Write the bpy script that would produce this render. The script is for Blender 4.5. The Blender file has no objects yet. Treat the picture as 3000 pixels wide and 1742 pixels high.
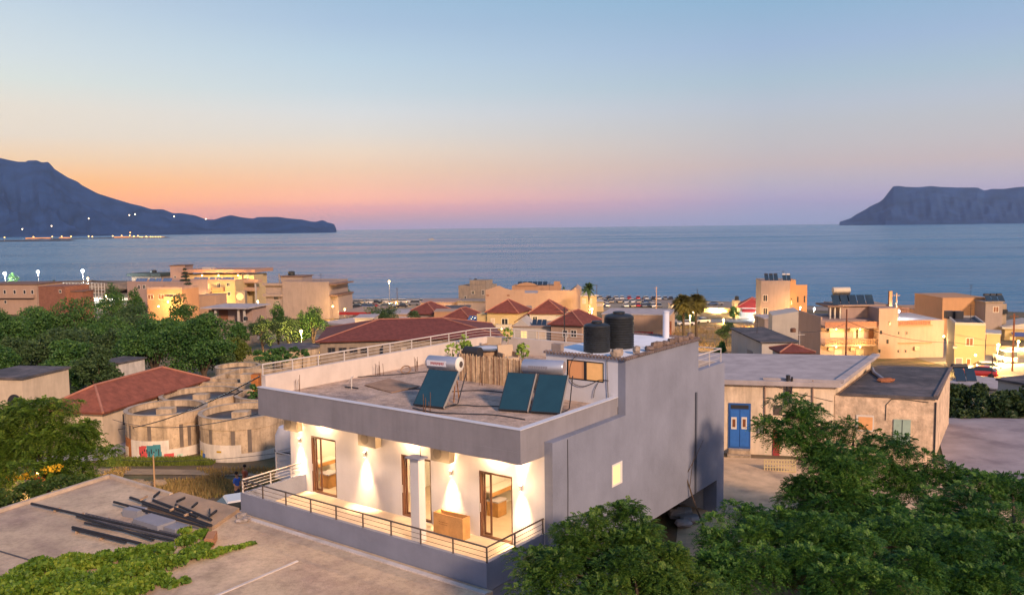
import bpy, math, random
import numpy as np
from mathutils import Vector, Matrix, Euler
random.seed(7); RNG = np.random.default_rng(7)
S = bpy.context.scene; COL = S.collection
R = math.radians; PI = math.pi
# ---------------------------------------------------------------- camera
FPX, PITCH, ROLL, CAMZ = 2469.0, 0.08315, -0.01185, 30.0
camd = bpy.data.cameras.new('camera'); cam = bpy.data.objects.new('camera', camd); COL.objects.link(cam)
camd.sensor_width = 36.0; camd.lens = FPX/3000*36.0; camd.clip_start = .5; camd.clip_end = 90000
CM = Matrix.Rotation(PI/2-PITCH, 3, 'X') @ Matrix.Rotation(ROLL, 3, 'Z')
cam.matrix_world = Matrix.Translation((0, 0, CAMZ)) @ CM.to_4x4()
S.camera = cam
def ray(px, py): return CM @ Vector(((px-1500)/FPX, -(py-871)/FPX, -1))
def W(px, py, z=None, y=None):
    """real-world point seen at a place of the photograph, at height z or at distance y"""
    d = ray(px, py); t = (z-CAMZ)/d.z if z is not None else y/d.y
    return Vector((0, 0, CAMZ)) + d*t
# ---------------------------------------------------------------- terrain heights
def lerp(v, pts):
    if v <= pts[0][0]: return pts[0][1]
    for (a, b), (c, d) in zip(pts, pts[1:]):
        if v <= c: return b+(d-b)*(v-a)/(c-a)
    return pts[-1][1]
LP = [(-60, 16), (0, 15.5), (45, 15.2), (52, 14.7), (60, 14.3), (75, 13.2), (100, 11), (160, 8)]
RP = [(-60, 17.5), (0, 17.2), (35, 16.8), (56, 16.75), (66, 15.2), (90, 12), (115, 9.5), (133, 8), (160, 6.9)]
def shore(x, y):
    return lerp(x/max(y, 40), [(-.62, 500), (-.42, 430), (-.3, 372), (-.2, 356), (.1, 352), (.22, 330), (.35, 302), (.5, 282), (.65, 268)])
def ground_z(x, y):
    l, r = lerp(y, LP), lerp(y, RP)
    f = min(1, max(0, (x+4-.03*y)/10.0)); f = f*f*(3-2*f)
    z = l+(r-l)*f
    if y > 160:
        s = shore(x, y); t = (y-160)/(s-160)
        z = z*(1-t)+.35*t if t < 1 else max(-5, .35-(y-s)*.06)
    return z
# ---------------------------------------------------------------- mesh helper
class MB:
    def __init__(self): self.v = []; self.f = []; self.m = []; self.cur = 0; self.sm = []; self.smooth = False
    def add(self, vs, fs, mi=None):
        b = len(self.v); self.v += [tuple(p) for p in vs]
        for q in fs:
            self.f.append([b+i for i in q]); self.m.append(self.cur if mi is None else mi); self.sm.append(self.smooth)
        return self
    def box(self, x0, x1, y0, y1, z0, z1, mi=None):
        if x0 > x1: x0, x1 = x1, x0
        if y0 > y1: y0, y1 = y1, y0
        if z0 > z1: z0, z1 = z1, z0
        return self.add([(x0,y0,z0),(x1,y0,z0),(x1,y1,z0),(x0,y1,z0),(x0,y0,z1),(x1,y0,z1),(x1,y1,z1),(x0,y1,z1)],
            [(0,3,2,1),(4,5,6,7),(0,1,5,4),(1,2,6,5),(2,3,7,6),(3,0,4,7)], mi)
    def obox(self, c, sx, sy, sz, rot=(0,0,0), mi=None):
        E = Euler(rot).to_matrix(); c = Vector(c)
        vs = [c+E@Vector((sx*a/2, sy*b/2, sz*d/2)) for d in (-1,1) for a,b in ((-1,-1),(1,-1),(1,1),(-1,1))]
        return self.add(vs, [(0,3,2,1),(4,5,6,7),(0,1,5,4),(1,2,6,5),(2,3,7,6),(3,0,4,7)], mi)
    def beam(self, p, q, w, h, mi=None):
        p, q = Vector(p), Vector(q); d = q-p; L = d.length
        rz = math.atan2(d.y, d.x); ry = -math.asin(max(-1, min(1, d.z/L)))
        return self.obox((p+q)/2, L, w, h, (0, ry, rz), mi)
    def prism(self, poly, z0, z1, mi=None):
        n = len(poly); a = sum(poly[i][0]*poly[(i+1)%n][1]-poly[(i+1)%n][0]*poly[i][1] for i in range(n))
        if a < 0: poly = poly[::-1]
        vs = [(p[0],p[1],z0) for p in poly]+[(p[0],p[1],z1) for p in poly]
        return self.add(vs, [tuple(range(n))[::-1], tuple(range(n,2*n))]+[(i,(i+1)%n,n+(i+1)%n,n+i) for i in range(n)], mi)
    def tube(self, pts, r, n=6, mi=None, caps=True):
        pts = [Vector(p) for p in pts]; m = len(pts); rs = r if isinstance(r,(list,tuple)) else [r]*m
        vs = []; up = None
        for i,p in enumerate(pts):
            t = (pts[min(i+1,m-1)]-pts[max(i-1,0)]).normalized()
            if up is None: up = Vector((0,0,1)) if abs(t.z)<.9 else Vector((1,0,0))
            s = t.cross(up)
            s = s.normalized() if s.length>1e-6 else Vector((1,0,0)); up = s.cross(t).normalized()
            vs += [p+(s*math.cos(2*PI*k/n)+up*math.sin(2*PI*k/n))*rs[i] for k in range(n)]
        fs = [(i*n+k, i*n+(k+1)%n, (i+1)*n+(k+1)%n, (i+1)*n+k) for i in range(m-1) for k in range(n)]
        if caps: fs += [tuple(range(n))[::-1], tuple((m-1)*n+k for k in range(n))]
        o = self.smooth; self.smooth = n > 5; self.add(vs, fs, mi); self.smooth = o; return self
    def lathe(self, prof, c=(0,0,0), n=24, mi=None, axis='z', caps=True):
        vs = []; c = Vector(c)
        for r,h in prof:
            for k in range(n):
                a = 2*PI*k/n; x,y = r*math.cos(a), r*math.sin(a)
                vs.append(c+(Vector((x,y,h)) if axis=='z' else Vector((h,x,y)) if axis=='x' else Vector((y,h,x))))
        m = len(prof); fs = [(i*n+k, i*n+(k+1)%n, (i+1)*n+(k+1)%n, (i+1)*n+k) for i in range(m-1) for k in range(n)]
        if caps: fs += [tuple(range(n))[::-1], tuple((m-1)*n+k for k in range(n))]
        o = self.smooth; self.smooth = n > 8; self.add(vs, fs, mi); self.smooth = o; return self
    def build(self, name, mat, parent=None, loc=None):
        me = bpy.data.meshes.new(name); me.from_pydata(self.v, [], self.f)
        for mm in (mat if isinstance(mat,(list,tuple)) else [mat]): me.materials.append(mm)
        me.polygons.foreach_set('material_index', self.m); me.polygons.foreach_set('use_smooth', self.sm)
        me.update(); o = bpy.data.objects.new(name, me); COL.objects.link(o)
        if any(self.sm):
            try: me.set_sharp_from_angle(angle=R(42))
            except Exception: pass
        if parent: o.parent = parent
        if loc is not None: o.location = loc
        return o
def tag(o, label=None, cat=None, group=None, kind=None):
    if label: o['label'] = label
    if cat: o['category'] = cat
    if group: o['group'] = group
    if kind: o['kind'] = kind
    return o
def thing(name, label, cat, loc=(0,0,0), rz=0, group=None):
    o = bpy.data.objects.new(name, None); COL.objects.link(o); o.location = loc; o.rotation_euler = (0,0,rz)
    o.empty_display_size = .3
    return tag(o, label, cat, group)
def dup(root, loc, rz=None, label=None, group=None, scale=None):
    def cp(o, par):
        c = o.copy(); COL.objects.link(c)
        if par: c.parent = par
        for ch in o.children: cp(ch, c)
        return c
    r = cp(root, None); r.location = loc
    if rz is not None: r.rotation_euler = (0,0,rz)
    if label: r['label'] = label
    if group: r['group'] = group
    if scale: r.scale = scale if isinstance(scale, (tuple, list)) else (scale,)*3
    return r
# ---------------------------------------------------------------- materials
MATS = {}
def srgb(r, g, b): return tuple(((c/255)/12.92 if c/255 <= .04045 else ((c/255+.055)/1.055)**2.4) for c in (r,g,b))
def mat(name, col, rough=.85, var=.14, scale=1.2, bump=.1, bscale=18, stain=0., metal=0., spec=.3, coat=0., col2=None, c2scale=.6, c2lo=.5, c2hi=.62, emit=0., ecol=None):
    if name in MATS: return MATS[name]
    m = bpy.data.materials.new(name); m.use_nodes = True; nt = m.node_tree; N = nt.nodes; L = nt.links; N.clear()
    out = N.new('ShaderNodeOutputMaterial'); b = N.new('ShaderNodeBsdfPrincipled'); L.new(b.outputs[0], out.inputs[0])
    b.inputs['Roughness'].default_value = rough; b.inputs['Metallic'].default_value = metal
    b.inputs['Specular IOR Level'].default_value = spec; b.inputs['Coat Weight'].default_value = coat
    g = N.new('ShaderNodeNewGeometry'); pos = g.outputs['Position']
    def noise(sc, det=5, stretch=None):
        n = N.new('ShaderNodeTexNoise'); n.inputs['Scale'].default_value = sc; n.inputs['Detail'].default_value = det; n.inputs['Roughness'].default_value = .62
        if stretch:
            mp = N.new('ShaderNodeMapping'); mp.inputs['Scale'].default_value = stretch; L.new(pos, mp.inputs['Vector']); L.new(mp.outputs[0], n.inputs['Vector'])
        else: L.new(pos, n.inputs['Vector'])
        return n.outputs['Fac']
    def rng(f, a, c, d, e):
        r = N.new('ShaderNodeMapRange'); L.new(f, r.inputs[0])
        for i,vv in enumerate((a,c,d,e)): r.inputs[i+1].default_value = vv
        return r.outputs[0]
    base = None
    if col2:
        mx = N.new('ShaderNodeMix'); mx.data_type = 'RGBA'; L.new(rng(noise(c2scale,6), c2lo, c2hi, 0, 1), mx.inputs['Factor'])
        mx.inputs[6].default_value = (*col,1); mx.inputs[7].default_value = (*col2,1); base = mx.outputs[2]
    def mul(fac):
        nonlocal base
        mx = N.new('ShaderNodeMix'); mx.data_type = 'RGBA'; mx.blend_type = 'MULTIPLY'; mx.inputs['Factor'].default_value = 1
        if base is None: mx.inputs[6].default_value = (*col,1)
        else: L.new(base, mx.inputs[6])
        cb = N.new('ShaderNodeCombineColor'); [L.new(fac, cb.inputs[i]) for i in range(3)]; L.new(cb.outputs[0], mx.inputs[7]); base = mx.outputs[2]
    if var: mul(rng(noise(scale), .3, .7, 1-var, 1+var))
    if stain: mul(rng(noise(2.2, 4, (1,1,.12)), .42, .68, 1, 1-stain))
    if base is None: b.inputs['Base Color'].default_value = (*col,1)
    else: L.new(base, b.inputs['Base Color'])
    if bump:
        bp = N.new('ShaderNodeBump'); bp.inputs['Strength'].default_value = bump; bp.inputs['Distance'].default_value = .05
        L.new(noise(bscale, 4), bp.inputs['Height']); L.new(bp.outputs[0], b.inputs['Normal'])
    if emit:
        b.inputs['Emission Color'].default_value = (*(ecol or col),1); b.inputs['Emission Strength'].default_value = emit
    MATS[name] = m; return m
def glow(name, col, strength):
    if name in MATS: return MATS[name]
    m = bpy.data.materials.new(name); m.use_nodes = True; nt = m.node_tree; nt.nodes.clear()
    o = nt.nodes.new('ShaderNodeOutputMaterial'); e = nt.nodes.new('ShaderNodeEmission'); nt.links.new(e.outputs[0], o.inputs[0])
    e.inputs[0].default_value = (*col,1); e.inputs[1].default_value = strength; MATS[name] = m; return m
def leafmat(name, c1, c2, c3, trans=.25, nscale=.5):
    if name in MATS: return MATS[name]
    m = bpy.data.materials.new(name); m.use_nodes = True; nt = m.node_tree; N = nt.nodes; L = nt.links; N.clear()
    out = N.new('ShaderNodeOutputMaterial'); b = N.new('ShaderNodeBsdfPrincipled'); t = N.new('ShaderNodeBsdfTranslucent'); mx = N.new('ShaderNodeMixShader')
    g = N.new('ShaderNodeNewGeometry'); rp = N.new('ShaderNodeValToRGB'); no = N.new('ShaderNodeTexNoise'); no.inputs['Scale'].default_value = nscale; no.inputs['Detail'].default_value = 3
    L.new(g.outputs['Position'], no.inputs['Vector']); ad = N.new('ShaderNodeMath'); ad.operation = 'MULTIPLY_ADD'; ad.inputs[1].default_value = .55
    L.new(g.outputs['Random Per Island'], ad.inputs[0]); mr = N.new('ShaderNodeMapRange'); mr.inputs[1].default_value = .3; mr.inputs[2].default_value = .7; mr.inputs[4].default_value = .45
    L.new(no.outputs['Fac'], mr.inputs[0]); L.new(mr.outputs[0], ad.inputs[2]); L.new(ad.outputs[0], rp.inputs[0])
    e = rp.color_ramp.elements; e[0].color = (*c1,1); e[1].color = (*c3,1); k = e.new(.5); k.color = (*c2,1)
    L.new(rp.outputs[0], b.inputs['Base Color']); L.new(rp.outputs[0], t.inputs['Color']); b.inputs['Roughness'].default_value = .55; b.inputs['Specular IOR Level'].default_value = .3
    mx.inputs[0].default_value = trans; L.new(b.outputs[0], mx.inputs[1]); L.new(t.outputs[0], mx.inputs[2]); L.new(mx.outputs[0], out.inputs[0])
    MATS[name] = m; return m
def light(kind, loc, power, col, parent=None, radius=.1, spot=None, rot=None, blend=.5, name='lamp_light'):
    d = bpy.data.lights.new(name, kind); d.energy = power; d.color = col; d.shadow_soft_size = radius
    if spot: d.spot_size = R(spot); d.spot_blend = blend
    o = bpy.data.objects.new(name, d); COL.objects.link(o); o.location = loc
    if rot: o.rotation_euler = rot
    if parent: o.parent = parent
    return o
# ---------------------------------------------------------------- foliage
def mesh_np(name, V, F, mat, parent=None, loc=None):
    me = bpy.data.meshes.new(name); n = len(V); k = F.shape[1]
    me.vertices.add(n); me.vertices.foreach_set('co', V.astype(np.float32).ravel())
    me.loops.add(F.size); me.loops.foreach_set('vertex_index', F.astype(np.int32).ravel())
    me.polygons.add(len(F)); me.polygons.foreach_set('loop_start', np.arange(0, F.size, k, dtype=np.int32))
    me.materials.append(mat); me.update(calc_edges=True)
    o = bpy.data.objects.new(name, me); COL.objects.link(o)
    if parent: o.parent = parent
    if loc is not None: o.location = loc
    return o
def unit(v): return v/np.maximum(np.linalg.norm(v, axis=-1, keepdims=True), 1e-9)
def sample_blobs(blobs, n, rng, lo=.6, hi=1.05, up=.25):
    c = np.array([b[0] for b in blobs], float); r = np.array([b[1] for b in blobs], float)
    w = (r[:,0]*r[:,1]+r[:,1]*r[:,2]+r[:,0]*r[:,2]); i = rng.choice(len(blobs), n, p=w/w.sum())
    d = unit(rng.normal(size=(n,3))+np.array([0,0,up])); t = rng.uniform(lo, hi, n)**.7
    return c[i]+d*r[i]*t[:,None], d
def clumps(blobs, k, rng, f=.42, flat=.75):
    """break each lobe into smaller layered clumps over its surface"""
    out = []
    for c, r in blobs:
        c = np.array(c); r = np.array(r, float)
        for i in range(k):
            d = unit(rng.normal(size=3)+np.array([0,0,.35])); q = r*f*rng.uniform(.7,1.25); out.append((tuple(c+d*r*rng.uniform(.6,.98)), (q[0],q[1],q[2]*flat)))
    return out
def leaves(blobs, n, size, rng, up=.25, lo=.6, aspect=.5, droop=.3):
    """n separate leaf faces through the volume of the blobs"""
    p, d = sample_blobs(blobs, n, rng, lo=lo, up=up)
    ax = unit(d*.7+rng.normal(size=(n,3))*.75+np.array([0,0,-droop])); nn = unit(np.cross(ax, rng.normal(size=(n,3)))); sd = np.cross(ax, nn)
    s = size*rng.uniform(.6, 1.35, n)[:,None]
    V = np.stack([p-ax*s*.5, p+sd*s*aspect*.5+nn*s*.08, p+ax*s*.5, p-sd*s*aspect*.5+nn*s*.08], 1).reshape(-1,3)
    return V, np.arange(4*n).reshape(n,4)
def fronds(blobs, n, length, rng, pairs=6, up=.45, lo=.72, lw=.3, droop=.45):
    """pinnate leaves: a bowed axis with pairs of leaflets"""
    p, d = sample_blobs(blobs, n, rng, lo=lo, up=up)
    ax = unit(d*np.array([1,1,.5])+rng.normal(size=(n,3))*.55); L = length*rng.uniform(.65, 1.25, n)
    upv = np.array([0,0,1.]); sd = unit(np.cross(ax, upv)+rng.normal(size=(n,3))*.12)
    Q = []
    for j in range(pairs):
        t = (j+.8)/pairs; c = p+ax*(L*t)[:,None]+np.array([0,0,-1])*(L*droop*t*t)[:,None]
        ll = (L*lw*(1-.45*abs(t-.45)*1.6))[:,None]
        for s in (-1,1):
            ld = unit(sd*s+ax*.45+np.array([0,0,-.28])+rng.normal(size=(n,3))*.12); wd = unit(ax-ld*np.sum(ax*ld,1,keepdims=True))*(L*.075)[:,None]
            Q.append(np.stack([c, c+ld*ll*.5+wd, c+ld*ll, c+ld*ll*.5-wd], 1))
    V = np.concatenate(Q, 0).reshape(-1,3); return V, np.arange(len(V)).reshape(-1,4)
def limbs(mb, base, tips, r0, rng, fork=.4):
    base = Vector(base)
    for tp in tips:
        tp = Vector(tp); f = base.lerp(tp, fork); f.z = base.z+(tp.z-base.z)*.62*fork/.4; f.x += rng.uniform(-.2,.2); f.y += rng.uniform(-.2,.2)
        g = f.lerp(tp, .55); g.z += .08*(tp-base).length
        mb.tube([base, base.lerp(f,.5)+Vector((0,0,.1)), f, g, tp], [r0, r0*.8, r0*.55, r0*.35, r0*.12], 7)
# ---------------------------------------------------------------- sky
wd = bpy.data.worlds.new('World'); S.world = wd; wd.use_nodes = True
nt = wd.node_tree; N = nt.nodes; L = nt.links; N.clear()
wo = N.new('ShaderNodeOutputWorld'); bg = N.new('ShaderNodeBackground'); L.new(bg.outputs[0], wo.inputs[0]); bg.inputs[1].default_value = 1.0
tc = N.new('ShaderNodeTexCoord'); sx = N.new('ShaderNodeSeparateXYZ'); L.new(tc.outputs['Generated'], sx.inputs[0])
def mth(op, a, b=None):
    n = N.new('ShaderNodeMath'); n.operation = op
    for i,v in enumerate((a,b)):
        if v is None: continue
        if isinstance(v,(int,float)): n.inputs[i].default_value = v
        else: L.new(v, n.inputs[i])
    return n.outputs[0]
elev = mth('MULTIPLY', mth('ARCSINE', sx.outputs[2]), 180/PI)
az = mth('MULTIPLY', mth('ARCTAN2', sx.outputs[0], sx.outputs[1]), 180/PI)   # 0 ahead, + to the right
fac = mth('DIVIDE', mth('ADD', elev, 1), 46.0)
SIG, AIR = 2.4e-5, (.10,.12,.24)
def ramp(pts):
    r = N.new('ShaderNodeValToRGB'); L.new(fac, r.inputs[0]); e = r.color_ramp.elements
    while len(e) > 1: e.remove(e[-1])
    for i,(el,c) in enumerate(pts):
        x = (el+1)/46.0
        k = e[0] if i == 0 else e.new(x)
        T = math.exp(-SIG*min(30000, 850/max(1e-4, math.sin(R(max(el,.01)))))); k.position = x
        k.color = (*[max(.005, (v-j*(1-T))/T/1.0) for v,j in zip(srgb(*c), AIR)],1)   # the sky outside the air, before the air veils it
    return r.outputs[0]
rl = ramp([(-1,(232,112,84)),(.4,(240,132,92)),(1.2,(250,156,96)),(2.9,(250,184,118)),(4.3,(238,204,168)),(5.7,(228,214,198)),(7.3,(228,219,206)),(8.9,(217,223,218)),(10.4,(210,220,224)),(13,(195,212,225)),(15.4,(180,198,221)),(24,(140,168,210)),(44,(95,130,190))])
rc = ramp([(-1,(160,142,172)),(.1,(166,146,170)),(.7,(192,150,158)),(1.3,(224,158,153)),(1.9,(242,174,152)),(2.8,(241,187,158)),(3.9,(236,199,170)),(5.1,(233,211,190)),(6.2,(223,215,206)),(7.6,(215,217,218)),(9,(200,213,221)),(11,(187,208,223)),(13.2,(171,195,220)),(15.2,(160,190,216)),(24,(125,160,205)),(44,(90,128,190))])
rr = ramp([(-1,(138,144,178)),(.4,(142,146,178)),(1.5,(158,148,178)),(2.7,(176,166,181)),(3.8,(190,175,178)),(5,(189,183,187)),(6.4,(186,188,195)),(7.5,(182,190,203)),(9.1,(170,190,206)),(11.2,(160,183,212)),(13.3,(148,180,209)),(15,(138,178,209)),(24,(112,155,202)),(44,(86,126,190))])
rb = ramp([(-1,(176,160,180)),(3,(200,172,182)),(8,(202,186,196)),(16,(180,190,214)),(28,(150,176,214)),(44,(118,154,206))])
def mixc(f, a, b):
    n = N.new('ShaderNodeMix'); n.data_type = 'RGBA'; L.new(f, n.inputs['Factor']); L.new(a, n.inputs[6]); L.new(b, n.inputs[7]); return n.outputs[2]
def mr(v, a, b):
    n = N.new('ShaderNodeMapRange'); L.new(v, n.inputs[0]); n.inputs[1].default_value = a; n.inputs[2].default_value = b; return n.outputs[0]
c1 = mixc(mr(az, -30.8, -10.8), rl, rc); c2 = mixc(mr(az, -10.8, 16.5), c1, rr)
c3 = mixc(mr(mth('ABSOLUTE', az), 34, 85), c2, rb); L.new(c3, bg.inputs[0])
# soft low sun behind the camera, standing in for unseen street lamps
sd = bpy.data.lights.new('stand_in_sun', 'SUN'); so = bpy.data.objects.new('stand_in_sun', sd); COL.objects.link(so)
sd.energy = 5.0; sd.angle = R(7); sd.color = (1, .67, .45); so.rotation_euler = Vector((.44,-.77,.41)).to_track_quat('Z','Y').to_euler()
S.view_settings.view_transform = 'Standard'; S.view_settings.look = 'None'; S.view_settings.exposure = 0; S.view_settings.gamma = 1
S.cycles.max_bounces = 6; S.cycles.diffuse_bounces = 3; S.cycles.glossy_bounces = 3; S.cycles.transmission_bounces = 4; S.cycles.volume_bounces = 0; S.cycles.transparent_max_bounces = 8
S.cycles.sample_clamp_indirect = 4; S.cycles.use_adaptive_sampling = True; S.cycles.adaptive_threshold = .015; S.cycles.use_denoising = True
S.cycles.caustics_reflective = False; S.cycles.caustics_refractive = False
# ---------------------------------------------------------------- air
hz = bpy.data.materials.new('haze'); hz.use_nodes = True; nt = hz.node_tree; nt.nodes.clear()
o_ = nt.nodes.new('ShaderNodeOutputMaterial'); pv = nt.nodes.new('ShaderNodeVolumePrincipled'); nt.links.new(pv.outputs[0], o_.inputs['Volume'])
pv.inputs['Color'].default_value = (.5,.68,1,1); pv.inputs['Density'].default_value = 2.4e-5; pv.inputs['Anisotropy'].default_value = .1
tag(MB().box(-34000,34000,-3000,33000,-8,860).build('haze', hz), 'thin blue evening haze over the bay and its mountains', 'haze', kind='stuff')
# ---------------------------------------------------------------- water
wm = bpy.data.materials.new('sea_water'); wm.use_nodes = True; nt = wm.node_tree; N = nt.nodes; L = nt.links
b = N['Principled BSDF']; b.inputs['Base Color'].default_value = (.018,.125,.25,1); b.inputs['Roughness'].default_value = .15; b.inputs['IOR'].default_value = 1.4
g = N.new('ShaderNodeNewGeometry')
def wn(sc, st, det):
    mp = N.new('ShaderNodeMapping'); mp.inputs['Scale'].default_value = st; L.new(g.outputs['Position'], mp.inputs['Vector'])
    n = N.new('ShaderNodeTexNoise'); n.inputs['Scale'].default_value = sc; n.inputs['Detail'].default_value = det; n.inputs['Roughness'].default_value = .6; L.new(mp.outputs[0], n.inputs['Vector']); return n.outputs['Fac']
bp = N.new('ShaderNodeBump'); bp.inputs['Strength'].default_value = 1; bp.inputs['Distance'].default_value = 4.0; L.new(wn(.16,(.35,1,1),5), bp.inputs['Height'])
bp2 = N.new('ShaderNodeBump'); bp2.inputs['Strength'].default_value = .8; bp2.inputs['Distance'].default_value = 11; L.new(wn(.02,(.25,1,1),4), bp2.inputs['Height']); L.new(bp.outputs[0], bp2.inputs['Normal'])
L.new(bp2.outputs[0], b.inputs['Normal'])
mr_ = N.new('ShaderNodeMapRange'); L.new(wn(.004,(.22,1,1),4), mr_.inputs[0]); mr_.inputs[1].default_value = .35; mr_.inputs[2].default_value = .65; mr_.inputs[3].default_value = .08; mr_.inputs[4].default_value = .3; L.new(mr_.outputs[0], b.inputs['Roughness'])
tag(MB().add([(-33000,150,0),(33000,150,0),(33000,31000,0),(-33000,31000,0)],[(0,1,2,3)]).build('water', wm), 'calm blue bay at dusk', kind='structure')
# ---------------------------------------------------------------- hills
rock = mat('hill_rock_haze_tint', (.017,.045,.12), rough=.95, var=.45, scale=.004, bump=.6, bscale=.02, spec=.1)  # haze blue mixed into the rock's base colour
def ridge(name, sil, D, dep, label, slope_noise, seed):
    """a mountain as a real height field: crest line at distance D, falling to the sea before and behind it"""
    rng = np.random.default_rng(seed); xs = np.linspace(sil[0][0], sil[-1][0], 260); nv = 34; V = []
    ph = rng.uniform(0, 6.28, 12); fr = rng.uniform(.5, 4, 12)
    for px in xs:
        py = lerp(px, sil); c = W(px, py, y=D); h = max(c.z, 2)
        for j in range(nv):
            t = j/(nv-1)*2-1
            y = D+t*dep*(.35+.65*min(1, h/450))
            prof = (1-abs(t))**1.15
            k = 0 if abs(t) < .02 else sum(math.sin(px*.013*fr[i]+t*5*fr[(i+3)%12]+ph[i])/(1+fr[i]) for i in range(12))
            g_ = abs(math.sin(px*.021+t*2.1+ph[1]))+.6*abs(math.sin(px*.055-t*3.3+ph[2]))+.35*abs(math.sin(px*.13+t*4+ph[4])); z = h*prof*(1+slope_noise*k*(1-prof)-.34*g_*(1-prof)*min(1, abs(t)*4)) if abs(t) < 1 else -30
            V.append((c.x*y/D, y, z if prof > 0 else -30))
    n = len(xs); F = [(i*nv+j, (i+1)*nv+j, (i+1)*nv+j+1, i*nv+j+1) for i in range(n-1) for j in range(nv-1)]
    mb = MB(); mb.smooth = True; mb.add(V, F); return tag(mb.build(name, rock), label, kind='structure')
hl = W(-400, 470, y=9000)
c8 = lambda x, y: (x/2.52, 400+y/2.52)
silL = [(-700,500),(-350,430)]+[c8(*p) for p in [(0,143),(50,155),(130,168),(190,168),(205,158),(270,155),(310,172),(350,165),(375,185),(400,218),(500,285),(575,320),(600,345),(720,412),(850,455),(960,488),(1040,505),(1120,530),(1200,530),(1280,562),(1330,560),(1440,578),(1520,608),(1585,610),(1640,590),(1705,575),(1780,592),(1870,602),(1900,590),(2050,588),(2130,600),(2230,608),(2290,622),(2330,626),(2380,612),(2420,632),(2460,640),(2478,655),(2484,684)]]
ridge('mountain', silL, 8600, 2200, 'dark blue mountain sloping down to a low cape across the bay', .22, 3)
c5 = lambda x, y: (2400+x/4.2, 500+y/4.2)
silR = [c5(*p) for p in [(250,628),(390,580),(460,530),(590,460),(620,435),(740,380),(790,340),(850,260),(910,182),(980,176),(1060,185),(1230,186),(1370,170),(1500,185),(1700,190),(1880,190),(1950,192),(2030,232),(2130,212),(2270,215),(2400,196),(2520,185)]]+[(3150,530),(3500,560)]
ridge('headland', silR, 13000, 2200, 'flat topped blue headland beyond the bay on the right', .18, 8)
# ---------------------------------------------------------------- ground
gm = mat('dry_ground', (.15,.105,.06), var=.35, scale=.35, bump=.7, bscale=6, col2=(.075,.08,.03), c2scale=.22, c2lo=.46, c2hi=.62)
xs = np.concatenate([np.arange(-460,-60,8), np.arange(-60,60,2), np.arange(60,461,8)]); ys = np.concatenate([np.arange(-60,130,2), np.arange(130,561,6)])
V = [(x, y, ground_z(x, y)) for y in ys for x in xs]; nx = len(xs)
F = [(j*nx+i, j*nx+i+1, (j+1)*nx+i+1, (j+1)*nx+i) for j in range(len(ys)-1) for i in range(nx-1)]
mb = MB(); mb.smooth = True; mb.add(V, F); tag(mb.build('ground', gm), 'dry sloping ground of the town', kind='structure')
def sheet(name, pts, m, label, dz=.03, sub=4):
    """a flat sheet laid over the ground: pts are quads strips [(left, right), ...] in x, y"""
    V = []; n = 5; rows = []
    for (a, b), (c, d) in zip(pts, pts[1:]):
        for s in range(sub):
            t = s/sub; rows.append((Vector(a).lerp(Vector(c), t), Vector(b).lerp(Vector(d), t)))
    rows.append((Vector(pts[-1][0]), Vector(pts[-1][1])))
    for a, b in rows:
        for k in range(n):
            p = a.lerp(b, k/(n-1)); V.append((p.x, p.y, ground_z(p.x, p.y)+dz))
    F = [(r*n+k, r*n+k+1, (r+1)*n+k+1, (r+1)*n+k) for r in range(len(rows)-1) for k in range(n-1)]
    return tag(MB().add(V, F).build(name, m), label, kind='structure')
# ---------------------------------------------------------------- the white house with the lit balcony
HO = Vector((-.8667, 24.675, 19.9)); HRZ = .9335907-PI/2
HM = Matrix.Translation(HO) @ Matrix.Rotation(HRZ, 4, 'Z')
def HP(a, b, c): return HM @ Vector((-a, b, c))
class HB(MB):
    """boxes in the house's own axes: a along its front to the left, b towards its back, c up"""
    def hb(self, a0, a1, b0, b1, c0, c1, mi=None): return self.box(-a0, -a1, b0, b1, c0, c1, mi)
    def ht(self, pts, r, n=6, mi=None): return self.tube([(-a,b,c) for a,b,c in pts], r, n, mi)
white = mat('white_render', (.62,.59,.57), var=.07, scale=.5, bump=.12, bscale=9, stain=.06)
lilac = mat('grey_render', (.215,.23,.29), var=.15, scale=.45, bump=.2, bscale=7, stain=.05)
capm = mat('parapet_cap', (.55,.56,.6), var=.08)
tilef = mat('floor_tile', (.58,.47,.34), rough=.35, var=.1, scale=2, bump=.02)
gravel = mat('roof_screed', (.52,.38,.29), var=.32, scale=2.6, bump=.9, bscale=14, col2=(.32,.25,.22), c2scale=.5)
steel = mat('painted_steel', (.55,.5,.46), rough=.45, var=.05, bump=0)
dsteel = mat('brown_steel', (.09,.07,.06), rough=.4, var=.05, bump=0)
brownf = mat('brown_frame', (.13,.06,.035), rough=.4, var=.1, bump=0)
dark = mat('dark_metal', (.03,.03,.035), rough=.5, var=.1, bump=0)
roomw = mat('room_wall', (.8,.76,.68), var=.03, bump=0)
glass = mat('dark_glass', (.02,.025,.035), rough=.08, var=0, bump=0, spec=.6)
WARM = (1,.72,.4); WARMW = (1,.8,.55)
house = thing('house', 'large white flat roofed house with a brightly lit balcony and grey parapet', 'house', HO, HRZ)
b = HB()
for a0,a1 in ((-.03,1.3),(2.75,5.0),(6.5,10.1),(11.6,12.9)): b.hb(a0,a1,3.1,3.3,-.9,2.6)
for a0,a1 in ((1.3,2.75),(5.0,6.5),(10.1,11.6)): b.hb(a0,a1,3.1,3.3,1.68,2.6); b.hb(a0,a1,3.1,3.3,-.9,-.68)
b.hb(12.7,12.9,3.3,16.9,-5,2.6); b.hb(-.03,12.7,16.7,16.9,-4,2.6)
b.build('wall', white, house)
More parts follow.
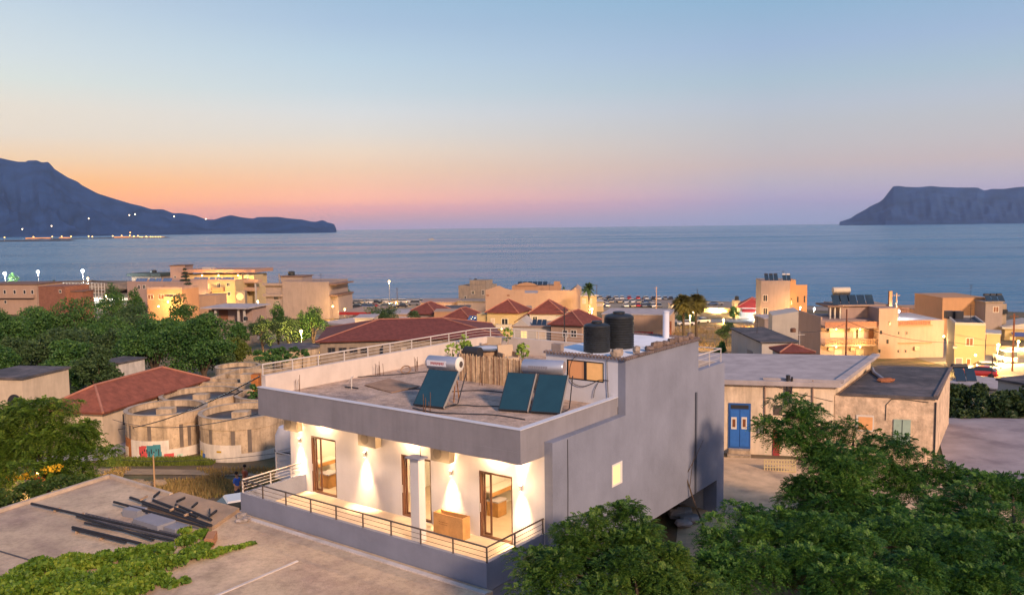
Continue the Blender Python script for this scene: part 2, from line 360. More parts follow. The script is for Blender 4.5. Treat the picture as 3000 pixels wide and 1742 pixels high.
b = HB(); b.hb(-.35,-.03,3.1,8,-4,3.08); b.hb(-.35,-.03,8,9,-4,5.15); b.hb(-.35,-.03,9,14.5,-1.55,5.15); b.hb(-.35,-.03,14.5,17.4,-1.55,3.8); b.hb(-.35,.3,16.6,17.4,-4,-1.55)
b.hb(-.03,12.7,9,16.7,-1.55,-1.3)
b.build('side_wall', lilac, house)
b = HB(); b.hb(.1,12.9,.4,3.0,-5,-.98); b.hb(-.03,12.7,8.8,9,-4,-1.55); b.build('lower_wall', lilac, house)
b = HB(); b.hb(0,12.1,0,.14,-.9,0); b.hb(0,.14,.14,3.1,-.9,0); b.hb(11.96,12.1,.14,3.1,-.9,0); b.hb(0,12.1,.02,.3,-1.3,-.9)
b.build('balcony_wall', lilac, house)
HB().hb(.14,11.96,.14,3.1,-.9,-.7).build('balcony_floor', tilef, house)
# roof slab with its raised edges
b = HB(); b.hb(.17,12.95,1.97,16.75,2.6,3.35); b.build('roof_slab', white, house)
b = HB(); b.hb(-.03,13.2,1.77,1.97,2.6,3.0); b.hb(-.024,13.194,1.776,1.97,3.0,3.72); b.hb(-.03,.17,1.97,7.98,2.6,3.0); b.hb(-.024,.164,1.97,7.98,3.0,3.72)
b.build('fascia', mat('fascia_render', (.24,.232,.255), var=.1, scale=.7, bump=.12, bscale=9, stain=.12), house)
b = HB(); b.hb(-.05,13.22,1.75,1.99,3.72,3.745); b.hb(-.05,.19,1.99,7.98,3.72,3.745); b.build('parapet_cap', capm, house)
b = HB(); b.hb(12.95,13.2,1.99,15.7,2.6,4.19); b.hb(3.3,12.3,16.75,17,2.6,4.19)
pts = [(-13.2,15.7),(-12.95,15.7),(-12.82,16.3),(-12.3,16.75),(-12.3,17),(-12.98,16.6)]; b.prism(pts, 2.6, 4.19); b.hb(-.03,3.3,17.2,17.4,-1.3,3.8)
b.hb(-.03,3.3,16.75,17.2,2.6,3.3); b.build('parapet', mat('parapet_render', (.6,.52,.46), var=.08, bump=.12, bscale=9, stain=.05), house)
HB().hb(.17,12.95,1.98,16.75,3.352,3.362).build('roof_surface', gravel, house)
# column with a flat cap
b = HB(); b.hb(4.02,4.42,1.4,1.72,-.7,2.24); col_ = b.build('column', white, house)
HB().hb(3.9,4.54,1.28,1.76,2.24,2.29).build('cap', lilac, col_)
b = HB(); b.ht([(4.1,1.6,2.29),(4.1,1.6,2.62)],.012,5); b.build('tie_bar', dark, house)
# doors: dark opening frame, sliding leaf pushed aside
def rail(name, pts, h, posts, m, parent, top=.03, bars=2, post=.02, base=None):
    b = HB(); b.ht([(a,bb,c+h) for a,bb,c in pts], top, 8)
    for k in range(bars): b.ht([(a,bb,c+h*(k+1)/(bars+1)) for a,bb,c in pts], .009 if bars < 3 else .012, 5)
    r = b.build(name, m, parent)
    for (a,bb,c) in posts: HB().hb(a-post,a+post,bb-post,bb+post,c,c+h).build('post', m, r)
    return r
for i,(a0,a1) in enumerate(((1.3,2.75),(5.0,6.5),(10.1,11.6))):
    d = HB(); d.hb(a0,a0+.06,3.12,3.26,-.68,1.68); d.hb(a1-.07,a1,3.12,3.26,-.68,1.68); d.hb(a0+.06,a1-.07,3.12,3.26,1.6,1.68); d.hb(a0+.06,a1-.07,3.12,3.26,-.68,-.64)
    dd = d.build('door', brownf, house)
    lf = HB(); x0 = a1-.42 if i != 1 else a1-.62
    lf.hb(x0,x0+.07,3.27,3.31,-.64,1.6); lf.hb(a1-.14,a1-.07,3.27,3.31,-.64,1.6); lf.hb(x0+.07,a1-.14,3.27,3.31,1.52,1.6); lf.hb(x0+.07,a1-.14,3.27,3.31,-.64,-.56)
    sl = lf.build('sliding_leaf', brownf, dd)
    HB().hb(a1-.06,a1-.03,3.105,3.12,.2,.5).build('handle', steel, dd)
    # the room behind
    r0,r1 = ((-.02,4.2),(4.3,8.2),(8.3,12.69))[i]
    w = HB(); w.hb(r0,r1,7.4,7.5,-.68,2.59); w.hb(r0,r0+.05,3.31,7.4,-.68,2.59); w.hb(r1-.05,r1,3.31,7.4,-.68,2.59); w.build('room_wall', roomw, house)
    HB().hb(r0,r1,3.31,7.5,-.9,-.69).build('room_floor', tilef, house)
    HB().hb(r0+.3,r0+.9,5.2,6.2,2.54,2.58).build('ceiling_lamp', glow('lamp_white', WARMW, 8), house)
    light('POINT', (-(a0+.6),4.6,2.1), 480, (1,.66,.34), house, .25, name='room_light')
rail('balcony_railing', [(0.02,3.08,0),(0.02,.05,0),(12.05,.05,0),(12.05,2.95,0)], .49, [(.02,3.04,0),(.02,1.48,0)]+[(a,.05,0) for a in (.02,1.36,2.72,4.04,5.37,6.71,8.05,9.43,10.78)], dsteel, house)
rail('side_railing', [(12.06,.07,0),(12.06,2.9,0)], .5, [(12.06,.08,0),(12.06,1.39,0),(12.06,2.4,0)], steel, house, bars=3)
# landing on the left flank
b = HB(); b.hb(12.9,15.2,4.0,5.6,-.95,-.75); b.build('landing', white, house)
rail('landing_railing', [(13.0,4.02,-.75),(15.1,4.02,-.75),(15.1,5.5,-.75)], 1.0, [(15.1,4.02,-.75),(14.1,4.02,-.75),(13.05,4.02,-.75),(15.1,5.5,-.75)], steel, house, bars=3)
HB().ht([(12.98,3.2,-4.5),(12.98,3.2,2.6)], .04, 8).build('downpipe', steel, house)
# rail around the roof terrace
PB = [1.98,3.5,4.9,6.4,7.85,9.3,10.8,12.2,13.6,15.0]
rail('roof_railing', [(13.1,1.95,4.19),(13.1,15.7,4.19),(12.9,16.4,4.19),(12.3,16.88,4.19),(3.4,16.88,4.19)], .45, [(13.1,p,4.19) for p in PB]+[(12.7,16.6,4.19)]+[(a,16.88,4.19) for a in (11.3,9.7,8,6.3,4.7,3.4)], steel, house)
rail('terrace_railing', [(3.2,17.3,3.8),(-.2,17.3,3.8),(-.2,14.7,3.8)], .62, [(3.2,17.3,3.8),(1.5,17.3,3.8),(-.2,17.3,3.8),(-.2,16,3.8),(-.2,14.7,3.8)], steel, house)
# rooftop room
b = HB(); b.hb(-.03,3.2,8.0,8.16,3.362,4.2); b.hb(2.25,3.2,8.0,8.16,4.2,4.97); b.hb(-.03,.58,8.0,8.16,4.2,4.97); b.hb(-.03,3.2,8.0,8.16,4.97,5.15)
b.hb(3.04,3.2,8.16,14.34,3.362,5.15); b.hb(-.03,3.2,14.34,14.5,3.362,5.15); b.build('rooftop_room', mat('shed_render', (.6,.6,.64), var=.07, bump=.12, bscale=9), house)
b = HB(); b.hb(-.4,3.3,7.92,14.55,5.15,5.2); rs = b.build('shed_roof', mat('roof_membrane', (.74,.76,.8), var=.12, scale=1.5, bump=.05), house)
b = HB()
for k in range(44): b.ht([(-.46,7.95+k*.15,5.205),(-.3,7.95+k*.15,5.22)], .06, 6)
for k in range(25): b.ht([(-.4+k*.15,7.88,5.19),(-.4+k*.15,8.06,5.21)], .055, 6)
for k in range(24): b.ht([(-.3+k*.15,14.4,5.24),(-.3+k*.15,14.62,5.2)], .075, 6)
b.build('roof_edge_tile', mat('old_tile', (.17,.13,.12), var=.4, scale=5), rs)
b = HB(); b.hb(.58,2.25,8.02,8.1,4.2,4.25); b.hb(.58,2.25,8.02,8.1,4.92,4.97); b.hb(.58,.64,8.02,8.1,4.25,4.92); b.hb(2.19,2.25,8.02,8.1,4.25,4.92); b.hb(1.36,1.46,8.0,8.1,4.25,4.92)
wn_ = b.build('window', dark, house)
HB().hb(1.46,2.19,8.06,8.08,4.25,4.92).build('pane', mat('lit_pane_orange', (.3,.14,.07), rough=.3, var=.1, bump=0, emit=.55, ecol=(.8,.3,.12)), wn_)
HB().hb(.64,1.36,8.06,8.08,4.25,4.92).build('pane', mat('lit_pane_amber', (.3,.16,.07), rough=.3, var=.25, scale=3, bump=0, emit=.75, ecol=(.8,.38,.14)), wn_)
# small lit window on the flank
b = HB(); b.box(.351,.37,6.97,7.72,.6,1.43); wn_ = b.build('side_window', mat('pale_frame', (.7,.66,.6), var=.03, bump=0), house)
MB().box(.371,.376,7.03,7.55,.68,1.36).build('pane', mat('lit_pane_yellow', (.4,.3,.15), var=.06, bump=0, emit=1.0, ecol=(1,.72,.32)), wn_)
MB().tube([(.40,14.2,2.92),(.40,14.2,-1.5)], .05, 8).build('downpipe', mat('grey_pipe', (.1,.11,.14), var=.05, bump=0), house)
MB().tube([(.36,4.0,3.02),(.365,4.0,1.5),(.362,3.95,-2)], .014, 5).build('hanging_cable', dark, house)
# wall lamps, soffit lamps, air conditioners
order = ['at the right end of the lit balcony wall','between the box and the right hand door','left of the column','at the far left end of the lit balcony wall']
for k,a in enumerate((.88,3.96,8.35,12.22)):
    t = thing('wall_lamp', 'up and down wall lamp '+order[k], 'wall lamp', HP(a,3.1,1.4), HRZ, 'wall lamps on the balcony')
    MB().lathe([(.05,-.09),(.05,.09)], (0,-.1,0), 16).build('lamp_body', mat('lamp_grey', (.25,.24,.24), rough=.4, var=0, bump=0), t)
    MB().box(-.03,.03,-.06,-.002,-.04,.04).build('bracket', steel, t)
    light('POINT', (0,-.6,.1), 48, (1,.62,.32), t, .2)  # added fill light off the wall, evening out the sconce beams
    for s in (1,-1):
        MB().lathe([(.04,0),(.04,.006*s)], (0,-.1,.091*s), 12).build('bulb', glow('bulb_warm', (1,.85,.6), 25), t)
        light('SPOT', (0,-.17,.14*s), 1700, (1,.63,.33), t, .14, 56, (R(5) if s < 0 else PI-R(5), 0, 0), 1.0)
for k,a in enumerate((1.95,5.85,10.75)):
    t = thing('soffit_lamp', 'round soffit lamp above the '+('right','middle','left')[k]+' balcony door', 'ceiling lamp', HP(a,2.75,2.6), HRZ, 'soffit lamps over the doors')
    MB().lathe([(.09,0),(.09,-.05)], (0,0,0), 16).build('lamp_body', steel, t)
    MB().lathe([(.075,-.051),(.07,-.06)], (0,0,0), 16).build('bulb', glow('bulb_warm', (1,.85,.6), 25), t)
    light('POINT', (0,.1,-.16), 190, (1,.6,.3), t, .06)
acw = mat('ac_case', (.33,.28,.21), rough=.5, var=.06, bump=0)
for k,(a0,a1) in enumerate(((3.78,4.66),(7.45,8.4),(12.0,12.85))):
    t = thing('air_conditioner', 'outdoor air conditioner hung high on the balcony wall, '+('rightmost, behind the column','middle of three','leftmost, by the corner')[k], 'air conditioner', HP((a0+a1)/2,3.09,1.82), HRZ, 'air conditioners on the balcony wall')
    h = (a1-a0)/2; MB().box(-h,h,-.36,-.06,0,.56).build('case', acw, t)
    g = MB(); g.lathe([(.2,0),(.2,-.012)], (-.12,-.361,.28), 20, axis='y'); g.build('fan_grille', mat('ac_grille', (.24,.2,.15), var=.1, bump=0), t)
    for s in (-1,1): MB().box(s*h*.7-.02,s*h*.7+.02,-.34,0,-.03,0).build('bracket', steel, t)
# things standing on the balcony and in the rooms
wood = mat('raw_board', (.5,.27,.1), rough=.7, var=.2, scale=3, bump=.08, bscale=30)
t = thing('wooden_box', 'open topped wooden box standing on the lit balcony', 'box', HP(2.95,2.42,-.7), HRZ)
b = MB(); b.box(-1.35,0,0,.03,0,.78); b.box(-1.35,0,.37,.4,0,.78); b.box(-1.35,-1.32,.03,.37,0,.78); b.box(-.03,0,.03,.37,0,.78); b.box(-1.32,-.03,.03,.37,0,.03); b.build('crate', wood, t)
b = MB()
for i in range(16): b.box(-1.1+i*.028,-1.1+i*.028+.017,-.003,0,.47+.005*(i%3),.5)
for i in range(13): b.box(-1.08+i*.03,-1.08+i*.03+.018,-.003,0,.4,.425+.004*(i%2))
b.build('printed_mark', mat('faded_ink', (.2,.09,.03), var=.1, bump=0), t)
for k,(a,bb) in enumerate(((3.6,5.2),(11.6,4.0))):
    t = thing('stool', 'square wooden stool with grey top inside the '+('right','left')[k]+' hand room', 'stool', HP(a,bb,-.68), HRZ, 'stools in the lit rooms')
    MB().box(-.26,.26,-.26,.26,0,.55).build('body', wood, t); MB().box(-.29,.29,-.29,.29,.55,.6).build('top', mat('grey_top', (.45,.42,.45), var=.04, bump=0), t)
    aw, b0, b1, bp = ((4.13,4.9,6.5,4.75),(12.62,3.9,4.9,3.8))[k]
    t = thing('wall_desk', 'pale wooden wall desk in the '+('right','left')[k]+' hand room', 'desk', HP(aw,b0,.2), HRZ, 'wall desks in the lit rooms')
    MB().box(.02,.5,0,b1-b0,0,.06).build('top', roomw, t); MB().box(.46,.5,0,b1-b0,-.16,0).build('apron', wood, t)
    t = thing('picture', 'framed picture on the side wall of the '+('right','left')[k]+' hand room', 'picture', HP(aw,bp,1.15), HRZ, 'pictures in the lit rooms')
    MB().box(.01,.04,-.28,.28,-.42,.42).build('frame', wood, t); MB().box(.04,.046,-.22,.22,-.36,.36).build('print', mat('pale_print', (.6,.5,.3), var=.3, scale=3, bump=0), t)
# ---------------------------------------------------------------- on the roof
def pipes(mb, x0, x1): pass
def heater(name, label, a, bb, yaw, xs, w, ln, tank, tx):
    t = thing('solar_heater', label, 'solar heater', HP(a,bb,3.362), HRZ+yaw, 'solar water heaters on the roof')
    th = R(48); cy, sz = math.cos(th), math.sin(th)
    pm = mat('collector_glass', (.012,.045,.062), rough=.2, var=.12, scale=2, bump=0, spec=.6, coat=.2); fm = mat('collector_frame', (.3,.28,.26), rough=.4, var=.05, bump=0)
    for x in xs:
        f = MB(); f.obox((x+w/2, ln/2*cy+.02, ln/2*sz+.06), w, ln, .08, (th,0,0)); p = f.build('collector', dark, t)
        MB().obox((x+w/2, ln/2*cy+.02-.042*sz, ln/2*sz+.06+.042*cy), w-.06, ln-.06, .006, (th,0,0)).build('glass', pm, p)
        MB().obox((x+w+.012, ln/2*cy+.02, ln/2*sz+.06), .022, ln, .1, (th,0,0)).build('edge_rail', fm, p)
    x0, x1 = min(xs), max(xs)+w; ty = ln*cy+.45; tz = ln*sz+.27
    c = MB(); r = .27
    c.lathe([(.02,tx),(r*.8,tx+.01),(r,tx+.07),(r,tx+tank-.07),(r*.85,tx+tank-.01),(.02,tx+tank)], (0,ty,tz), 28, axis='x'); c.build('tank', mat('tank_steel', (.42,.44,.5), rough=.3, var=.08, bump=0, metal=.55), t)
    if yaw < .2:
        e = MB(); e.lathe([(.02,tx+tank+.05),(.2,tx+tank+.045),(.285,tx+tank+.005),(.29,tx+tank-.05)], (0,ty,tz), 28, axis='x'); ec = e.build('end_cap', mat('cap_white', (.72,.68,.6), rough=.4, var=.05, bump=0), t)
        MB().lathe([(.02,tx+tank+.06),(.12,tx+tank+.055),(.13,tx+tank+.04)], (0,ty,tz), 18, axis='x').build('vent', dsteel, ec)
    l = MB()
    n = 14 if yaw < .2 else 17
    for i in range(n): l.box(tx+.3+i*.045,tx+.3+i*.045+.028+.008*(i%2),ty-r-.004,ty-r+.03,tz-.03-.02*(i%3==0),tz+.06)
    l.build('marking', mat('label_red', (.35,.1,.1), var=.1, bump=0) if yaw < .2 else mat('label_grey', (.2,.2,.24), var=.1, bump=0), t)
    if yaw < .2: MB().box(tx+.12,tx+1.02,ty-r-.001,ty-r+.02,tz-.1,tz+.12).build('sticker', mat('sticker_white', (.6,.6,.66), var=.03, bump=0), t)
    rust = mat('rusty_leg', (.3,.15,.07), var=.3, scale=6, bump=0)
    for x in (tx+.25, tx+tank-.2):
        for y in (ty-.18, ty+.2): MB().beam((x,y,0),(x,ty,tz-r+.03),.035,.035).build('leg', rust, t)
    MB().beam((tx+.25,ty-.2,.05),(tx+tank-.2,ty-.2,tz-.5),.025,.02).build('brace', rust, t)
    MB().beam((x0,ln*cy*.2,.14),(x1,ln*cy*.2,.14),.04,.04).build('foot_rail', rust, t)
    MB().tube([(x1,.05,.1),(x1+.15,.2,.15),(x1+.12,.8,.1),(x1+.05,ty,tz-.3)],.022,6).build('pipe', dark, t)
    return t
heater('solar_heater', 'solar water heater with one tilted blue panel and white capped tank', 6.45, 3.78, R(7), [0], 1.38, 1.62, 1.5, -.35)
heater('solar_heater', 'solar water heater with two dark tilted panels and grey tank before the rooftop room', 3.2, 4.85, R(17), [0,1.24], 1.12, 1.62, 1.65, .45)
plast = mat('black_plastic', (.022,.026,.03), rough=.5, var=.3, scale=4, bump=0)
for k,(a,bb,r,h,lab) in enumerate(((1.5,9.05,.52,1.12,'smaller ribbed black water tank at the front of the rooftop room'),(1.3,10.45,.6,1.38,'taller domed black water tank behind the smaller one'))):
    t = thing('water_tank', lab, 'water tank', HP(a,bb,5.2), HRZ, 'black water tanks on the rooftop room')
    pr = []
    for i in range(13): z = h*.86*i/12; pr += [(r,z),(r*1.015,z+.012),(r*1.015,z+h*.043),(r*.975,z+h*.052)]
    pr += [(r*.97,h*.93),(r*.8,h*.97),(r*.45,h)]; MB().lathe(pr, n=36).build('body', plast, t)
    MB().lathe([(r*.4,h),(r*.4,h+.07),(r*.3,h+.09)], n=24).build('lid', plast, t)
t = thing('vent_pipe', 'thick white vent pipe at the back of the rooftop room', 'pipe', HP(1.0,14.1,5.2), HRZ)
MB().lathe([(.14,0),(.14,1.1)], n=20).build('pipe', mat('pipe_white', (.6,.62,.68), rough=.5, var=.06, bump=0), t); MB().lathe([(.15,1.1),(.15,1.16),(.05,1.2)], n=20).build('cowl', capm, t)
def rock_mesh(sx, sy, sz, seed):
    rg = random.Random(seed); mb = MB(); vs = []; n = 8
    for j in range(5):
        th = PI*j/4
        for i in range(n):
            f = rg.uniform(.8,1.15); e = lambda q: math.copysign(abs(q)**.6, q)
            vs.append((sx*f*e(math.sin(th)*math.cos(2*PI*i/n)), sy*f*e(math.sin(th)*math.sin(2*PI*i/n)), sz*(1+e(math.cos(th)))*rg.uniform(.92,1.05)))
    return mb.add(vs, [(j*n+i,j*n+(i+1)%n,(j+1)*n+(i+1)%n,(j+1)*n+i) for j in range(4) for i in range(n)])
stone = mat('roof_stone', (.2,.14,.11), var=.4, scale=5, bump=.5, bscale=20); stone2 = mat('roof_stone_pale', (.34,.27,.21), var=.3, scale=5, bump=.5, bscale=20)
nm = ['first','second','third','fourth','fifth','sixth','seventh','eighth','ninth','tenth']
for k,(a,bb,sx,sz) in enumerate(((.12,8.2,.3,.16),(-.12,9.3,.24,.15),(-.2,10.2,.3,.1),(-.18,10.9,.32,.15),(-.2,11.6,.26,.12),(-.2,12.2,.3,.14),(-.22,12.8,.25,.15),(-.2,13.4,.32,.12),(-.2,14.0,.26,.16))):
    o = rock_mesh(sx*.6,sx,sz,k).build('stone', stone2 if k < 2 else stone, None, HP(a,bb,5.21)); o.rotation_euler = (0,0,HRZ+.3*(k%3))
    tag(o, ('pale squared' if k == 0 else 'pale rounded' if k == 1 else 'rough brown')+' stone weighing down the roof edge, '+nm[k]+' from the front corner', 'stone', 'stones along the rooftop room edge')
o = MB().box(-.22,.22,-.12,.12,0,.28).build('concrete_block', mat('grey_block', (.3,.24,.21), var=.2, bump=.3), None, HP(2.85,8.3,5.22)); o.rotation_euler = (0,0,HRZ); tag(o, 'brown concrete block on the front left corner of the rooftop room', 'block')
# reed screen
b = HB(); rg = random.Random(3); k = 0; a = 3.25
while a < 8.55:
    r = rg.uniform(.011,.02); h = 1.16+rg.uniform(-.05,.07); b.cur = 0 if rg.random() < .62 else 1
    b.ht([(a,9+rg.uniform(-.012,.012),3.37),(a+rg.uniform(-.01,.01),9+rg.uniform(-.01,.01),3.37+h)], r, 5); a += r*2-.002+rg.uniform(0,.006)
b.cur = 1; t = thing('reed_screen', 'reed cane screen standing across the roof behind the solar heaters', 'screen', HO, HRZ)
b.build('cane_panel', [mat('cane', (.6,.43,.26), var=.3, scale=7, bump=0), mat('cane_dark', (.24,.13,.075), var=.3, scale=7, bump=0)], t)
for a in (3.4,5.9,8.5): HB().ht([(a,9.06,3.36),(a,9.06,4.72)], .03, 6).build('stake', mat('cane', (1,1,1)), t)
HB().ht([(3.25,9.04,4.3),(8.55,9.04,4.3)], .02, 6).build('cross_cane', mat('cane_dark', (1,1,1)), t)
# loose things on the roof
def cable(pts, label, r=.02, m=None, name='cable'):
    o = MB().tube([HP(*p) for p in pts], r, 6).build(name, m or dark); return tag(o, label, 'cable' if name == 'cable' else name.replace('_',' '))
def curve(pts, n=6):
    P = [Vector(p) for p in pts]; out = []
    for i in range(len(P)-1):
        p0, p1, p2, p3 = P[max(i-1,0)], P[i], P[i+1], P[min(i+2,len(P)-1)]
        for s in range(n):
            t = s/n; out.append(.5*((2*p1)+(p2-p0)*t+(2*p0-5*p1+4*p2-p3)*t*t+(3*p1-p0-3*p2+p3)*t**3))
    return out+[P[-1]]
cable(curve([(5.3,4.6,3.39),(4.9,5.0,3.38),(4.4,5.1,3.385),(3.8,5.5,3.38),(3.0,5.7,3.4)]), 'black hose on the roof between the two solar heaters', .025)
cable(curve([(6.2,3.5,3.38),(5.0,3.4,3.385),(3.8,3.9,3.38),(2.9,4.3,3.38),(1.6,4.3,3.38)]), 'black hose along the front of the roof below the two panels', .028)
cable(curve([(9.5,5.6,3.39),(8.4,6.6,3.385),(7.5,6.4,3.38),(6.2,7.6,3.385),(4.2,7.8,3.38)]), 'dark pipe lying across the middle of the roof', .022)
cable(curve([(13.0,7.0,3.38),(11.9,8.3,3.4),(11,10,3.385),(9.6,10.2,3.38)]), 'thin dark cable on the roof by the long left parapet', .02)
cable(curve([(1.3,8.4,5.22),(1.75,7.96,5.16),(2.05,7.95,4.7),(2.0,7.95,4.15),(1.55,7.95,3.98),(1.1,7.95,4.12),(.75,7.95,4.3),(.35,7.96,4.32)]), 'black cable looping down over the window of the rooftop room', .014)
cable([(.42,7.96,5.1),(.4,7.96,4.2),(.36,7.96,3.6)], 'thin black cable hanging straight down the rooftop room', .012)
cable(curve([(.8,7.96,4.2),(.95,7.95,3.9),(1.0,7.95,3.6)]), 'short black cable curling below the window of the rooftop room', .012)
board = mat('old_ply', (.32,.2,.13), var=.25, scale=2, bump=.2)
o = MB().add([(*HP(*p),) for p in ((11.1,5.7,3.40),(9.0,5.2,3.37),(8.9,6.8,3.40),(11.2,7.3,3.42),(11.1,5.7,3.43),(9.0,5.2,3.40),(8.9,6.8,3.43),(11.2,7.3,3.45))], [(3,2,1,0),(4,5,6,7),(0,1,5,4),(1,2,6,5),(2,3,7,6),(3,0,4,7)]).build('board', board); tag(o, 'flat brown board lying on the roof near the left parapet', 'board')
rustb = mat('rebar', (.13,.07,.045), var=.2, bump=0)
for k,(a,bb,n,lab) in enumerate(((12.6,3.4,3,'in the front left corner of the roof'),(12.5,8.0,6,'beside the left parapet'),(11.9,9.7,5,'in front of the seating area'),(5.4,3.3,7,'at the foot of the single blue panel'),(7.0,8.7,4,'in front of the reed screen'))):
    t = thing('starter_bars', 'rusty upright steel bars '+lab, 'steel bars', HP(a,bb,3.36), HRZ, 'bundles of starter bars on the roof')
    for i in range(n):
        x, y = rg.uniform(-.2,.2), rg.uniform(-.16,.16); MB().tube([(x,y,0),(x+rg.uniform(-.04,.04),y,rg.uniform(.4,.75))], .011, 5).build('bar', rustb, t)
t = thing('sprinkler_stand', 'small white pipe stand with hoses on the roof', 'pipe stand', HP(11.15,5.0,3.36), HRZ)
MB().tube([(0,0,0),(.02,0,.5)], .03, 7).build('pipe', steel, t); MB().tube([(-.4,0,.03),(0,0,.06),(.3,.1,.03)], .03, 6).build('hose', dark, t); MB().tube([(-.15,0,.3),(.15,0,.55)], .02, 6).build('arm', steel, t)
t = thing('coiled_hose', 'brown coiled hose lying in front of the starter bars by the left parapet', 'hose', HP(11.8,9.0,3.38), HRZ)
MB().tube([(.3*math.cos(i*.5),.1*math.sin(i*.5),.16+.16*math.sin(i*.5)) for i in range(22)], .03, 6).build('hose', board, t)
# seating corner behind the screen
wick = mat('wicker', (.36,.24,.15), var=.25, scale=8, bump=.4, bscale=40); cush = mat('cushion', (.5,.38,.26), var=.1, bump=.1)
def chair(a, bb, rz, lab):
    t = thing('armchair', lab, 'armchair', HP(a,bb,3.36), HRZ+rz, 'armchairs on the roof terrace')
    MB().box(-.4,.4,-.38,.38,.28,.42).build('seat', cush, t); MB().obox((0,.38,.66),.8,.1,.62,(R(-12),0,0)).build('backrest', cush, t)
    for s in (-1,1):
        MB().box(s*.4-.05,s*.4+.05,-.36,.36,.42,.64).build('armrest', wick, t)
        for y in (-.32,.32): MB().box(s*.36-.03,s*.36+.03,y-.03,y+.03,0,.28).build('leg', dark, t)
    return t
chair(9.1,13.4,R(60),'wicker armchair with tan cushions turned to the round table')
chair(11.6,15.2,R(10),'wicker armchair with its back to the far parapet')
t = thing('terrace_table', 'round topped dark table on the roof terrace', 'table', HP(10.6,13.7,3.36), HRZ)
MB().lathe([(.85,.66),(.88,.7),(.86,.74)], n=32).build('top', mat('table_top', (.09,.1,.13), rough=.3, var=.1, bump=0), t); MB().lathe([(.7,0),(.7,.64)], n=28).build('base', wick, t); MB().lathe([(.55,.741),(.5,.75)], n=28).build('tray', capm, t)
t = thing('gas_barbecue', 'dark covered barbecue between the reed screen and the round table', 'barbecue', HP(10.2,12.0,3.36), HRZ)
MB().box(-.45,.45,-.25,.25,.5,.72).build('body', dark, t); MB().lathe([(.26,-.44),(.26,.44)], (0,0,.76), 14, axis='x').build('hood', dark, t)
for s in (-1,1):
    for q in (-1,1): MB().box(s*.38-.02,s*.38+.02,q*.2-.02,q*.2+.02,0,.5).build('leg', dark, t)
succ = leafmat('succulent', (.12,.2,.03), (.22,.33,.04), (.32,.42,.08), .2)
def potplant(a, bb, r, h, ph, lab, leafy, seed):
    t = thing('potted_plant', lab, 'potted plant', HP(a,bb,3.36), 0, 'potted plants on the roof terrace')
    MB().lathe([(r*.7,0),(r,h),(r*.9,h),(r*.8,h-.06)], n=18).build('pot', dark, t); MB().tube([(0,0,h-.05),(.03,.02,h+ph*.6)], .02, 6).build('stem', wick, t)
    V, F_ = leaves([((0,0,h+ph*.62),(r*1.3,r*1.3,ph*.42))], leafy, .2, np.random.default_rng(seed), aspect=.6); mesh_np('foliage', V, F_, succ, t); return t
potplant(6.2,10.6,.24,.85,.75,'bright green plant in a tall dark pot at the right of the reed screen',80,1)
potplant(11.0,12.5,.2,.45,.75,'bright green plant behind the barbecue on the roof terrace',70,2)
potplant(10.4,10.7,.25,.6,.7,'spiky pale plant in the dark pot at the left end of the reed screen',50,3)
potplant(11.3,16.3,.18,.4,1.0,'slender climbing plant against the far terrace rail',40,4)
potplant(12.4,14.0,.18,.4,.85,'thin olive plant beside the long left parapet',30,5)
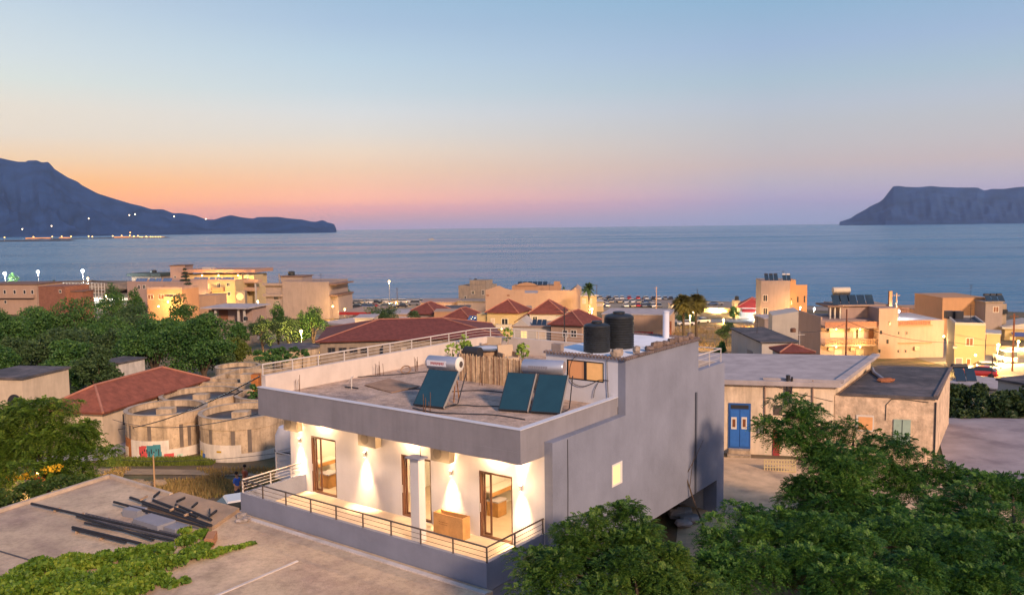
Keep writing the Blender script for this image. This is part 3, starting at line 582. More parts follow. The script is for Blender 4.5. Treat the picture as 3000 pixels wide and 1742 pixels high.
# ---------------------------------------------------------------- buildings from their corners
def P2(v): return (v.x, v.y)
class Bld:
    """a building standing on a real ground line A-B (its front), local x along the front, y to the back, z up from its base"""
    def __init__(s, name, label, pxl, pxr, pyt, D1, D2, depth, base=None, cat='building', group=None):
        A = W(pxl, pyt, y=D1); Bp = W(pxr, pyt, y=D2); s.A, s.B = A, Bp; s.z1 = A.z
        gz = min(ground_z(A.x, A.y), ground_z(Bp.x, Bp.y))-.4 if base is None else base
        s.z0 = gz; s.h = A.z-gz; dx = Bp.x-A.x; dy = Bp.y-A.y; s.w = math.hypot(dx, dy); s.d = depth; s.rz = math.atan2(dy, dx)
        s.t = thing(name, label, cat, (A.x, A.y, gz), s.rz, group); s.M = Matrix.Translation((A.x, A.y, gz)) @ Matrix.Rotation(s.rz, 4, 'Z'); s.Mi = s.M.inverted()
    def hit(s, px, py, axis, val):
        o = s.Mi @ Vector((0,0,CAMZ)); d = (s.Mi.to_3x3()) @ ray(px, py); t = (val-o[axis])/d[axis]; return o+d*t
    def on(s, face, px, py):
        return s.hit(px, py, 1, 0) if face == 'f' else s.hit(px, py, 0, s.w) if face == 'r' else s.hit(px, py, 0, 0) if face == 'l' else None
    def top(s, px, py, z=None): return s.hit(px, py, 2, s.h if z is None else z)
    def wall(s, m, x0=0, x1=None, y0=0, y1=None, z0=0, z1=None, name='wall'):
        return MB().box(x0, s.w if x1 is None else x1, y0, s.d if y1 is None else y1, z0, s.h if z1 is None else z1).build(name, m, s.t)
    def part(s, mb, name, m): return mb.build(name, m, s.t)
    def rect(s, face, px0, py0, px1, py1, th, off=0, mb=None, inset=0):
        pm = (px0+px1)/2; a = s.on(face, px0, (py0+py1)/2); c = s.on(face, px1, (py0+py1)/2); zt = s.on(face, pm, py0).z; zb = s.on(face, pm, py1).z
        mb = mb or MB(); i = inset
        if face == 'f': mb.box(a.x+i, c.x-i, -off-th, -off, zb+i, zt-i)
        elif face == 'r': mb.box(s.w+off, s.w+off+th, min(a.y,c.y)+i, max(a.y,c.y)-i, zb+i, zt-i)
        else: mb.box(-off-th, -off, min(a.y,c.y)+i, max(a.y,c.y)-i, zb+i, zt-i)
        return mb
    def win(s, face, px0, py0, px1, py1, m=None, fm=None, name='window', fr=.09):
        """frame standing proud with the pane set behind its rim"""
        pm = (px0+px1)/2; mid = (py0+py1)/2; a = s.on(face, px0, mid); c = s.on(face, px1, mid); zt = s.on(face, pm, py0).z; zb = s.on(face, pm, py1).z
        u0, u1 = (a.x, c.x) if face == 'f' else (min(a.y,c.y), max(a.y,c.y)); th = .06
        def bx(mb, q0, q1, w0, w1, t0, t1):
            if face == 'f': mb.box(q0, q1, -t1, -t0, w0, w1)
            elif face == 'r': mb.box(s.w+t0, s.w+t1, q0, q1, w0, w1)
            else: mb.box(-t1, -t0, q0, q1, w0, w1)
            return mb
        f = MB(); r = min(fr, (u1-u0)*.2, (zt-zb)*.2)
        bx(f,u0,u1,zb,zb+r,.002,th); bx(f,u0,u1,zt-r,zt,.002,th); bx(f,u0,u0+r,zb+r,zt-r,.002,th); bx(f,u1-r,u1,zb+r,zt-r,.002,th)
        if name == 'window' and u1-u0 > .9: bx(f,(u0+u1)/2-.03,(u0+u1)/2+.03,zb+r,zt-r,.002,th-.01)
        o = f.build(name, fm or FRW, s.t); bx(MB(),u0+r*.8,u1-r*.8,zb+r*.8,zt-r*.8,.003,.02).build('pane' if name == 'window' else 'panel', m or glass, o); return o
    def slab(s, m, over=.15, th=.2, z=None, name='roof', x0=0, x1=None, y0=0, y1=None):
        z = s.h if z is None else z
        return MB().box(x0-over, (s.w if x1 is None else x1)+over, y0-over, (s.d if y1 is None else y1)+over, z, z+th).build(name, m, s.t)
    def parapet(s, m, h=.7, th=.2, z=None, x0=0, x1=None, y0=0, y1=None, name='parapet'):
        z = s.h if z is None else z; x1 = s.w if x1 is None else x1; y1 = s.d if y1 is None else y1; b = MB()
        b.box(x0,x1,y0,y0+th,z,z+h); b.box(x0,x1,y1-th,y1,z,z+h); b.box(x0,x0+th,y0+th,y1-th,z,z+h); b.box(x1-th,x1,y0+th,y1-th,z,z+h); return b.build(name, m, s.t)
    def hip(s, m, rise, over=.4, z=None, x0=0, x1=None, y0=0, y1=None, name='roof', ridge_x=None):
        z = s.h if z is None else z; x0 -= over; x1 = (s.w if x1 is None else x1)+over; y0 -= over; y1 = (s.d if y1 is None else y1)+over
        lx, ly = x1-x0, y1-y0; b = MB(); zz = z-.02
        if lx >= ly: r0, r1 = (x0+ly/2, (y0+y1)/2), (x1-ly/2, (y0+y1)/2)
        else: r0, r1 = ((x0+x1)/2, y0+lx/2), ((x0+x1)/2, y1-lx/2)
        vs = [(x0,y0,zz),(x1,y0,zz),(x1,y1,zz),(x0,y1,zz),(x0,y0,zz+.14),(x1,y0,zz+.14),(x1,y1,zz+.14),(x0,y1,zz+.14),(*r0,z+rise),(*r1,z+rise)]
        fs = [(0,3,2,1),(0,1,5,4),(1,2,6,5),(2,3,7,6),(3,0,4,7)]
        fs += [(4,5,9,8),(5,6,9),(6,7,8,9),(7,4,8)] if lx >= ly else [(4,5,8),(5,6,9,8),(6,7,9),(7,4,8,9)]
        b.add(vs, fs); o = b.build(name, m, s.t); c = MB()
        for p, q in ([(4,8),(7,8),(5,9),(6,9),(8,9)] if lx >= ly else [(4,8),(5,8),(6,9),(7,9),(8,9)]):
            if (Vector(vs[p])-Vector(vs[q])).length > .05: c.tube([Vector(vs[p])+Vector((0,0,.02)), Vector(vs[q])+Vector((0,0,.02))], .1, 6)
        c.build('ridge_tile', RIDGE, o); return o
    def P(s, x, y, z): return s.M @ Vector((x, y, z))
def roofmat(name, col, gap=.34):
    m = mat(name, col, rough=.85, var=.25, scale=1.6, bump=0, stain=.15); nt = m.node_tree; N = nt.nodes; L = nt.links; b = [n for n in N if n.type == 'BSDF_PRINCIPLED'][0]
    if 'tile_wave' in N: return m
    tcn = N.new('ShaderNodeTexCoord'); w1 = N.new('ShaderNodeTexWave'); w1.name = 'tile_wave'; w1.bands_direction = 'Z'; w1.inputs['Scale'].default_value = 1.6; w1.inputs['Distortion'].default_value = .4; w1.wave_profile = 'SAW'
    L.new(tcn.outputs['Object'], w1.inputs['Vector']); bp = N.new('ShaderNodeBump'); bp.inputs['Strength'].default_value = .9; bp.inputs['Distance'].default_value = .08; L.new(w1.outputs['Fac'], bp.inputs['Height']); L.new(bp.outputs[0], b.inputs['Normal'])
    return m
FRW = mat('pale_trim', (.62,.56,.48), var=.05, bump=0); RIDGE = mat('ridge_tile', (.36,.15,.1), var=.2)
concrete = mat('concrete', (.52,.39,.26), var=.22, scale=.8, bump=.35, bscale=8, stain=.45)
oldroof = mat('tarred_roof', (.075,.07,.075), var=.35, scale=.9, bump=.5, bscale=9, col2=(.13,.11,.11), c2scale=.5)
greyroof = mat('cement_roof', (.36,.32,.32), var=.2, scale=.8, bump=.35, bscale=6, stain=0)
redroof = roofmat('red_tile', (.15,.045,.036)); redroof2 = roofmat('orange_tile', (.23,.075,.048))
bark = mat('bark', (.09,.065,.045), rough=.95, var=.3, scale=5, bump=.5, bscale=15)
# ---------------------------------------------------------------- the flat concrete roof in front
ZR = 19.13
slabm = mat('roof_concrete', (.57,.43,.29), var=.26, scale=1.1, bump=.6, bscale=14, col2=(.36,.255,.195), c2scale=.38, c2lo=.44, c2hi=.7)
def grit(m, sc, lo, hi, dark_, sc2=.9):
    """fine speckle and broad worn patches over a rough surface"""
    nt = m.node_tree; N = nt.nodes; L = nt.links; b = [n for n in N if n.type == 'BSDF_PRINCIPLED'][0]; src = b.inputs['Base Color'].links[0].from_socket; g = N.new('ShaderNodeNewGeometry')
    for s_, a_, c_, v_ in ((sc,lo,hi,dark_),(sc2,.52,.7,.72)):
        n = N.new('ShaderNodeTexNoise'); n.inputs['Scale'].default_value = s_; n.inputs['Detail'].default_value = 8; n.inputs['Roughness'].default_value = .75; L.new(g.outputs['Position'], n.inputs['Vector'])
        r = N.new('ShaderNodeMapRange'); L.new(n.outputs['Fac'], r.inputs[0]); r.inputs[1].default_value = a_; r.inputs[2].default_value = c_; r.inputs[3].default_value = 1; r.inputs[4].default_value = v_
        x = N.new('ShaderNodeMix'); x.data_type = 'RGBA'; x.blend_type = 'MULTIPLY'; x.inputs['Factor'].default_value = 1; cc = N.new('ShaderNodeCombineColor'); [L.new(r.outputs[0], cc.inputs[i]) for i in range(3)]; L.new(src, x.inputs[6]); L.new(cc.outputs[0], x.inputs[7]); src = x.outputs[2]
    L.new(src, b.inputs['Base Color'])
grit(slabm, 6, .46, .7, .72, .55); grit(gravel, 14, .48, .64, .68, 1.4); grit(concrete, 5, .5, .7, .6)
nb = thing('neighbour_building', 'low building in front whose bare concrete roof carries black pipes', 'building', (0,0,0))
a0 = W(0,1499,z=ZR); a1 = W(322,1397,z=ZR); a2 = W(501,1453,z=ZR); a3 = W(525,1448,z=ZR); a4 = W(705,1497,z=ZR); dl = (a0-a1)
f0 = HP(11.9,-.03,0); f1 = HP(-.25,-.03,0); f2 = HP(-.25,-9,0); f3 = HP(24,-14,0)
poly = [P2(a1), P2(a2), P2(a3), P2(a4), P2(f0), P2(f1), P2(f2), P2(f3), P2(a0+dl*1.2)]
MB().prism(poly, 18.85, ZR).build('roof_slab', slabm, nb)
cx = sum(p[0] for p in poly)/len(poly); cy = sum(p[1] for p in poly)/len(poly); MB().prism([(cx+(p[0]-cx)*.975, cy+(p[1]-cy)*.975) for p in poly], 13.5, 18.848).build('wall', concrete, nb)
k = MB()
for p, q in ((a1,a2),(a1,a0+dl*1.1)): k.beam((p.x,p.y,ZR+.06),(q.x,q.y,ZR+.06),.16,.16)
k.build('roof_kerb', mat('kerb_cement', (.45,.36,.28), var=.2, bump=.3), nb)
br = [P2(W(*p,z=ZR)) for p in ((416,1487),(527,1449),(702,1497),(622,1553))]; MB().prism(br, ZR+.003, ZR+.14).build('raised_slab', mat('raised_slab', (.33,.235,.16), var=.2, bump=.4, bscale=10), nb)
j = MB(); p, q = HP(-.25,-.32,0), HP(11.9,-.32,0); j.beam((p.x,p.y,ZR+.02),(q.x,q.y,ZR+.02),.18,.05)
p, q = W(630,1746,z=ZR), W(872,1643,z=ZR); j.beam((p.x,p.y,ZR+.012),(q.x,q.y,ZR+.012),.1,.03); j.build('cement_bead', mat('cement_bead', (.56,.5,.46), var=.2, bump=.4), nb)
p, q = W(-20,1608,z=ZR), W(128,1652,z=ZR); MB().beam((p.x,p.y,ZR+.008),(q.x,q.y,ZR+.008),.07,.016).build('joint', oldroof, nb)
# pipes and boards lying on it
blk = mat('black_pipe', (.022,.022,.026), rough=.6, var=.3, bump=0); batten = mat('batten', (.36,.25,.17), var=.3, scale=5, bump=.1)
c2_ = lambda x, y: (60+x/4.2, 1400+y/4.2)
nmb = ['longest, starting by the far left edge','second of the left bundle','third of the left bundle, lying inside it','short one nearest the vine','second short one nearest the vine','long one at the back of the right bundle','longest of the right bundle','one on the raised slab','shortest on the raised slab','lower one of the right bundle']
for k,(p,q,r) in enumerate((((135,310),(1960,725),.05),((690,455),(1640,755),.045),((790,545),(1900,770),.04),((640,600),(1480,800),.05),((640,625),(1300,790),.035),((1350,235),(2350,580),.052),((1150,290),(2280,600),.05),((1635,270),(2170,470),.055),((1910,325),(2350,510),.05),((1500,310),(2330,590),.035))):
    hgt = ZR+.28 if k > 5 else ZR+.16+.03*(k%2)
    o = MB().tube([W(*c2_(*p),z=hgt), W(*c2_(*q),z=hgt)], r, 8).build('pipe', blk); tag(o, 'black pipe on the concrete roof, '+nmb[k], 'pipe', 'black pipes on the concrete roof')
for k,(p,q) in enumerate((((430,395),(470,375)),((720,460),(760,440)),((1040,530),(1075,500)),((1330,600),(1380,570)),((1630,660),(1680,635)),((700,655),(750,625)),((1000,735),(1060,705)),((1500,320),(1545,295)),((1870,450),(1930,420)),((2040,520),(2090,500)),((1660,280),(1700,245)),((1950,340),(2005,315)),((2130,410),(2165,380)),((2330,520),(2330,470)),((2360,510),(2400,480)))):
    pa, qa = W(*c2_(*p),z=ZR+.06), W(*c2_(*q),z=ZR+.06); d = (qa-pa)*.4; up = .22 if k > 6 else .0
    o = MB().beam(pa-d+Vector((0,0,up)), qa+d+Vector((0,0,up)), .06, .08).build('batten', batten if k < 10 else blk)
    tag(o, 'short wooden batten under the black pipes, '+['first','second','third','fourth','fifth','sixth','seventh','eighth','ninth','tenth','eleventh','twelfth','thirteenth','fourteenth','fifteenth'][k]+' from the left bundle on', 'batten', 'battens under the black pipes')
lad = MB(); 
for s in (0,.32): lad.beam(W(*c2_(720,470),z=ZR+.12)+Vector((s*.3,s,0)), W(*c2_(1890,740),z=ZR+.12)+Vector((s*.3,s,0)), .04,.05)
pa, qa = W(*c2_(720,470),z=ZR+.12), W(*c2_(1890,740),z=ZR+.12)
for i in range(22): p = pa.lerp(qa, (i+.5)/22); lad.beam(p, p+Vector((.096,.32,0)), .03,.03)
tag(lad.build('ladder', mat('grey_ladder', (.1,.1,.12), var=.2, bump=0)), 'dark ladder lying among the left bundle of black pipes', 'ladder')
grb = mat('grey_board', (.22,.225,.26), var=.12, bump=.05)
for k,(p,q,w_,h_) in enumerate((((1320,400),(1500,430),.5,.3),((1500,510),(1800,600),.75,.3),((1850,600),(1990,640),.6,.22))):
    o = MB().beam(W(*c2_(*p),z=ZR+h_/2), W(*c2_(*q),z=ZR+h_/2), w_, h_).build('foam_block', grb); tag(o, 'grey foam block beside the pipes, '+('farthest from','in the middle of','nearest to')[k]+(' the vine' if k != 1 else ' the row of three'), 'block', 'grey blocks between the pipes')
o = MB().beam(W(612,1590,z=ZR+.16), W(624,1566,z=ZR+.16), .3, .3).build('hollow_brick', mat('hollow_brick', (.34,.17,.09), var=.2, bump=.2)); tag(o, 'orange hollow brick at the end of the raised slab beside the vine', 'brick')
rub = mat('rubble', (.3,.26,.24), var=.35, scale=6, bump=.4)
for k,(px,py,s) in enumerate(((708,1516,.2),(716,1528,.16),(700,1530,.14),(724,1522,.15))):
    tag(rock_mesh(s,s*.8,s*.5,30+k).build('rubble_stone', rub, None, W(px,py,z=ZR)), ('largest','second largest','smallest','rightmost')[k]+' lump of rubble at the left foot of the balcony wall', 'stone', 'rubble by the balcony')
# vine over the roof
vine = leafmat('vine_leaf', (.03,.08,.01), (.12,.22,.02), (.33,.4,.05), .3, .8)
t = thing('vine', 'bright green vine sprawling across the corner of the concrete roof', 'vine', (0,0,0)); bl = []
for px,py,r in ((10,1720,.9),(60,1690,.8),(110,1665,.8),(40,1740,1.0),(120,1730,1.0),(180,1700,.9),(190,1655,.7),(240,1650,.7),(250,1710,.9),(300,1640,.6),(320,1690,.8),(360,1625,.6),(385,1680,.8),(410,1620,.55),(440,1655,.7),(480,1610,.55),(500,1650,.65),(545,1585,.5),(560,1620,.6),(585,1565,.45),(540,1555,.35),(600,1600,.4),(400,1720,.7),(460,1695,.5),(500,1710,.35),(540,1700,.25),(620,1625,.35),(650,1612,.3),(680,1607,.25),(705,1600,.22),(728,1593,.18),(745,1590,.12),(330,1735,.8),(230,1745,.9)):
    c = W(px,py,z=ZR+r*.22); bl.append((tuple(c),(r*.72,r*.72,r*.34)))
rv = np.random.default_rng(21); V, F_ = leaves(clumps(bl, 6, rv, .6, .8)+bl, 26000, .14, rv, up=.7, lo=.3, aspect=.75); mesh_np('foliage', V, F_, vine, t)
b = MB()
for i in range(0, len(bl)-1, 2): b.tube([Vector(bl[i][0])-Vector((0,0,.2)), Vector(bl[i+1][0])-Vector((0,0,.2))], .03, 5)
b.build('stem', bark, t)
# ---------------------------------------------------------------- round tanks of the old treatment works
wetm = mat('tank_floor', (.035,.04,.05), rough=.45, var=.4, scale=1.5, bump=.1)
def tank(name, c, r, z0, z1, label, box=None, band=None, smooth=48, group='round concrete tanks'):
    t = thing(name, label, 'tank', (c[0],c[1],z0), 0, group); h = z1-z0
    MB().lathe([(r-.06,0),(r-.06,h-.75),(r,h-.74),(r,h),(r-.25,h),(r-.25,h-.5),(.01,h-.5)], n=smooth, caps=False).build('wall', concrete, t)
    MB().lathe([(r-.26,h-.49),(r-.26,h-.43)], n=smooth).build('tank_floor', wetm, t)
    MB().lathe([(r-.05,h-.002),(r+.03,h-.002),(r+.03,h+.03),(r-.28,h+.03),(r-.28,h-.002)], n=smooth, caps=False).build('rim', mat('rim_cement', (.42,.33,.24), var=.2, bump=.3, stain=.25), t)
    if box: MB().box(-.55,.55,-.45,.45,h-.43,h-.02).build('chamber', concrete, t)
    return t
def arc(t, r, a0, a1, z0, z1, name, m, n=10, th=.015):
    b = MB(); vs = []
    for i in range(n+1):
        a = R(a0+(a1-a0)*i/n); c, s = math.cos(a), math.sin(a); vs += [(r*c,r*s,z0),((r+th)*c,(r+th)*s,z0),((r+th)*c,(r+th)*s,z1),(r*c,r*s,z1)]
    fs = [(i*4+j, (i+1)*4+j, (i+1)*4+(j+1)%4, i*4+(j+1)%4) for i in range(n) for j in range(4)]+[(3,2,1,0),(n*4,n*4+1,n*4+2,n*4+3)]
    return b.add(vs, fs).build(name, m, t)
wp = mat('white_band', (.66,.58,.5), var=.16, scale=1.2, bump=.15, stain=.2); dk = mat('damp_stain', (.15,.12,.1), var=.2)
T1c = W(487,1193,z=17.45); T2c = W(707,1202,z=17.45)
t1 = tank('concrete_tank', T1c, 2.78, 14.2, 17.45, 'round concrete tank with a graffiti covered white band, nearest the red roofed shed', True)
t2 = tank('concrete_tank', T2c, 2.85, 14.2, 17.45, 'round concrete tank with a white band, between the graffiti tank and the house', True)
for t, rr_, bands in ((t1,2.78,((-165,-126,.0,1.55,'rust_panel',mat('rust_panel', (.36,.13,.035), var=.4, scale=2, bump=.1)),(-126,-66,.0,1.5,'white_band',wp),(-66,-12,0,.85,'white_band',wp))),(t2,2.85,((-172,-74,0,1.5,'white_band',wp),(-74,-20,0,.9,'white_band',wp)))):
    for a0_,a1_,z0_,z1_,n_,m_ in bands: arc(t, rr_-.05, a0_, a1_, z0_, z1_, n_, m_)
for t, rr_, sts in ((t1,2.78,((-128,1.56,2.6),(-92,1.51,2.65),(-48,.9,2.7),(-36,.9,2.3))),(t2,2.85,((-118,1.51,2.6),(-84,1.51,2.45),(-62,.95,2.65),(-150,1.51,2.2)))):
    for a_,z0_,z1_ in sts: arc(t, rr_-.052, a_-3, a_+2.4, z0_, z1_, 'damp_streak', dk, 3, .012)
# graffiti: two fat letters' worth of paint, a tag and a yellow sign
red = mat('paint_red', (.5,.07,.07), var=.1, bump=0); teal = mat('paint_teal', (.05,.2,.24), var=.15, bump=0); yel = mat('paint_yellow', (.6,.42,.05), var=.05, bump=0); blu = mat('paint_blue', (.06,.15,.4), var=.05, bump=0)
for a0_,a1_,z0_,z1_,m_ in ((-109,-98,.55,1.12,red),(-107.5,-96,.3,.7,red),(-105,-97,1.05,1.18,red),(-96.5,-87,.5,1.2,teal),(-95,-86,.28,.6,teal),(-87.5,-77,.7,1.26,teal),(-86,-76,.34,.75,teal)): arc(t1, 2.766+.001*abs(a0_)%.006, a0_, a1_, z0_, z1_, 'graffiti', m_, 6)
for i in range(9): arc(t1, 2.787, -107+i*3.3, -105.6+i*3.3, .48+.16*(i%4), .68+.14*(i%3), 'graffiti', dark, 2, .008)
arc(t1, 2.765, -73, -60, .28, .58, 'graffiti', red, 5); arc(t1, 2.765, -56, -48, .3, .45, 'graffiti', mat('paint_mint',(.4,.55,.45),var=.2,bump=0), 5); arc(t2, 2.835, -146, -138, .4, .92, 'graffiti', yel, 3); arc(t2, 2.836, -138, -131, .28, .78, 'graffiti', blu, 3)
arc(t2, 2.835, -108, -101, 1.0, 1.12, 'sign', mat('sign_yellow', (.45,.28,.02), var=.05, bump=0), 3)
arc(t1, 2.785, -152, -132, .2, .95, 'paint_splash', mat('splash_pale', (.6,.45,.3), var=.3, scale=6, bump=0), 5)
T3c = W(590,1152,z=16.9); T4c = W(800,1150,z=16.9)
tank('concrete_tank', T3c, 3.2, 14, 16.9, 'larger round concrete tank behind the graffiti tank', True)
tank('concrete_tank', T4c, 3.0, 14, 16.9, 'round concrete tank half hidden behind the corner of the white house', True)
T5c = W(697,1071,z=15.6); tank('concrete_tank', T5c, 2.35, 12, 15.6, 'lone round concrete tank at the back by the trees', None, smooth=32)
T6c = W(866,1011,z=15.2); t6 = tank('roofed_tank', T6c, 3.0, 10.5, 15.0, 'dark roofed round tank behind the ivy hedge', None, smooth=32, group=None)
MB().lathe([(3.1,4.4),(3.05,4.62),(.02,4.8)], n=32).build('roof', oldroof, t6)
bs = Bld('settling_basin', 'long open rectangular concrete basin behind the round tanks', 576, 742, 1119, 72.5, 71.5, 7.5, base=13.4, cat='basin')
bs.parapet(concrete, 1.0, .25, z=bs.h-1.0, name='wall'); MB().box(.26,bs.w-.26,.26,bs.d-.26,bs.h-1.9,bs.h-.55).build('tank_floor', wetm, bs.t); MB().box(0,bs.w,0,bs.d,0,bs.h-1.9).build('base', concrete, bs.t)
for f in (.3,.62): MB().box(.26,bs.w-.26,bs.d*f,bs.d*f+.25,bs.h-.55,bs.h-.1).build('cross_wall', concrete, bs.t)
p = W(721,1118,y=73); o = MB().box(-.5,.5,0,1,-.5,.65).build('pump_hut', concrete, None, p); tag(o, 'small square concrete pump chamber on the basin edge', 'pump chamber')
p = W(747,1137,y=69); o = MB().box(-.3,.3,0,.8,-1,1.15).build('rusty_cabinet', MATS['rust_panel'], None, p); tag(o, 'rusty orange cabinet beside the basin at the corner of the house', 'cabinet')
# ---------------------------------------------------------------- red roofed shed
sh = Bld('store_shed', 'long cream shed with a hipped red tile roof beside the tanks', 165, 299, 1205, 61.2, 60.4, 13.2, base=13.4, cat='shed')
cream = mat('cream_wall', (.55,.44,.32), var=.1, scale=.8, bump=.15, stain=.12)
sh.wall(cream, x0=-1.0); sh.hip(redroof2, 1.55, .35, x0=-1.0)
MB().box(sh.w+.002,sh.w+.05,2.2,4.3,sh.h-1.35,sh.h-.55).build('window', dark, sh.t); MB().box(sh.w+.002,sh.w+.05,8.3,9.6,sh.h-1.3,sh.h-.6).build('window', dark, sh.t)
sw = Bld('white_hut', 'small white ruined hut half hidden among the trees', 285, 348, 1062, 96, 95, 4, cat='hut'); sw.wall(mat('old_white', (.5,.46,.42), var=.15, bump=.2, stain=.2)); sw.slab(oldroof, .2, .15)
for x in (297,313,330): sw.win('f', x-4, 1076, x+4, 1090, dark)
lw = Bld('field_hut', 'grey flat roofed hut with an arched opening at the left edge', -90, 64, 1108, 76, 75, 6, cat='hut'); lw.wall(cream); lw.slab(oldroof, .15, .2)
c = lw.on('f', 43, 1172); MB().lathe([(.02,-.03),(.75,-.03),(.75,.0),(.02,.0)], (c.x,0,c.z-.2), 20, axis='y', caps=False).build('arch_opening', dark, lw.t)
# ---------------------------------------------------------------- stone house with the blue door
def quadwall(name, A, B, C, D, z0, zt, m, parent): return MB().prism([A,B,C,D], z0, zt).build(name, m, parent)
sth = thing('old_house', 'old cottage with cracked cream plaster, grey slab roof and a blue double door', 'house', (0,0,0))
plaster = mat('old_plaster', (.7,.55,.39), var=.16, scale=.7, bump=.3, bscale=7, stain=.3, col2=(.40,.31,.22), c2scale=.35, c2lo=.56, c2hi=.68)
rubblew = mat('rubble_wall', (.68,.5,.34), var=.3, scale=2.4, bump=.7, bscale=6, stain=.2, col2=(.52,.39,.27), c2scale=1.1, c2lo=.46, c2hi=.6)
wx = lambda px, D: (px-1500)/FPX*D
A = (7.5,49.2); B = (wx(2452,46.8),46.8); Cc = (24.0,55.9); Dd = (12.0,58.3)
quadwall('wall', A, B, Cc, Dd, 16.2, 20.85, plaster, sth)
def off(p, dx, dy): return (p[0]+dx, p[1]+dy)
sl = MB().prism([off(A,-.2,-.25), off(B,.25,-.3), off(Cc,.35,.2), off(Dd,-.2,.2)], 20.852, 21.12).build('roof_slab', greyroof, sth)
Lp = Vector((wx(2240,48),47.9,21.1)); MB().beam((Lp.x,Lp.y-.02,21.18),(B[0]+.3,B[1]-.1,21.18),.3,.14).build('eaves_lip', greyroof, sth)
MB().beam((B[0]+.3,B[1]-.1,21.2),(Cc[0]+.35,Cc[1],21.2),.45,.18).build('gable_lip', greyroof, sth)
B2 = (B[0]+.02,B[1]+.05); E2 = (wx(2752,45.4),45.4); F2 = (wx(2796,54.5),54.5); G2 = (Cc[0]+.05,Cc[1]-.1)
ru = thing('stone_cottage', 'rough stone cottage with a black tarred flat roof and pale green shutters', 'house', (0,0,0))
quadwall('wall', (B2[0]+.05,B2[1]), E2, F2, G2, 16.2, 20.35, rubblew, ru)
MB().prism([(B2[0]+.3,B2[1]-.12), off(E2,.12,-.12), off(F2,.15,.15), off(G2,.3,0)], 20.352, 20.5).build('roof', oldroof, ru)
MB().beam((E2[0]+.05,E2[1],20.54),(F2[0]+.05,F2[1],20.54),.18,.1).build('edge_strip', mat('old_tile',(1,1,1)), ru)
class Pl:
    """a place on a wall line A-B"""
    def __init__(s, A, B):
        s.A = Vector((*A,0)); d = Vector((B[0]-A[0],B[1]-A[1],0)); s.u = d.normalized(); s.n = Vector((s.u.y,-s.u.x,0)); s.rz = math.atan2(d.y,d.x)
        s.M = Matrix.Translation(s.A) @ Matrix.Rotation(s.rz,4,'Z'); s.Mi = s.M.inverted()
    def at(s, px, py):
        o = s.Mi @ Vector((0,0,CAMZ)); d = s.Mi.to_3x3() @ ray(px,py); t = -o.y/d.y; p = o+d*t; return p.x, p.z
    def box(s, px0, py0, px1, py1, th, off=0):
        m_ = (py0+py1)/2; pm = (px0+px1)/2; x0 = s.at(px0,m_)[0]; x1 = s.at(px1,m_)[0]; z1 = s.at(pm,py0)[1]; z0 = s.at(pm,py1)[1]
        mb = MB(); mb.box(x0,x1,-off-th,-off,z0,z1); mb.v = [tuple(s.M @ Vector(v)) for v in mb.v]; return mb
    def w(s, px, py, off=0): x,z = s.at(px,py); return s.M @ Vector((x,-off,z))
pl = Pl(A,B); bluem = mat('blue_paint', (.03,.13,.42), rough=.5, var=.12, scale=3, bump=.05); bluef = mat('blue_paint_dark', (.025,.09,.28), rough=.5, var=.1, bump=0)
dr = pl.box(2134,1180,2199,1312,.05,.005).build('door', bluef, sth)
pl.box(2139,1199,2166,1306,.03,.056).build('leaf', bluem, dr); pl.box(2168,1199,2194,1306,.03,.056).build('leaf', bluem, dr); pl.box(2141,1185,2193,1196,.01,.056).build('transom', dark, dr)
for x in (2150,2180):
    pl.box(x-8,1220,x+8,1255,.015,.087).build('pane_frame', FRW, dr); pl.box(x-4.5,1226,x+4.5,1249,.006,.103).build('pane', mat('brown_pane', (.16,.06,.03), var=.2, bump=0), dr)
pl.box(2134,1312,2197,1322,.5,.0).build('step', concrete, sth); pl.box(2130,1322,2198,1333,.9,.0).build('step', concrete, sth)
for px,y0,y1 in ((2241,1120,1260),(2381,1112,1190)): MB().tube([pl.w(px,y0,.06),pl.w(px,y1,.06)],.045,7).build('downpipe', mat('clay_pipe', (.3,.2,.15), var=.1, bump=0), sth)
for px in (2307,2320): MB().tube([pl.w(px,1102,.15),pl.w(px-5,1180,.12)],.06,8).build('flue_pipe', dark, sth)
MB().lathe([(.12,-.15),(.12,.15)], pl.w(2308,1104,.2), 12).build('flue_cowl', dark, sth)
pl.box(2221,1248,2236,1268,.12,0).build('meter_box', mat('meter_grey', (.35,.32,.3), var=.05, bump=0), sth)
pl.box(2264,1258,2284,1340,.05,0).build('red_door', mat('red_door', (.35,.05,.05), var=.1, bump=0), sth); pl.box(2266,1186,2292,1215,.04,0).build('window', dsteel, sth)
MB().tube([pl.w(2250,1123,.03),pl.w(2330,1150,.03),pl.w(2440,1175,.03)],.012,5).build('wire', dark, sth)
ps = Pl(B2,E2); gsh = mat('green_shutter', (.3,.4,.33), rough=.7, var=.12, scale=3, bump=0)
s_ = ps.box(2617,1228,2667,1300,.06,0).build('shutter', gsh, ru); ps.box(2641,1229,2643,1300,.012,.06).build('shutter_gap', dark, s_)
s_ = ps.box(2508,1215,2560,1262,.05,0).build('window_frame', FRW, ru); ps.box(2514,1220,2556,1258,.01,.05).build('pane', mat('lit_curtain', (.45,.2,.08), var=.2, scale=3, bump=0, emit=.35, ecol=(.9,.4,.15)), s_)
MB().tube([ps.w(2594,1230,.02),ps.w(2596,1185,.02),ps.w(2612,1168,.02),ps.w(2660,1170,.02),ps.w(2720,1178,.02)],.02,5).build('wire', dark, ru)
MB().tube([Vector((E2[0]+.05,E2[1]-.03,20.2)),Vector((E2[0]+.05,E2[1]-.03,16.6))],.05,7).build('downpipe', dark, ru)
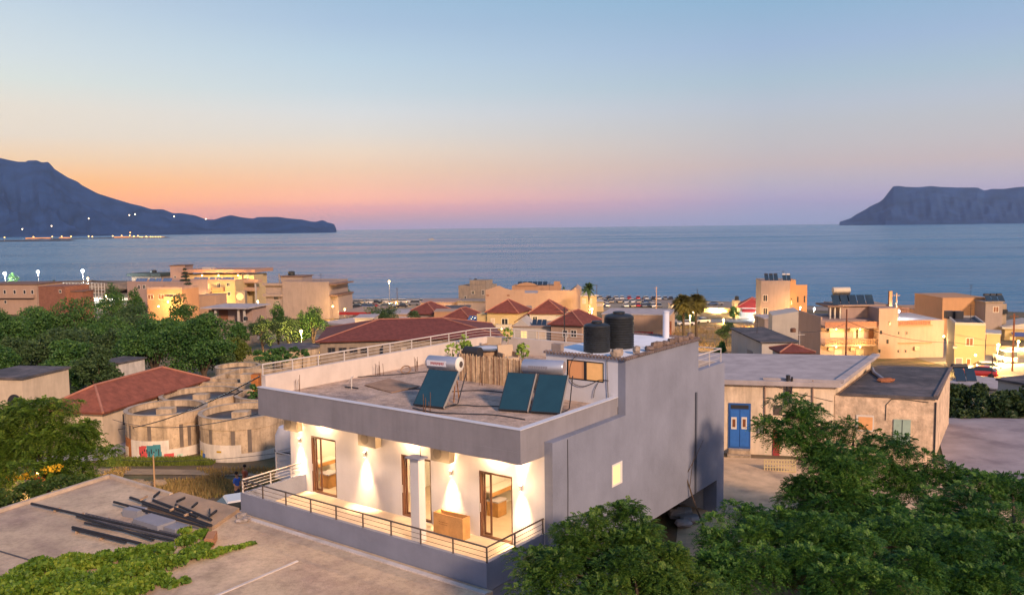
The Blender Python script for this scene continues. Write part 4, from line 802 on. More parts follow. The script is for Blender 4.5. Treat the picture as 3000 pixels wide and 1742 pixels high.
pt_ = W(2615,1110,z=20.5); MB().tube([W(2555,1078,z=20.6),W(2560,1090,z=20.6),W(2590,1112,z=20.6)],.1,8).build('hose', mat('grey_hose', (.25,.26,.3), var=.1, bump=0), ru)
o = rock_mesh(.55,.3,.12,5).build('scrap', mat('rust_scrap', (.3,.11,.05), var=.4, scale=6), None, W(2597,1118,z=20.5)); tag(o, 'heap of rusty scrap on the black roof at the end of a grey hose', 'scrap')
lat = Pl((wx(2238,44.5),44.6),(wx(2330,44),44.0)); fm_ = mat('yellow_fence', (.6,.48,.25), var=.1, bump=0)
fn = thing('lattice_fence', 'cream lattice fence before the cottage, half behind the tree', 'fence', (0,0,0)); b = MB()
for i in range(12): b.beam(lat.w(2240+i*8.2,1344),lat.w(2240+i*8.2,1412),.05,.05)
for i in range(7): b.beam(lat.w(2238,1345+i*11,.03),lat.w(2332,1347+i*11,.03),.05,.05)
b.build('lattice', fm_, fn)
# yards
yardm = mat('yard_concrete_lamplit', (.6,.42,.25), var=.22, scale=.9, bump=.3, bscale=7, col2=(.36,.26,.17), c2scale=.5, c2lo=.5, c2hi=.66)  # an unseen lamp's warm light is put into the concrete's colour
sheet('yard', [((-1,33),(30,31)),((2,48.7),(34,43.5))], yardm, 'concrete yard between the white house and the cottages', .04, 8)
lilr = mat('lane_cement', (.3,.26,.27), var=.2, scale=.5, bump=.3, bscale=6, col2=(.22,.185,.2), c2scale=.3)
sheet('lane', [((22.4,42.5),(60,35)),((28.6,56.5),(64,52))], lilr, 'grey purple cement yard at the right edge', .05, 8)
# rubbish under the carport, bare sapling
gz_ = ground_z(9,35)+.05
for k,(px,py,s) in enumerate(((1985,1515,.5),(2005,1505,.42),(2022,1528,.5),(2000,1540,.4))):
    tag(rock_mesh(s,s*.7,s*.35,60+k).build('rubble_stone', mat('slab_rubble', (.3,.27,.26), var=.25, bump=.3), None, W(px,py,z=gz_)), ('pale','flat','brown','dark')[k]+' broken slab in the heap beside the carport', 'stone', 'broken slabs by the carport')
o = MB(); q = W(2070,1562,z=gz_); o.tube([q, q+Vector((-.5,.1,1.3)), q+Vector((-.9,.2,2.6)), q+Vector((-1.0,.25,4.2))], [.05,.04,.025,.008], 6); o.tube([q+Vector((-.85,.2,2.5)), q+Vector((-.4,.3,3.3)), q+Vector((-.1,.3,4.0))], [.02,.012,.005], 5); o.tube([q+Vector((-.7,.15,2.0)), q+Vector((-.6,.1,3.0)), q+Vector((-.5,.1,3.6))], [.018,.012,.004], 5)
tag(o.build('bare_sapling', bark), 'thin leafless sapling leaning before the carport', 'tree')
wt = W(852,1240,y=52); t = thing('white_cistern', 'white round cistern between the tanks and the left corner of the white house', 'cistern', (wt.x,52,ground_z(wt.x,52)-.2)); hh_ = wt.z-ground_z(wt.x,52)+.2
MB().lathe([(1.0,0),(1.02,hh_*.4),(.98,hh_*.8),(.75,hh_*.95),(.2,hh_)], n=28).build('body', mat('cistern_white', (.55,.53,.56), var=.08, bump=.05), t); MB().lathe([(1.03,hh_*.5),(1.05,hh_*.52),(1.03,hh_*.54)], n=28, caps=False).build('band', dark, t)
# ---------------------------------------------------------------- trees
green1 = leafmat('leaf_dusk', (.016,.052,.014), (.055,.14,.03), (.14,.25,.05), .25, .35)
green2 = leafmat('leaf_olive', (.022,.05,.018), (.06,.11,.036), (.11,.17,.06), .25, .4)
green3 = leafmat('leaf_pinnate', (.008,.034,.007), (.042,.13,.018), (.19,.32,.05), .35, .6)
green4 = leafmat('leaf_yellow', (.04,.07,.012), (.10,.14,.02), (.2,.22,.04), .3, .5)
def tree(px, D, pyt, wpx, label, m=None, n=2200, size=.42, low=.32, seed=0, name='tree', nb=9, group=None, base=None, rag=.3):
    rg = np.random.default_rng(seed+100); c = W(px, pyt, y=D); gz = ground_z(c.x, D) if base is None else base; H = c.z-gz; r = wpx/2*D/FPX
    t = thing(name, label, 'tree', (c.x, D, gz), 0, group); zl = H*low; hz_ = (H-zl)/2; bl = []
    for i in range(nb):
        a = 2*PI*i/nb*1.62+rg.uniform(0,.8); q = math.sqrt((i+.5)/nb)*.68; zz = zl+hz_*(1+rg.uniform(-.62,.45))*1.0
        br = r*rg.uniform(.38,.55); bl.append(((r*q*math.cos(a), r*q*math.sin(a), min(zz, H-br*.8)), (br,br,br*rg.uniform(.7,1)*min(1.1, hz_/r+.25))))
    bl.append(((0,0,H-hz_*.6),(r*.5,r*.5,hz_*.6)))
    V, F_ = leaves(clumps(bl, 7, rg, .5)+bl, int(n*3.6), size*.62, rg, up=.4, lo=.3, aspect=.6, droop=.5); mesh_np('crown', V, F_, m or green1, t)
    b = MB(); rr_ = random.Random(seed); b.tube([(0,0,-.3),(.1,.05,zl*.6),(0,.1,zl*1.1)], [r*.07+.08,r*.055+.06,r*.04+.04], 8); limbs(b, (0,0,zl*.7), [x[0] for x in bl[:6]], r*.04+.03, rr_); b.build('trunk', bark, t); return t
TG = 'trees in the grove on the left'
for k,(px,D,pyt,w,m,lab) in enumerate(((445,106,925,235,green1,'bright bushy tree of the grove, just behind the red roofed shed'),(590,104,922,215,green1,'rightmost bushy tree of the grove, beside the dry slope'),(335,112,968,150,green2,'low tree of the grove above the left end of the shed roof'),(250,132,868,250,green1,'broad tree in the middle of the grove, its crown highest'),(110,128,905,230,green1,'broad tree at the left of the grove'),(-10,120,905,170,green1,'tree at the far left edge of the grove'),(395,150,880,170,green2,'olive green tree behind the bright bushy trees'),(170,108,960,200,green2,'feathery tree in front of the grove on the left'),(40,104,985,150,green2,'feathery low tree by the left edge of the grove'),(215,96,1000,170,green1,'dark tree low in the grove between the grey hut and the white hut'),(-30,98,1010,150,green1,'dark low tree above the grey hut at the left edge'),(690,118,985,80,green4,'yellowish shrub tree left of the ivy hedge'),(700,160,945,60,green1,'dark shrub tree below the veranda house'),(285,92,1015,120,green2,'thin trunked tree beside the small white hut'),(525,150,868,110,green1,'small tree between the grove and the pink building'),(330,168,836,105,green1,'dark tall tree at the back of the grove before the pink building'),(395,172,850,70,green1,'narrow dark tree left of the pink building'),(640,112,1000,90,green2,'reddish low shrub tree at the right end of the grove'))):
    tree(px,D,pyt,w,lab,m,n=3600 if w > 140 else 1700,size=.5,low=.2,seed=k,group=TG)
for k,(px,D,pyt,w,m,lab) in enumerate(((811,150,882,62,green1,'dark upright tree before the grey apartment block'),(765,145,926,80,green2,'bushy tree left of the lit street lamp'),(842,148,926,90,green2,'tree glowing in the light of the street lamp'),(915,150,893,92,green1,'tall tree right of the street lamp by the long red roof'),(880,150,915,60,green1,'narrow tree behind the street lamp'),(1135,160,890,118,green2,'wide olive tree above the ridge of the long red roof'),(1210,158,908,70,green2,'smaller olive tree right of the wide one'),(745,205,900,50,green4,'small yellow lit tree beside the veranda house'),(1000,272,829,66,green1,'round crowned tree on the shore beside the grey block'),(1694,300,838,46,green2,'round tree on the shore behind the peach hotel'),(1652,300,843,24,green1,'small bush like tree at the right end of the peach hotel roof'),(36,310,802,52,green1,'tree lit green by the leftmost floodlight'),(1725,185,918,30,green4,'yellow lit shrub tree at the foot of the palm'),(2150,232,896,34,green1,'small dark tree in front of the tavern'),(2012,212,912,70,green2,'low scrub tree behind the white parked car'),(2128,160,940,55,green2,'grey green bush tree on the dry field'),(2115,120,1000,42,green1,'dark shrub tree beside the flat roofed white house'),(1445,200,905,50,green1,'dark tree between the stone house and the yellow villa'))):
    tree(px,D,pyt,w,lab,m,n=1300 if w > 60 else 700,size=.42,low=.18 if k != 8 else .42,seed=40+k,nb=7)
# near tree on the left: long drooping pinnate leaves
def big_tree(loc, blobs, nfr, L, label, m, seed, trunk_r, fork, pairs=6, tips=None, lo=.7, droop=.45, name='tree'):
    t = thing(name, label, 'tree', loc, 0); lb = [(tuple(Vector(c)-Vector(loc)), r) for c, r in blobs]
    rg = np.random.default_rng(seed); V, F_ = fronds(clumps(lb, 9, rg, .43, .62), nfr, L, rg, pairs=pairs, lo=lo, droop=droop, up=.7); mesh_np('crown', V, F_, m, t)
    b = MB(); f = Vector(fork)-Vector(loc); b.tube([(0,0,-.4),f*.5+Vector((.1,0,0)),f], [trunk_r,trunk_r*.8,trunk_r*.65], 9); limbs(b, f, [x[0] for x in lb], trunk_r*.5, random.Random(seed), .45); b.build('trunk', bark, t); return t
def blobs_px(lst): return [(tuple(W(px,py,y=D)), (r,r,r*fl)) for px,py,D,r,fl in lst]
gA = blobs_px([(60,1250,41,1.35,.8),(150,1215,41.5,1.3,.8),(30,1330,40.5,1.3,.8),(110,1330,40,1.3,.7),(190,1290,41,1.3,.8),(245,1300,42,1.0,.8),(235,1390,41,.95,.7),(290,1330,41.5,.8,.7),(-30,1290,41,1.6,.8),(-60,1400,41,1.5,.7),(160,1370,40.5,.9,.6),(270,1260,42,.7,.7),(0,1230,42,1.2,.8)])
big_tree((-23.6,41.3,15.2), gA, 8500, .42, 'leafy tree with drooping pinnate leaves at the left edge, lights behind it', leafmat('leaf_pinnate_left', (.035,.08,.012), (.11,.2,.022), (.28,.34,.05), .4, .5), 11, .2, (-23.4,41.3,17.6), pairs=7, droop=.7, lo=.45)
# the large dark trees filling the lower right corner
gB = blobs_px([(2290,1215,33,1.05,.75),(2370,1235,33.5,.9,.7),(2320,1300,32,.95,.75),(2390,1300,32,1.25,.7),(2500,1290,33,1.1,.7),(2400,1380,31,1.3,.75),(2470,1380,31,1.3,.75),(2600,1330,33,1.1,.7),(2590,1430,31.5,1.3,.7),(2450,1560,28,1.3,.7),(2600,1570,28,1.3,.7),(2330,1560,28,1.1,.7),(2720,1560,28,1.2,.7),(2370,1450,31,1.0,.8),(2700,1370,33,1.0,.65),(2720,1450,32,1.2,.65),(2300,1540,29.5,1.0,.7),(2420,1480,30,1.4,.75),(2560,1530,29.5,1.4,.7)])
big_tree((13.2,32.5,16.8), gB, 19000, .29, 'large dark green tree covering the front of the stone cottage', green3, 12, .3, (13.2,32.5,19.0))
gC = blobs_px([(1640,1590,22.5,.75,.6),(1560,1650,22,.6,.55),(1750,1560,23,.8,.65),(1850,1530,23.5,.75,.65),(1790,1640,22,.95,.65),(1680,1680,21.5,.9,.6),(1900,1600,22.5,.8,.7),(1940,1660,22,.75,.7),(1860,1700,21,1.0,.65),(1600,1720,21,.75,.5),(1750,1760,20.5,1.0,.5),(2010,1735,21,.9,.6)])
big_tree((3.6,20.6,16.9), gC, 11000, .25, 'lighter green tree reaching up against the grey side wall of the white house', leafmat('leaf_pinnate_lit', (.014,.05,.009), (.06,.14,.018), (.22,.3,.045), .35, .5), 13, .2, (3.5,20.7,19.3))  # sconce light mixed into this tree's yellower leaf colour
gD = blobs_px([(2170,1525,27,.75,.65),(2120,1590,25.5,.9,.7),(2250,1600,25,1.1,.65),(2380,1610,24.5,1.2,.65),(2180,1680,23,1.05,.65),(2350,1700,22.5,1.15,.6),(2100,1700,22.5,.85,.65),(2500,1640,24,1.2,.65),(2640,1600,25.5,1.2,.65),(2520,1730,22,1.2,.6),(2680,1700,23,1.2,.65),(2790,1630,25,1.15,.65)])
big_tree((9.4,24.2,16.9), gD, 15000, .26, 'dark tree at the bottom of the picture right of the side wall', green3, 14, .25, (9.4,24.2,18.8))
gE = blobs_px([(2780,1480,30,1.1,.65),(2880,1440,31,1.1,.6),(2960,1450,32,1.1,.6),(2850,1540,28,1.2,.65),(2950,1560,28,1.3,.65),(3040,1500,30,1.3,.65),(2900,1650,25.5,1.25,.65),(3010,1680,25,1.3,.65),(2830,1730,23.5,1.2,.6),(2960,1760,23,1.3,.6),(2800,1410,32.5,.8,.6),(2720,1530,28,1.0,.65)])
big_tree((16.4,27.6,16.9), gE, 15000, .28, 'dark tree in the bottom right corner', green3, 15, .25, (16.4,27.6,18.8))
rgu = np.random.default_rng(77); ub = []
for i in range(46):
    px = rgu.uniform(-40,560); D = rgu.uniform(84,112); c = W(px,1000,y=D); gz = ground_z(c.x,D); r = rgu.uniform(.8,1.6)
    if abs(px-315) > 45 or D > 97: ub.append(((c.x,D,gz+r*.5),(r,r,r*.8)))
V, F_ = leaves(clumps(ub,5,rgu,.5), 15000, .3, rgu, lo=.3, aspect=.6); tag(mesh_np('undergrowth', V, F_, leafmat('leaf_under', (.012,.028,.01), (.03,.06,.018), (.06,.1,.03), .2, .5)), 'dark undergrowth beneath the grove on the left', 'undergrowth', kind='stuff')
# hedge on the right, hedge plants by the kerb, ivy
def bushes(name, label, cat, lst, n, size, m, seed, fr=False):
    t = thing(name, label, cat, (0,0,0)); bl = []
    for px,py,D,r,f in lst:
        c = W(px,py,y=D); bl.append((tuple(c),(r,r,r*f)))
    rb_ = np.random.default_rng(seed); V, F_ = leaves(clumps(bl,6,rb_,.48), int(n*1.6), size*.72, rb_, lo=.35, aspect=.7, up=.5); mesh_np('foliage', V, F_, m, t)
    b = MB()
    for c, r in bl[::2]: b.tube([(c[0],c[1],ground_z(c[0],c[1])-.2),(c[0],c[1],c[2])], [.1,.04], 6)
    b.build('stem', bark, t); return t
bushes('hedge', 'tall dark untrimmed hedge along the yard at the right edge', 'hedge', [(2810,1185,60,1.3,1),(2850,1200,59,1.4,1),(2900,1205,58.5,1.3,1),(2950,1215,58,1.4,1),(2995,1215,58,1.4,1),(3050,1210,58,1.5,1),(2820,1235,57,1.0,1),(2880,1240,57,1.0,.9),(2940,1245,57,1.0,.9),(2990,1250,57,1.0,.8),(2840,1165,62,1.1,.9),(2890,1172,62,1.1,.9),(2960,1185,61,1.0,.8),(3000,1180,62,1.2,.9)], 6500, .4, leafmat('leaf_hedge', (.018,.04,.014), (.04,.075,.022), (.09,.12,.035), .25, .6), 31)
bushes('hedge', 'ivy hedge in front of the dark roofed tank', 'hedge', [(760,1042,98,.9,.7),(790,1036,98,1.0,.8),(825,1034,98,1.0,.8),(855,1036,98,1.0,.8),(885,1040,98,.9,.8),(770,1055,96,.8,.6),(810,1052,96,.9,.6),(850,1052,96,.9,.6)], 1800, .35, green1, 32)
sb = bushes('flowering_shrub', 'shrub with orange and yellow flowers along the left edge of the concrete roof', 'shrub', [(20,1465,37.5,.75,.7),(60,1450,38,.7,.7),(100,1442,38.3,.65,.7),(140,1432,38.6,.6,.7),(180,1425,38.8,.6,.7),(215,1418,39,.5,.7),(245,1412,39.2,.42,.7),(-20,1480,37,.9,.8)], 2600, .2, leafmat('leaf_shrub', (.02,.05,.012), (.05,.1,.02), (.12,.15,.03), .3, .8), 33)
for k,(px,py,mm,lab) in enumerate(((70,1395,'flower_yellow','yellow'),(95,1388,'flower_yellow','yellow'),(140,1375,'flower_yellow','yellow'),(165,1370,'flower_yellow','yellow'),(115,1408,'flower_red','red'),(35,1398,'flower_yellow','yellow'))):
    V, F_ = leaves([(tuple(W(px,py,y=39.6)),(.3,.3,.16))], 40, .15, np.random.default_rng(70+k), aspect=.9); mesh_np('flower_cluster', V, F_, mat('flower_yellow', (.65,.38,.02), var=.2, bump=0) if mm == 'flower_yellow' else mat('flower_red', (.6,.09,.04), var=.2, bump=0), sb)
bushes('hedge', 'green shrub growing over the tank rim beside the left corner of the white house', 'shrub', [(745,1150,66,.55,1),(752,1165,65.5,.6,1),(748,1185,65,.5,1),(735,1172,65.5,.4,1)], 700, .25, green1, 34)
# palm and the two round headed palms by the field
def palm(px, D, pyt, pyb, r, n, label, seed, dense=False, lit=None, group=None, L=None):
    rg = random.Random(seed); c = W(px,pyt,y=D); gz = ground_z(c.x,D); H = W(px,pyb,y=D).z-gz; t = thing('palm_tree', label, 'palm', (c.x,D,gz), 0, group)
    MB().tube([(.25,0,-.3),(.12,0,H*.5),(0,0,H)], [.32,.24,.22], 9).build('trunk', bark, t); V = []
    for i in range(n):
        a = rg.uniform(0,2*PI); el = rg.uniform(-.75,1.35); l = r*rg.uniform(.8,1.1); P = []
        for s in range(5):
            q = s/4; P.append(Vector((math.cos(a)*math.cos(el)*l*q, math.sin(a)*math.cos(el)*l*q, H+math.sin(el)*l*q-l*.42*q*q)))
        for s in range(4):
            side = Vector((-math.sin(a), math.cos(a), 0)); w0 = r*.19*(1-abs(s/4-.4)); w1 = r*.19*(1-abs((s+1)/4-.4)) if s < 3 else .02
            for sg in (-1,1): V += [P[s], P[s]+side*sg*w0-Vector((0,0,w0*.5)), P[s+1]+side*sg*w1-Vector((0,0,w1*.5)), P[s+1]]
    V = np.array([tuple(v) for v in V]); mesh_np('crown', V, np.arange(len(V)).reshape(-1,4), lit or green2, t); return t
palm(1725,205,832,842,2.3,46,'tall single palm beside the peach hotel',1)
olit = leafmat('palm_lit', (.05,.045,.012), (.11,.1,.025), (.2,.17,.04), .3, .5)  # warm lamplight from below mixed into the leaf colour
palm(2001,166,874,882,2.5,300,'left palm of the round headed pair above the dry field',2,lit=olit,group='two round headed palms')
palm(2038,168,872,880,2.6,300,'right palm of the round headed pair above the dry field',3,lit=olit,group='two round headed palms')
palm(155,300,818,826,2.0,16,'small palm among the beach umbrellas on the left',4)
# spired conifer beside the hotel
c = W(541,778,y=238); gz = ground_z(c.x,238); H = c.z-gz; t = thing('norfolk_pine', 'dark tiered conifer standing before the hotel', 'tree', (c.x,238,gz)); rg = np.random.default_rng(5)
MB().tube([(0,0,-.3),(0,0,H*.98)], [.25,.04], 8).build('trunk', bark, t); bl = []
for i in range(11):
    zz = H*(.2+.8*i/11); rr_ = (1-i/11.5)*3.6
    for a in range(6): bl.append(((rr_*.6*math.cos(a+i*.5), rr_*.6*math.sin(a+i*.5), zz+.1*rr_),(rr_*.42+.1,rr_*.42+.1,.28)))
V, F_ = leaves(bl, 4500, .5, rg, lo=.2); mesh_np('crown', V, F_, leafmat('leaf_pine', (.008,.02,.014), (.018,.04,.024), (.04,.07,.035), .1, .5), t)
# ---------------------------------------------------------------- the town between the trees and the sea
peach = mat('peach_render', (0.360,0.245,0.180), var=.07, scale=.4, bump=.1, stain=.08); pinkr = mat('pink_render', (0.331,0.230,0.194), var=.07, scale=.4, bump=.1, stain=.1)
orange = mat('orange_render', (0.396,0.223,0.122), var=.07, scale=.4, bump=.1, stain=.08); yellow = mat('yellow_render', (0.432,0.331,0.180), var=.07, scale=.4, bump=.1)
grey = mat('grey_pink_render', (0.259,0.209,0.194), var=.08, scale=.4, bump=.1, stain=.12); whitew = mat('town_white', (0.432,0.389,0.346), var=.07, scale=.4, bump=.1, stain=.08)
brick = mat('brick_wall', (0.216,0.094,0.061), var=.2, scale=1.5, bump=.2); brownroof = mat('brown_roof', (.16,.1,.08), var=.2, bump=.2); stonew = mat('stone_wall', (0.259,0.209,0.166), var=.2, scale=1, bump=.3, stain=.2)
darkwin = mat('dark_window', (.025,.028,.035), rough=.15, var=0, bump=0, spec=.5); shut = mat('brown_shutter', (.2,.09,.05), var=.1, bump=0); pale = mat('pale_shutter', (.5,.4,.3), var=.08, bump=0)
litw = mat('lit_window', (.4,.25,.1), var=.1, bump=0, emit=1.1, ecol=(1,.62,.25)); blueaw = mat('blue_awning', (.05,.08,.25), var=.1, bump=0); redaw = mat('red_awning', (.32,.03,.03), var=.1, bump=0)
solm = mat('far_collector', (.02,.035,.055), rough=.12, var=.1, bump=0, spec=.6); solb = mat('far_collector_blue', (.08,.13,.24), rough=.2, var=.15, bump=0, spec=.6)
SOD = (1,.5,.14); SODY = (1,.6,.2); COOL = (.85,.95,1)
def lamp_at(px, py, D, power, label, col=SOD, pole=True, r=.22, group='street lamps of the town', name='street_lamp', cat='street lamp', em=30, base=None, gl=None, arm=0):
    c = W(px,py,y=D); gz = (ground_z(c.x,D) if base is None else base); h = c.z-gz
    t = thing(name, label, cat, (c.x,D,gz), 0, group)
    if pole: MB().tube([(0,.15+arm,-.2),(0,.15+arm,h-.4),(0,.1,h+.12)], [.08,.06,.05], 7).build('pole', mat('lamp_pole', (.3,.27,.22), var=.1, bump=0), t)
    g = MB(); g.lathe([(.02,-r),(r*.8,-r*.6),(r,0),(r*.8,r*.6),(.02,r)], (0,0,h), 10); g.build('lamp_head', glow('lamp_%s%d'%('cool' if col == COOL else 'warm' if col == SOD else 'yellow', em), col, em), t)
    light('POINT', (0,-.05,h-r-.12), power*6, col, t, .2); return t
def roof_solar(bd, px0, px1, pyt, pyb, yb, n, m, label, group='solar panels on the far roofs', tilt=50, tank=None):
    """a row of tilted collectors on a far roof: a thing of its own"""
    a = bd.hit(px0,pyb,1,yb); c = bd.hit(px1,pyb,1,yb); zt = bd.hit(px0,pyt,1,yb+.8).z; L_ = c.x-a.x; hh = max(.5, zt-bd.h)
    t = thing('solar_panel_row', label, 'solar panels', bd.P(a.x,yb,bd.h+.02), bd.rz, group); w = L_/n
    for i in range(n):
        ln = hh/math.sin(R(tilt)); MB().obox((w*(i+.5), ln*.5*math.cos(R(tilt)), ln*.5*math.sin(R(tilt))), w*.86, ln, .1, (R(tilt),0,0)).build('panel', m, t)
        MB().beam((w*(i+.5),ln*math.cos(R(tilt)),0),(w*(i+.5),ln*math.cos(R(tilt)),hh),.06,.06).build('leg', steel, t)
        if tank: MB().lathe([(.02,-w*.4),(.28,-w*.38),(.28,w*.38),(.02,w*.4)], (w*(i+.5), ln*math.cos(R(tilt))+.3, hh+.12), 12, axis='x').build('tank', tank, t)
    return t
def rooftank(bd, px0, px1, pyt, pyb, yb, label, m=plast):
    a = bd.hit(px0,pyb,1,yb); c = bd.hit(px1,pyb,1,yb); zt = bd.hit(px0,pyt,1,yb).z; r = (c.x-a.x)/2; h = max(.6, zt-bd.h); t = thing('roof_water_tank', label, 'water tank', bd.P(a.x+r,yb+r,bd.h+.02), bd.rz, 'water tanks on the far roofs')
    MB().lathe([(r,0),(r,h*.8),(r*.7,h*.95),(.05,h)], n=16).build('body', m, t); return t
def balcony(bd, face, px0, px1, pyt, pyb, out, m, sm=None, name='balcony'):
    """slab and front wall standing out from the face"""
    a = bd.on(face,px0,(pyt+pyb)/2); c = bd.on(face,px1,(pyt+pyb)/2); zt = bd.on(face,(px0+px1)/2,pyt).z; zb = bd.on(face,(px0+px1)/2,pyb).z
    b = MB(); b.box(a.x,c.x,-out,-.003,zb-.02,zb+.12); o = b.build(name, sm or m, bd.t); r = MB(); r.box(a.x,c.x,-out,-out+.12,zb+.12,zt); r.box(a.x,a.x+.12,-out+.12,-.003,zb+.12,zt); r.box(c.x-.12,c.x,-out+.12,-.003,zb+.12,zt); r.build('balustrade', m, o); return o
# pale dusty ground of the town
dust = mat('town_dust', (0.259,0.209,0.151), var=.25, scale=.15, bump=.2, col2=(.24,.19,.13), c2scale=.06)
BP = [(k*.1*(shore(k*.1*340,340)-26), shore(k*.1*340,340)) for k in range(-6,7)]
sheet('beach', [((x_,s_-26),(x_,s_+2)) for x_,s_ in BP], mat('beach_sand', (0.238,0.194,0.158), var=.15, scale=.2), 'narrow grey sand beach along the bay', .1, 10)
sheet('car_park', [((20,262),(24,322)),((78,262),(84,322))], dust, 'dusty seafront car park right of the palm', .07, 8)
sheet('car_park', [((-70,262),(-78,326)),((-28,262),(-30,322))], dust, 'dusty seafront car park behind the canopy', .07, 8)
sheet('town_street', [((-62,172),(-64,182)),((-20,170),(-20,182)),((30,196),(30,206))], dust, 'dusty street crossing the middle of the town', .07, 10)
sheet('town_street', [((-80,205),(-70,205)),((-92,300),(-82,300))], dust, 'dusty street running seaward beside the hotel', .07, 10)
# 1 far left
b1 = Bld('pale_house', 'pale flat roofed house at the far left edge of the town', -60, 106, 834, 250, 248, 12); b1.wall(peach); b1.slab(brownroof, .3, .25)
for x in (14,43,72,95): b1.win('f', x-4, 849, x+4, 861, darkwin)
b1.win('f', 12, 879, 20, 889, darkwin); balcony(b1,'f',-40,104,862,872,1.0,peach)
b2 = Bld('brick_house', 'bare red brick house with a flat top beside the sports court', 112, 190, 840, 228, 226, 9); b2.wall(brick); b2.slab(brick, .05, .15); b2.win('f', 173, 848, 180, 858, darkwin)
b2b = Bld('brick_lean_to', 'low brick lean-to right of the red brick house', 192, 241, 855, 228, 228, 6); b2b.wall(brick); b2b.slab(brownroof, .3, .2)
# sports court with its fence and floodlights
cm = mat('court_floor', (.42,.36,.26), var=.15, scale=.3); sheet('court', [((-190,300),(-150,300)),((-188,345),(-150,345))], cm, 'floodlit sports court by the shore', .08)
fb = Bld('court_fence', 'tall white mesh fence along the floodlit sports court', 168, 306, 828, 318, 312, .2, cat='fence'); b = MB()
for i in range(16): b.box(fb.w*i/15-.08,fb.w*i/15+.08,-.08,.08,0,fb.h)
for k in range(6): b.box(0,fb.w,-.05,.05,fb.h*(k+.95)/6.0-.05,fb.h*(k+.95)/6.0+.05)
b.build('fence_frame', whitew, fb.t)
for k,(px,py,D,lab) in enumerate(((14,801,312,'floodlight on a mast at the far left edge, greenish white'),(111,796,330,'floodlight on a mast, second from the left edge'),(242,793,330,'brightest floodlight on a mast above the sports court'))):
    lamp_at(px,py,D,9000,lab,COOL,r=.6,group='floodlights of the sports court',name='floodlight',cat='floodlight',em=14)
lamp_at(257,815,335,1500,'small yellow lamp right of the brightest floodlight',SODY,r=.45,em=10)
tag(rock_mesh(24,12,3.2,4).build('hill', mat('mound_earth', (.14,.1,.07), var=.3, bump=.4), None, Vector((W(268,820,y=395).x,395,1.0))), 'low brown mound on the shore', kind='structure')
umb = mat('thatch', (.13,.1,.07), var=.2, bump=0)
for k,px in enumerate((65,78,88,110,140,172,201)):
    c = W(px,818,y=430); gz = ground_z(c.x,430); t = thing('beach_umbrella', 'thatched beach umbrella on the far left shore, '+nm[k]+' from the left', 'umbrella', (c.x,430,gz), 0, 'beach umbrellas on the far left shore')
    h = 3.6; MB().tube([(0,0,0),(0,0,h)], .07, 6).build('pole', bark, t); MB().lathe([(1.9,h-.5),(.05,h+.35)], n=12).build('canopy', umb, t)
# pavilion and pink building
b7 = Bld('beach_pavilion', 'dark roofed beach pavilion behind the pink building', 385, 470, 800, 335, 333, 9); b7.wall(stonew, z1=b7.h-1.2); MB().box(-1.5,b7.w+.5,-1,b7.d+1,b7.h-1.2,b7.h-.1).build('canopy', mat('dark_canopy', (.035,.05,.05), var=.2), b7.t); rooftank(b7,437,453,791,800,3,'black tank on the dark roofed beach pavilion')
b8 = Bld('pink_building', 'long pink building with solar panels, orange lit at the front', 372, 536, 829, 240, 236, 12); b8.wall(pinkr); b8.parapet(pinkr,.5,.2)
b8.win('f', 404,834,411,847, darkwin); b8.win('f', 418,834,427,846, darkwin)
for i,(x0,x1) in enumerate(((395,428),(434,470),(474,500))): roof_solar(b8,x0,x1,815,826,2.5,4,solb,'blue panel row on the pink building, '+('left','middle','right')[i])
b8b = Bld('orange_house', 'low orange house with brown shutters lit from below, before the pink building', 430, 533, 847, 226, 224, 8); b8b.wall(orange); b8b.parapet(pinkr,.6,.15)
for x0,x1,m_ in ((433,450,shut),(464,481,shut),(489,506,shut),(508,526,shut)): b8b.win('f',x0,862,x1,877,m_)
balcony(b8b,'f',486,528,868,880,.9,orange)
lamp_at(492,884,221,500,'warm lamp below the orange house',SODY,pole=False); lamp_at(464,897,220,600,'yellow lamp under the orange house by the grove',SODY,pole=False)
# hotel
b9 = Bld('hotel', 'large cream hotel with lit verandas, a square tower and long flat eaves', 555, 688, 823, 256, 253, 10); b9.wall(yellow); b9.parapet(mat('hotel_trim', (.42,.27,.18), var=.1), .5, .2)
for x0,y0,x1,y1,m_ in ((558,835,569,848,litw),(604,831,614,846,litw),(636,829,646,842,darkwin),(664,828,674,839,darkwin),(639,857,648,870,darkwin),(666,855,676,866,darkwin),(604,859,615,868,darkwin)): b9.win('f',x0,y0,x1,y1,m_)
balcony(b9,'f',626,659,841,851,1.1,orange); balcony(b9,'f',572,622,846,857,.8,peach); balcony(b9,'f',630,662,870,879,1.0,peach)
roof_solar(b9,566,608,812,823,3,5,solb,'blue panel row on the cream hotel roof, left of two'); roof_solar(b9,612,684,812,822,3,8,solb,'blue panel row on the cream hotel roof, right of two')
hz0 = b9.h; r0 = b9.hit(541,800,1,13); r1 = b9.hit(750,800,1,13); zt = b9.hit(640,789,1,13).z; zl = b9.hit(640,803,1,13).z
MB().box(r0.x,b9.hit(732,800,1,13).x,14.2,24,0,zl-.2).build('upper_storey', yellow, b9.t); MB().box(r0.x-.5,r1.x,12.4,24.5,zl+.5,zt).build('eaves', mat('hotel_eaves', (.33,.2,.15), var=.1), b9.t)
MB().box(b9.hit(592,790,1,15).x,b9.hit(617,790,1,15).x,15,18,zt,b9.hit(600,783,1,15).z).build('chimney', whitew, b9.t)
q0 = b9.hit(688,820,1,6); q1 = b9.hit(735,820,1,6); z2 = b9.hit(700,818,1,6).z; z3 = b9.hit(700,828,1,6).z; z4 = b9.hit(700,846,1,6).z
MB().box(q0.x+.05,q1.x,8,14,0,zl).build('side_wing', yellow, b9.t)
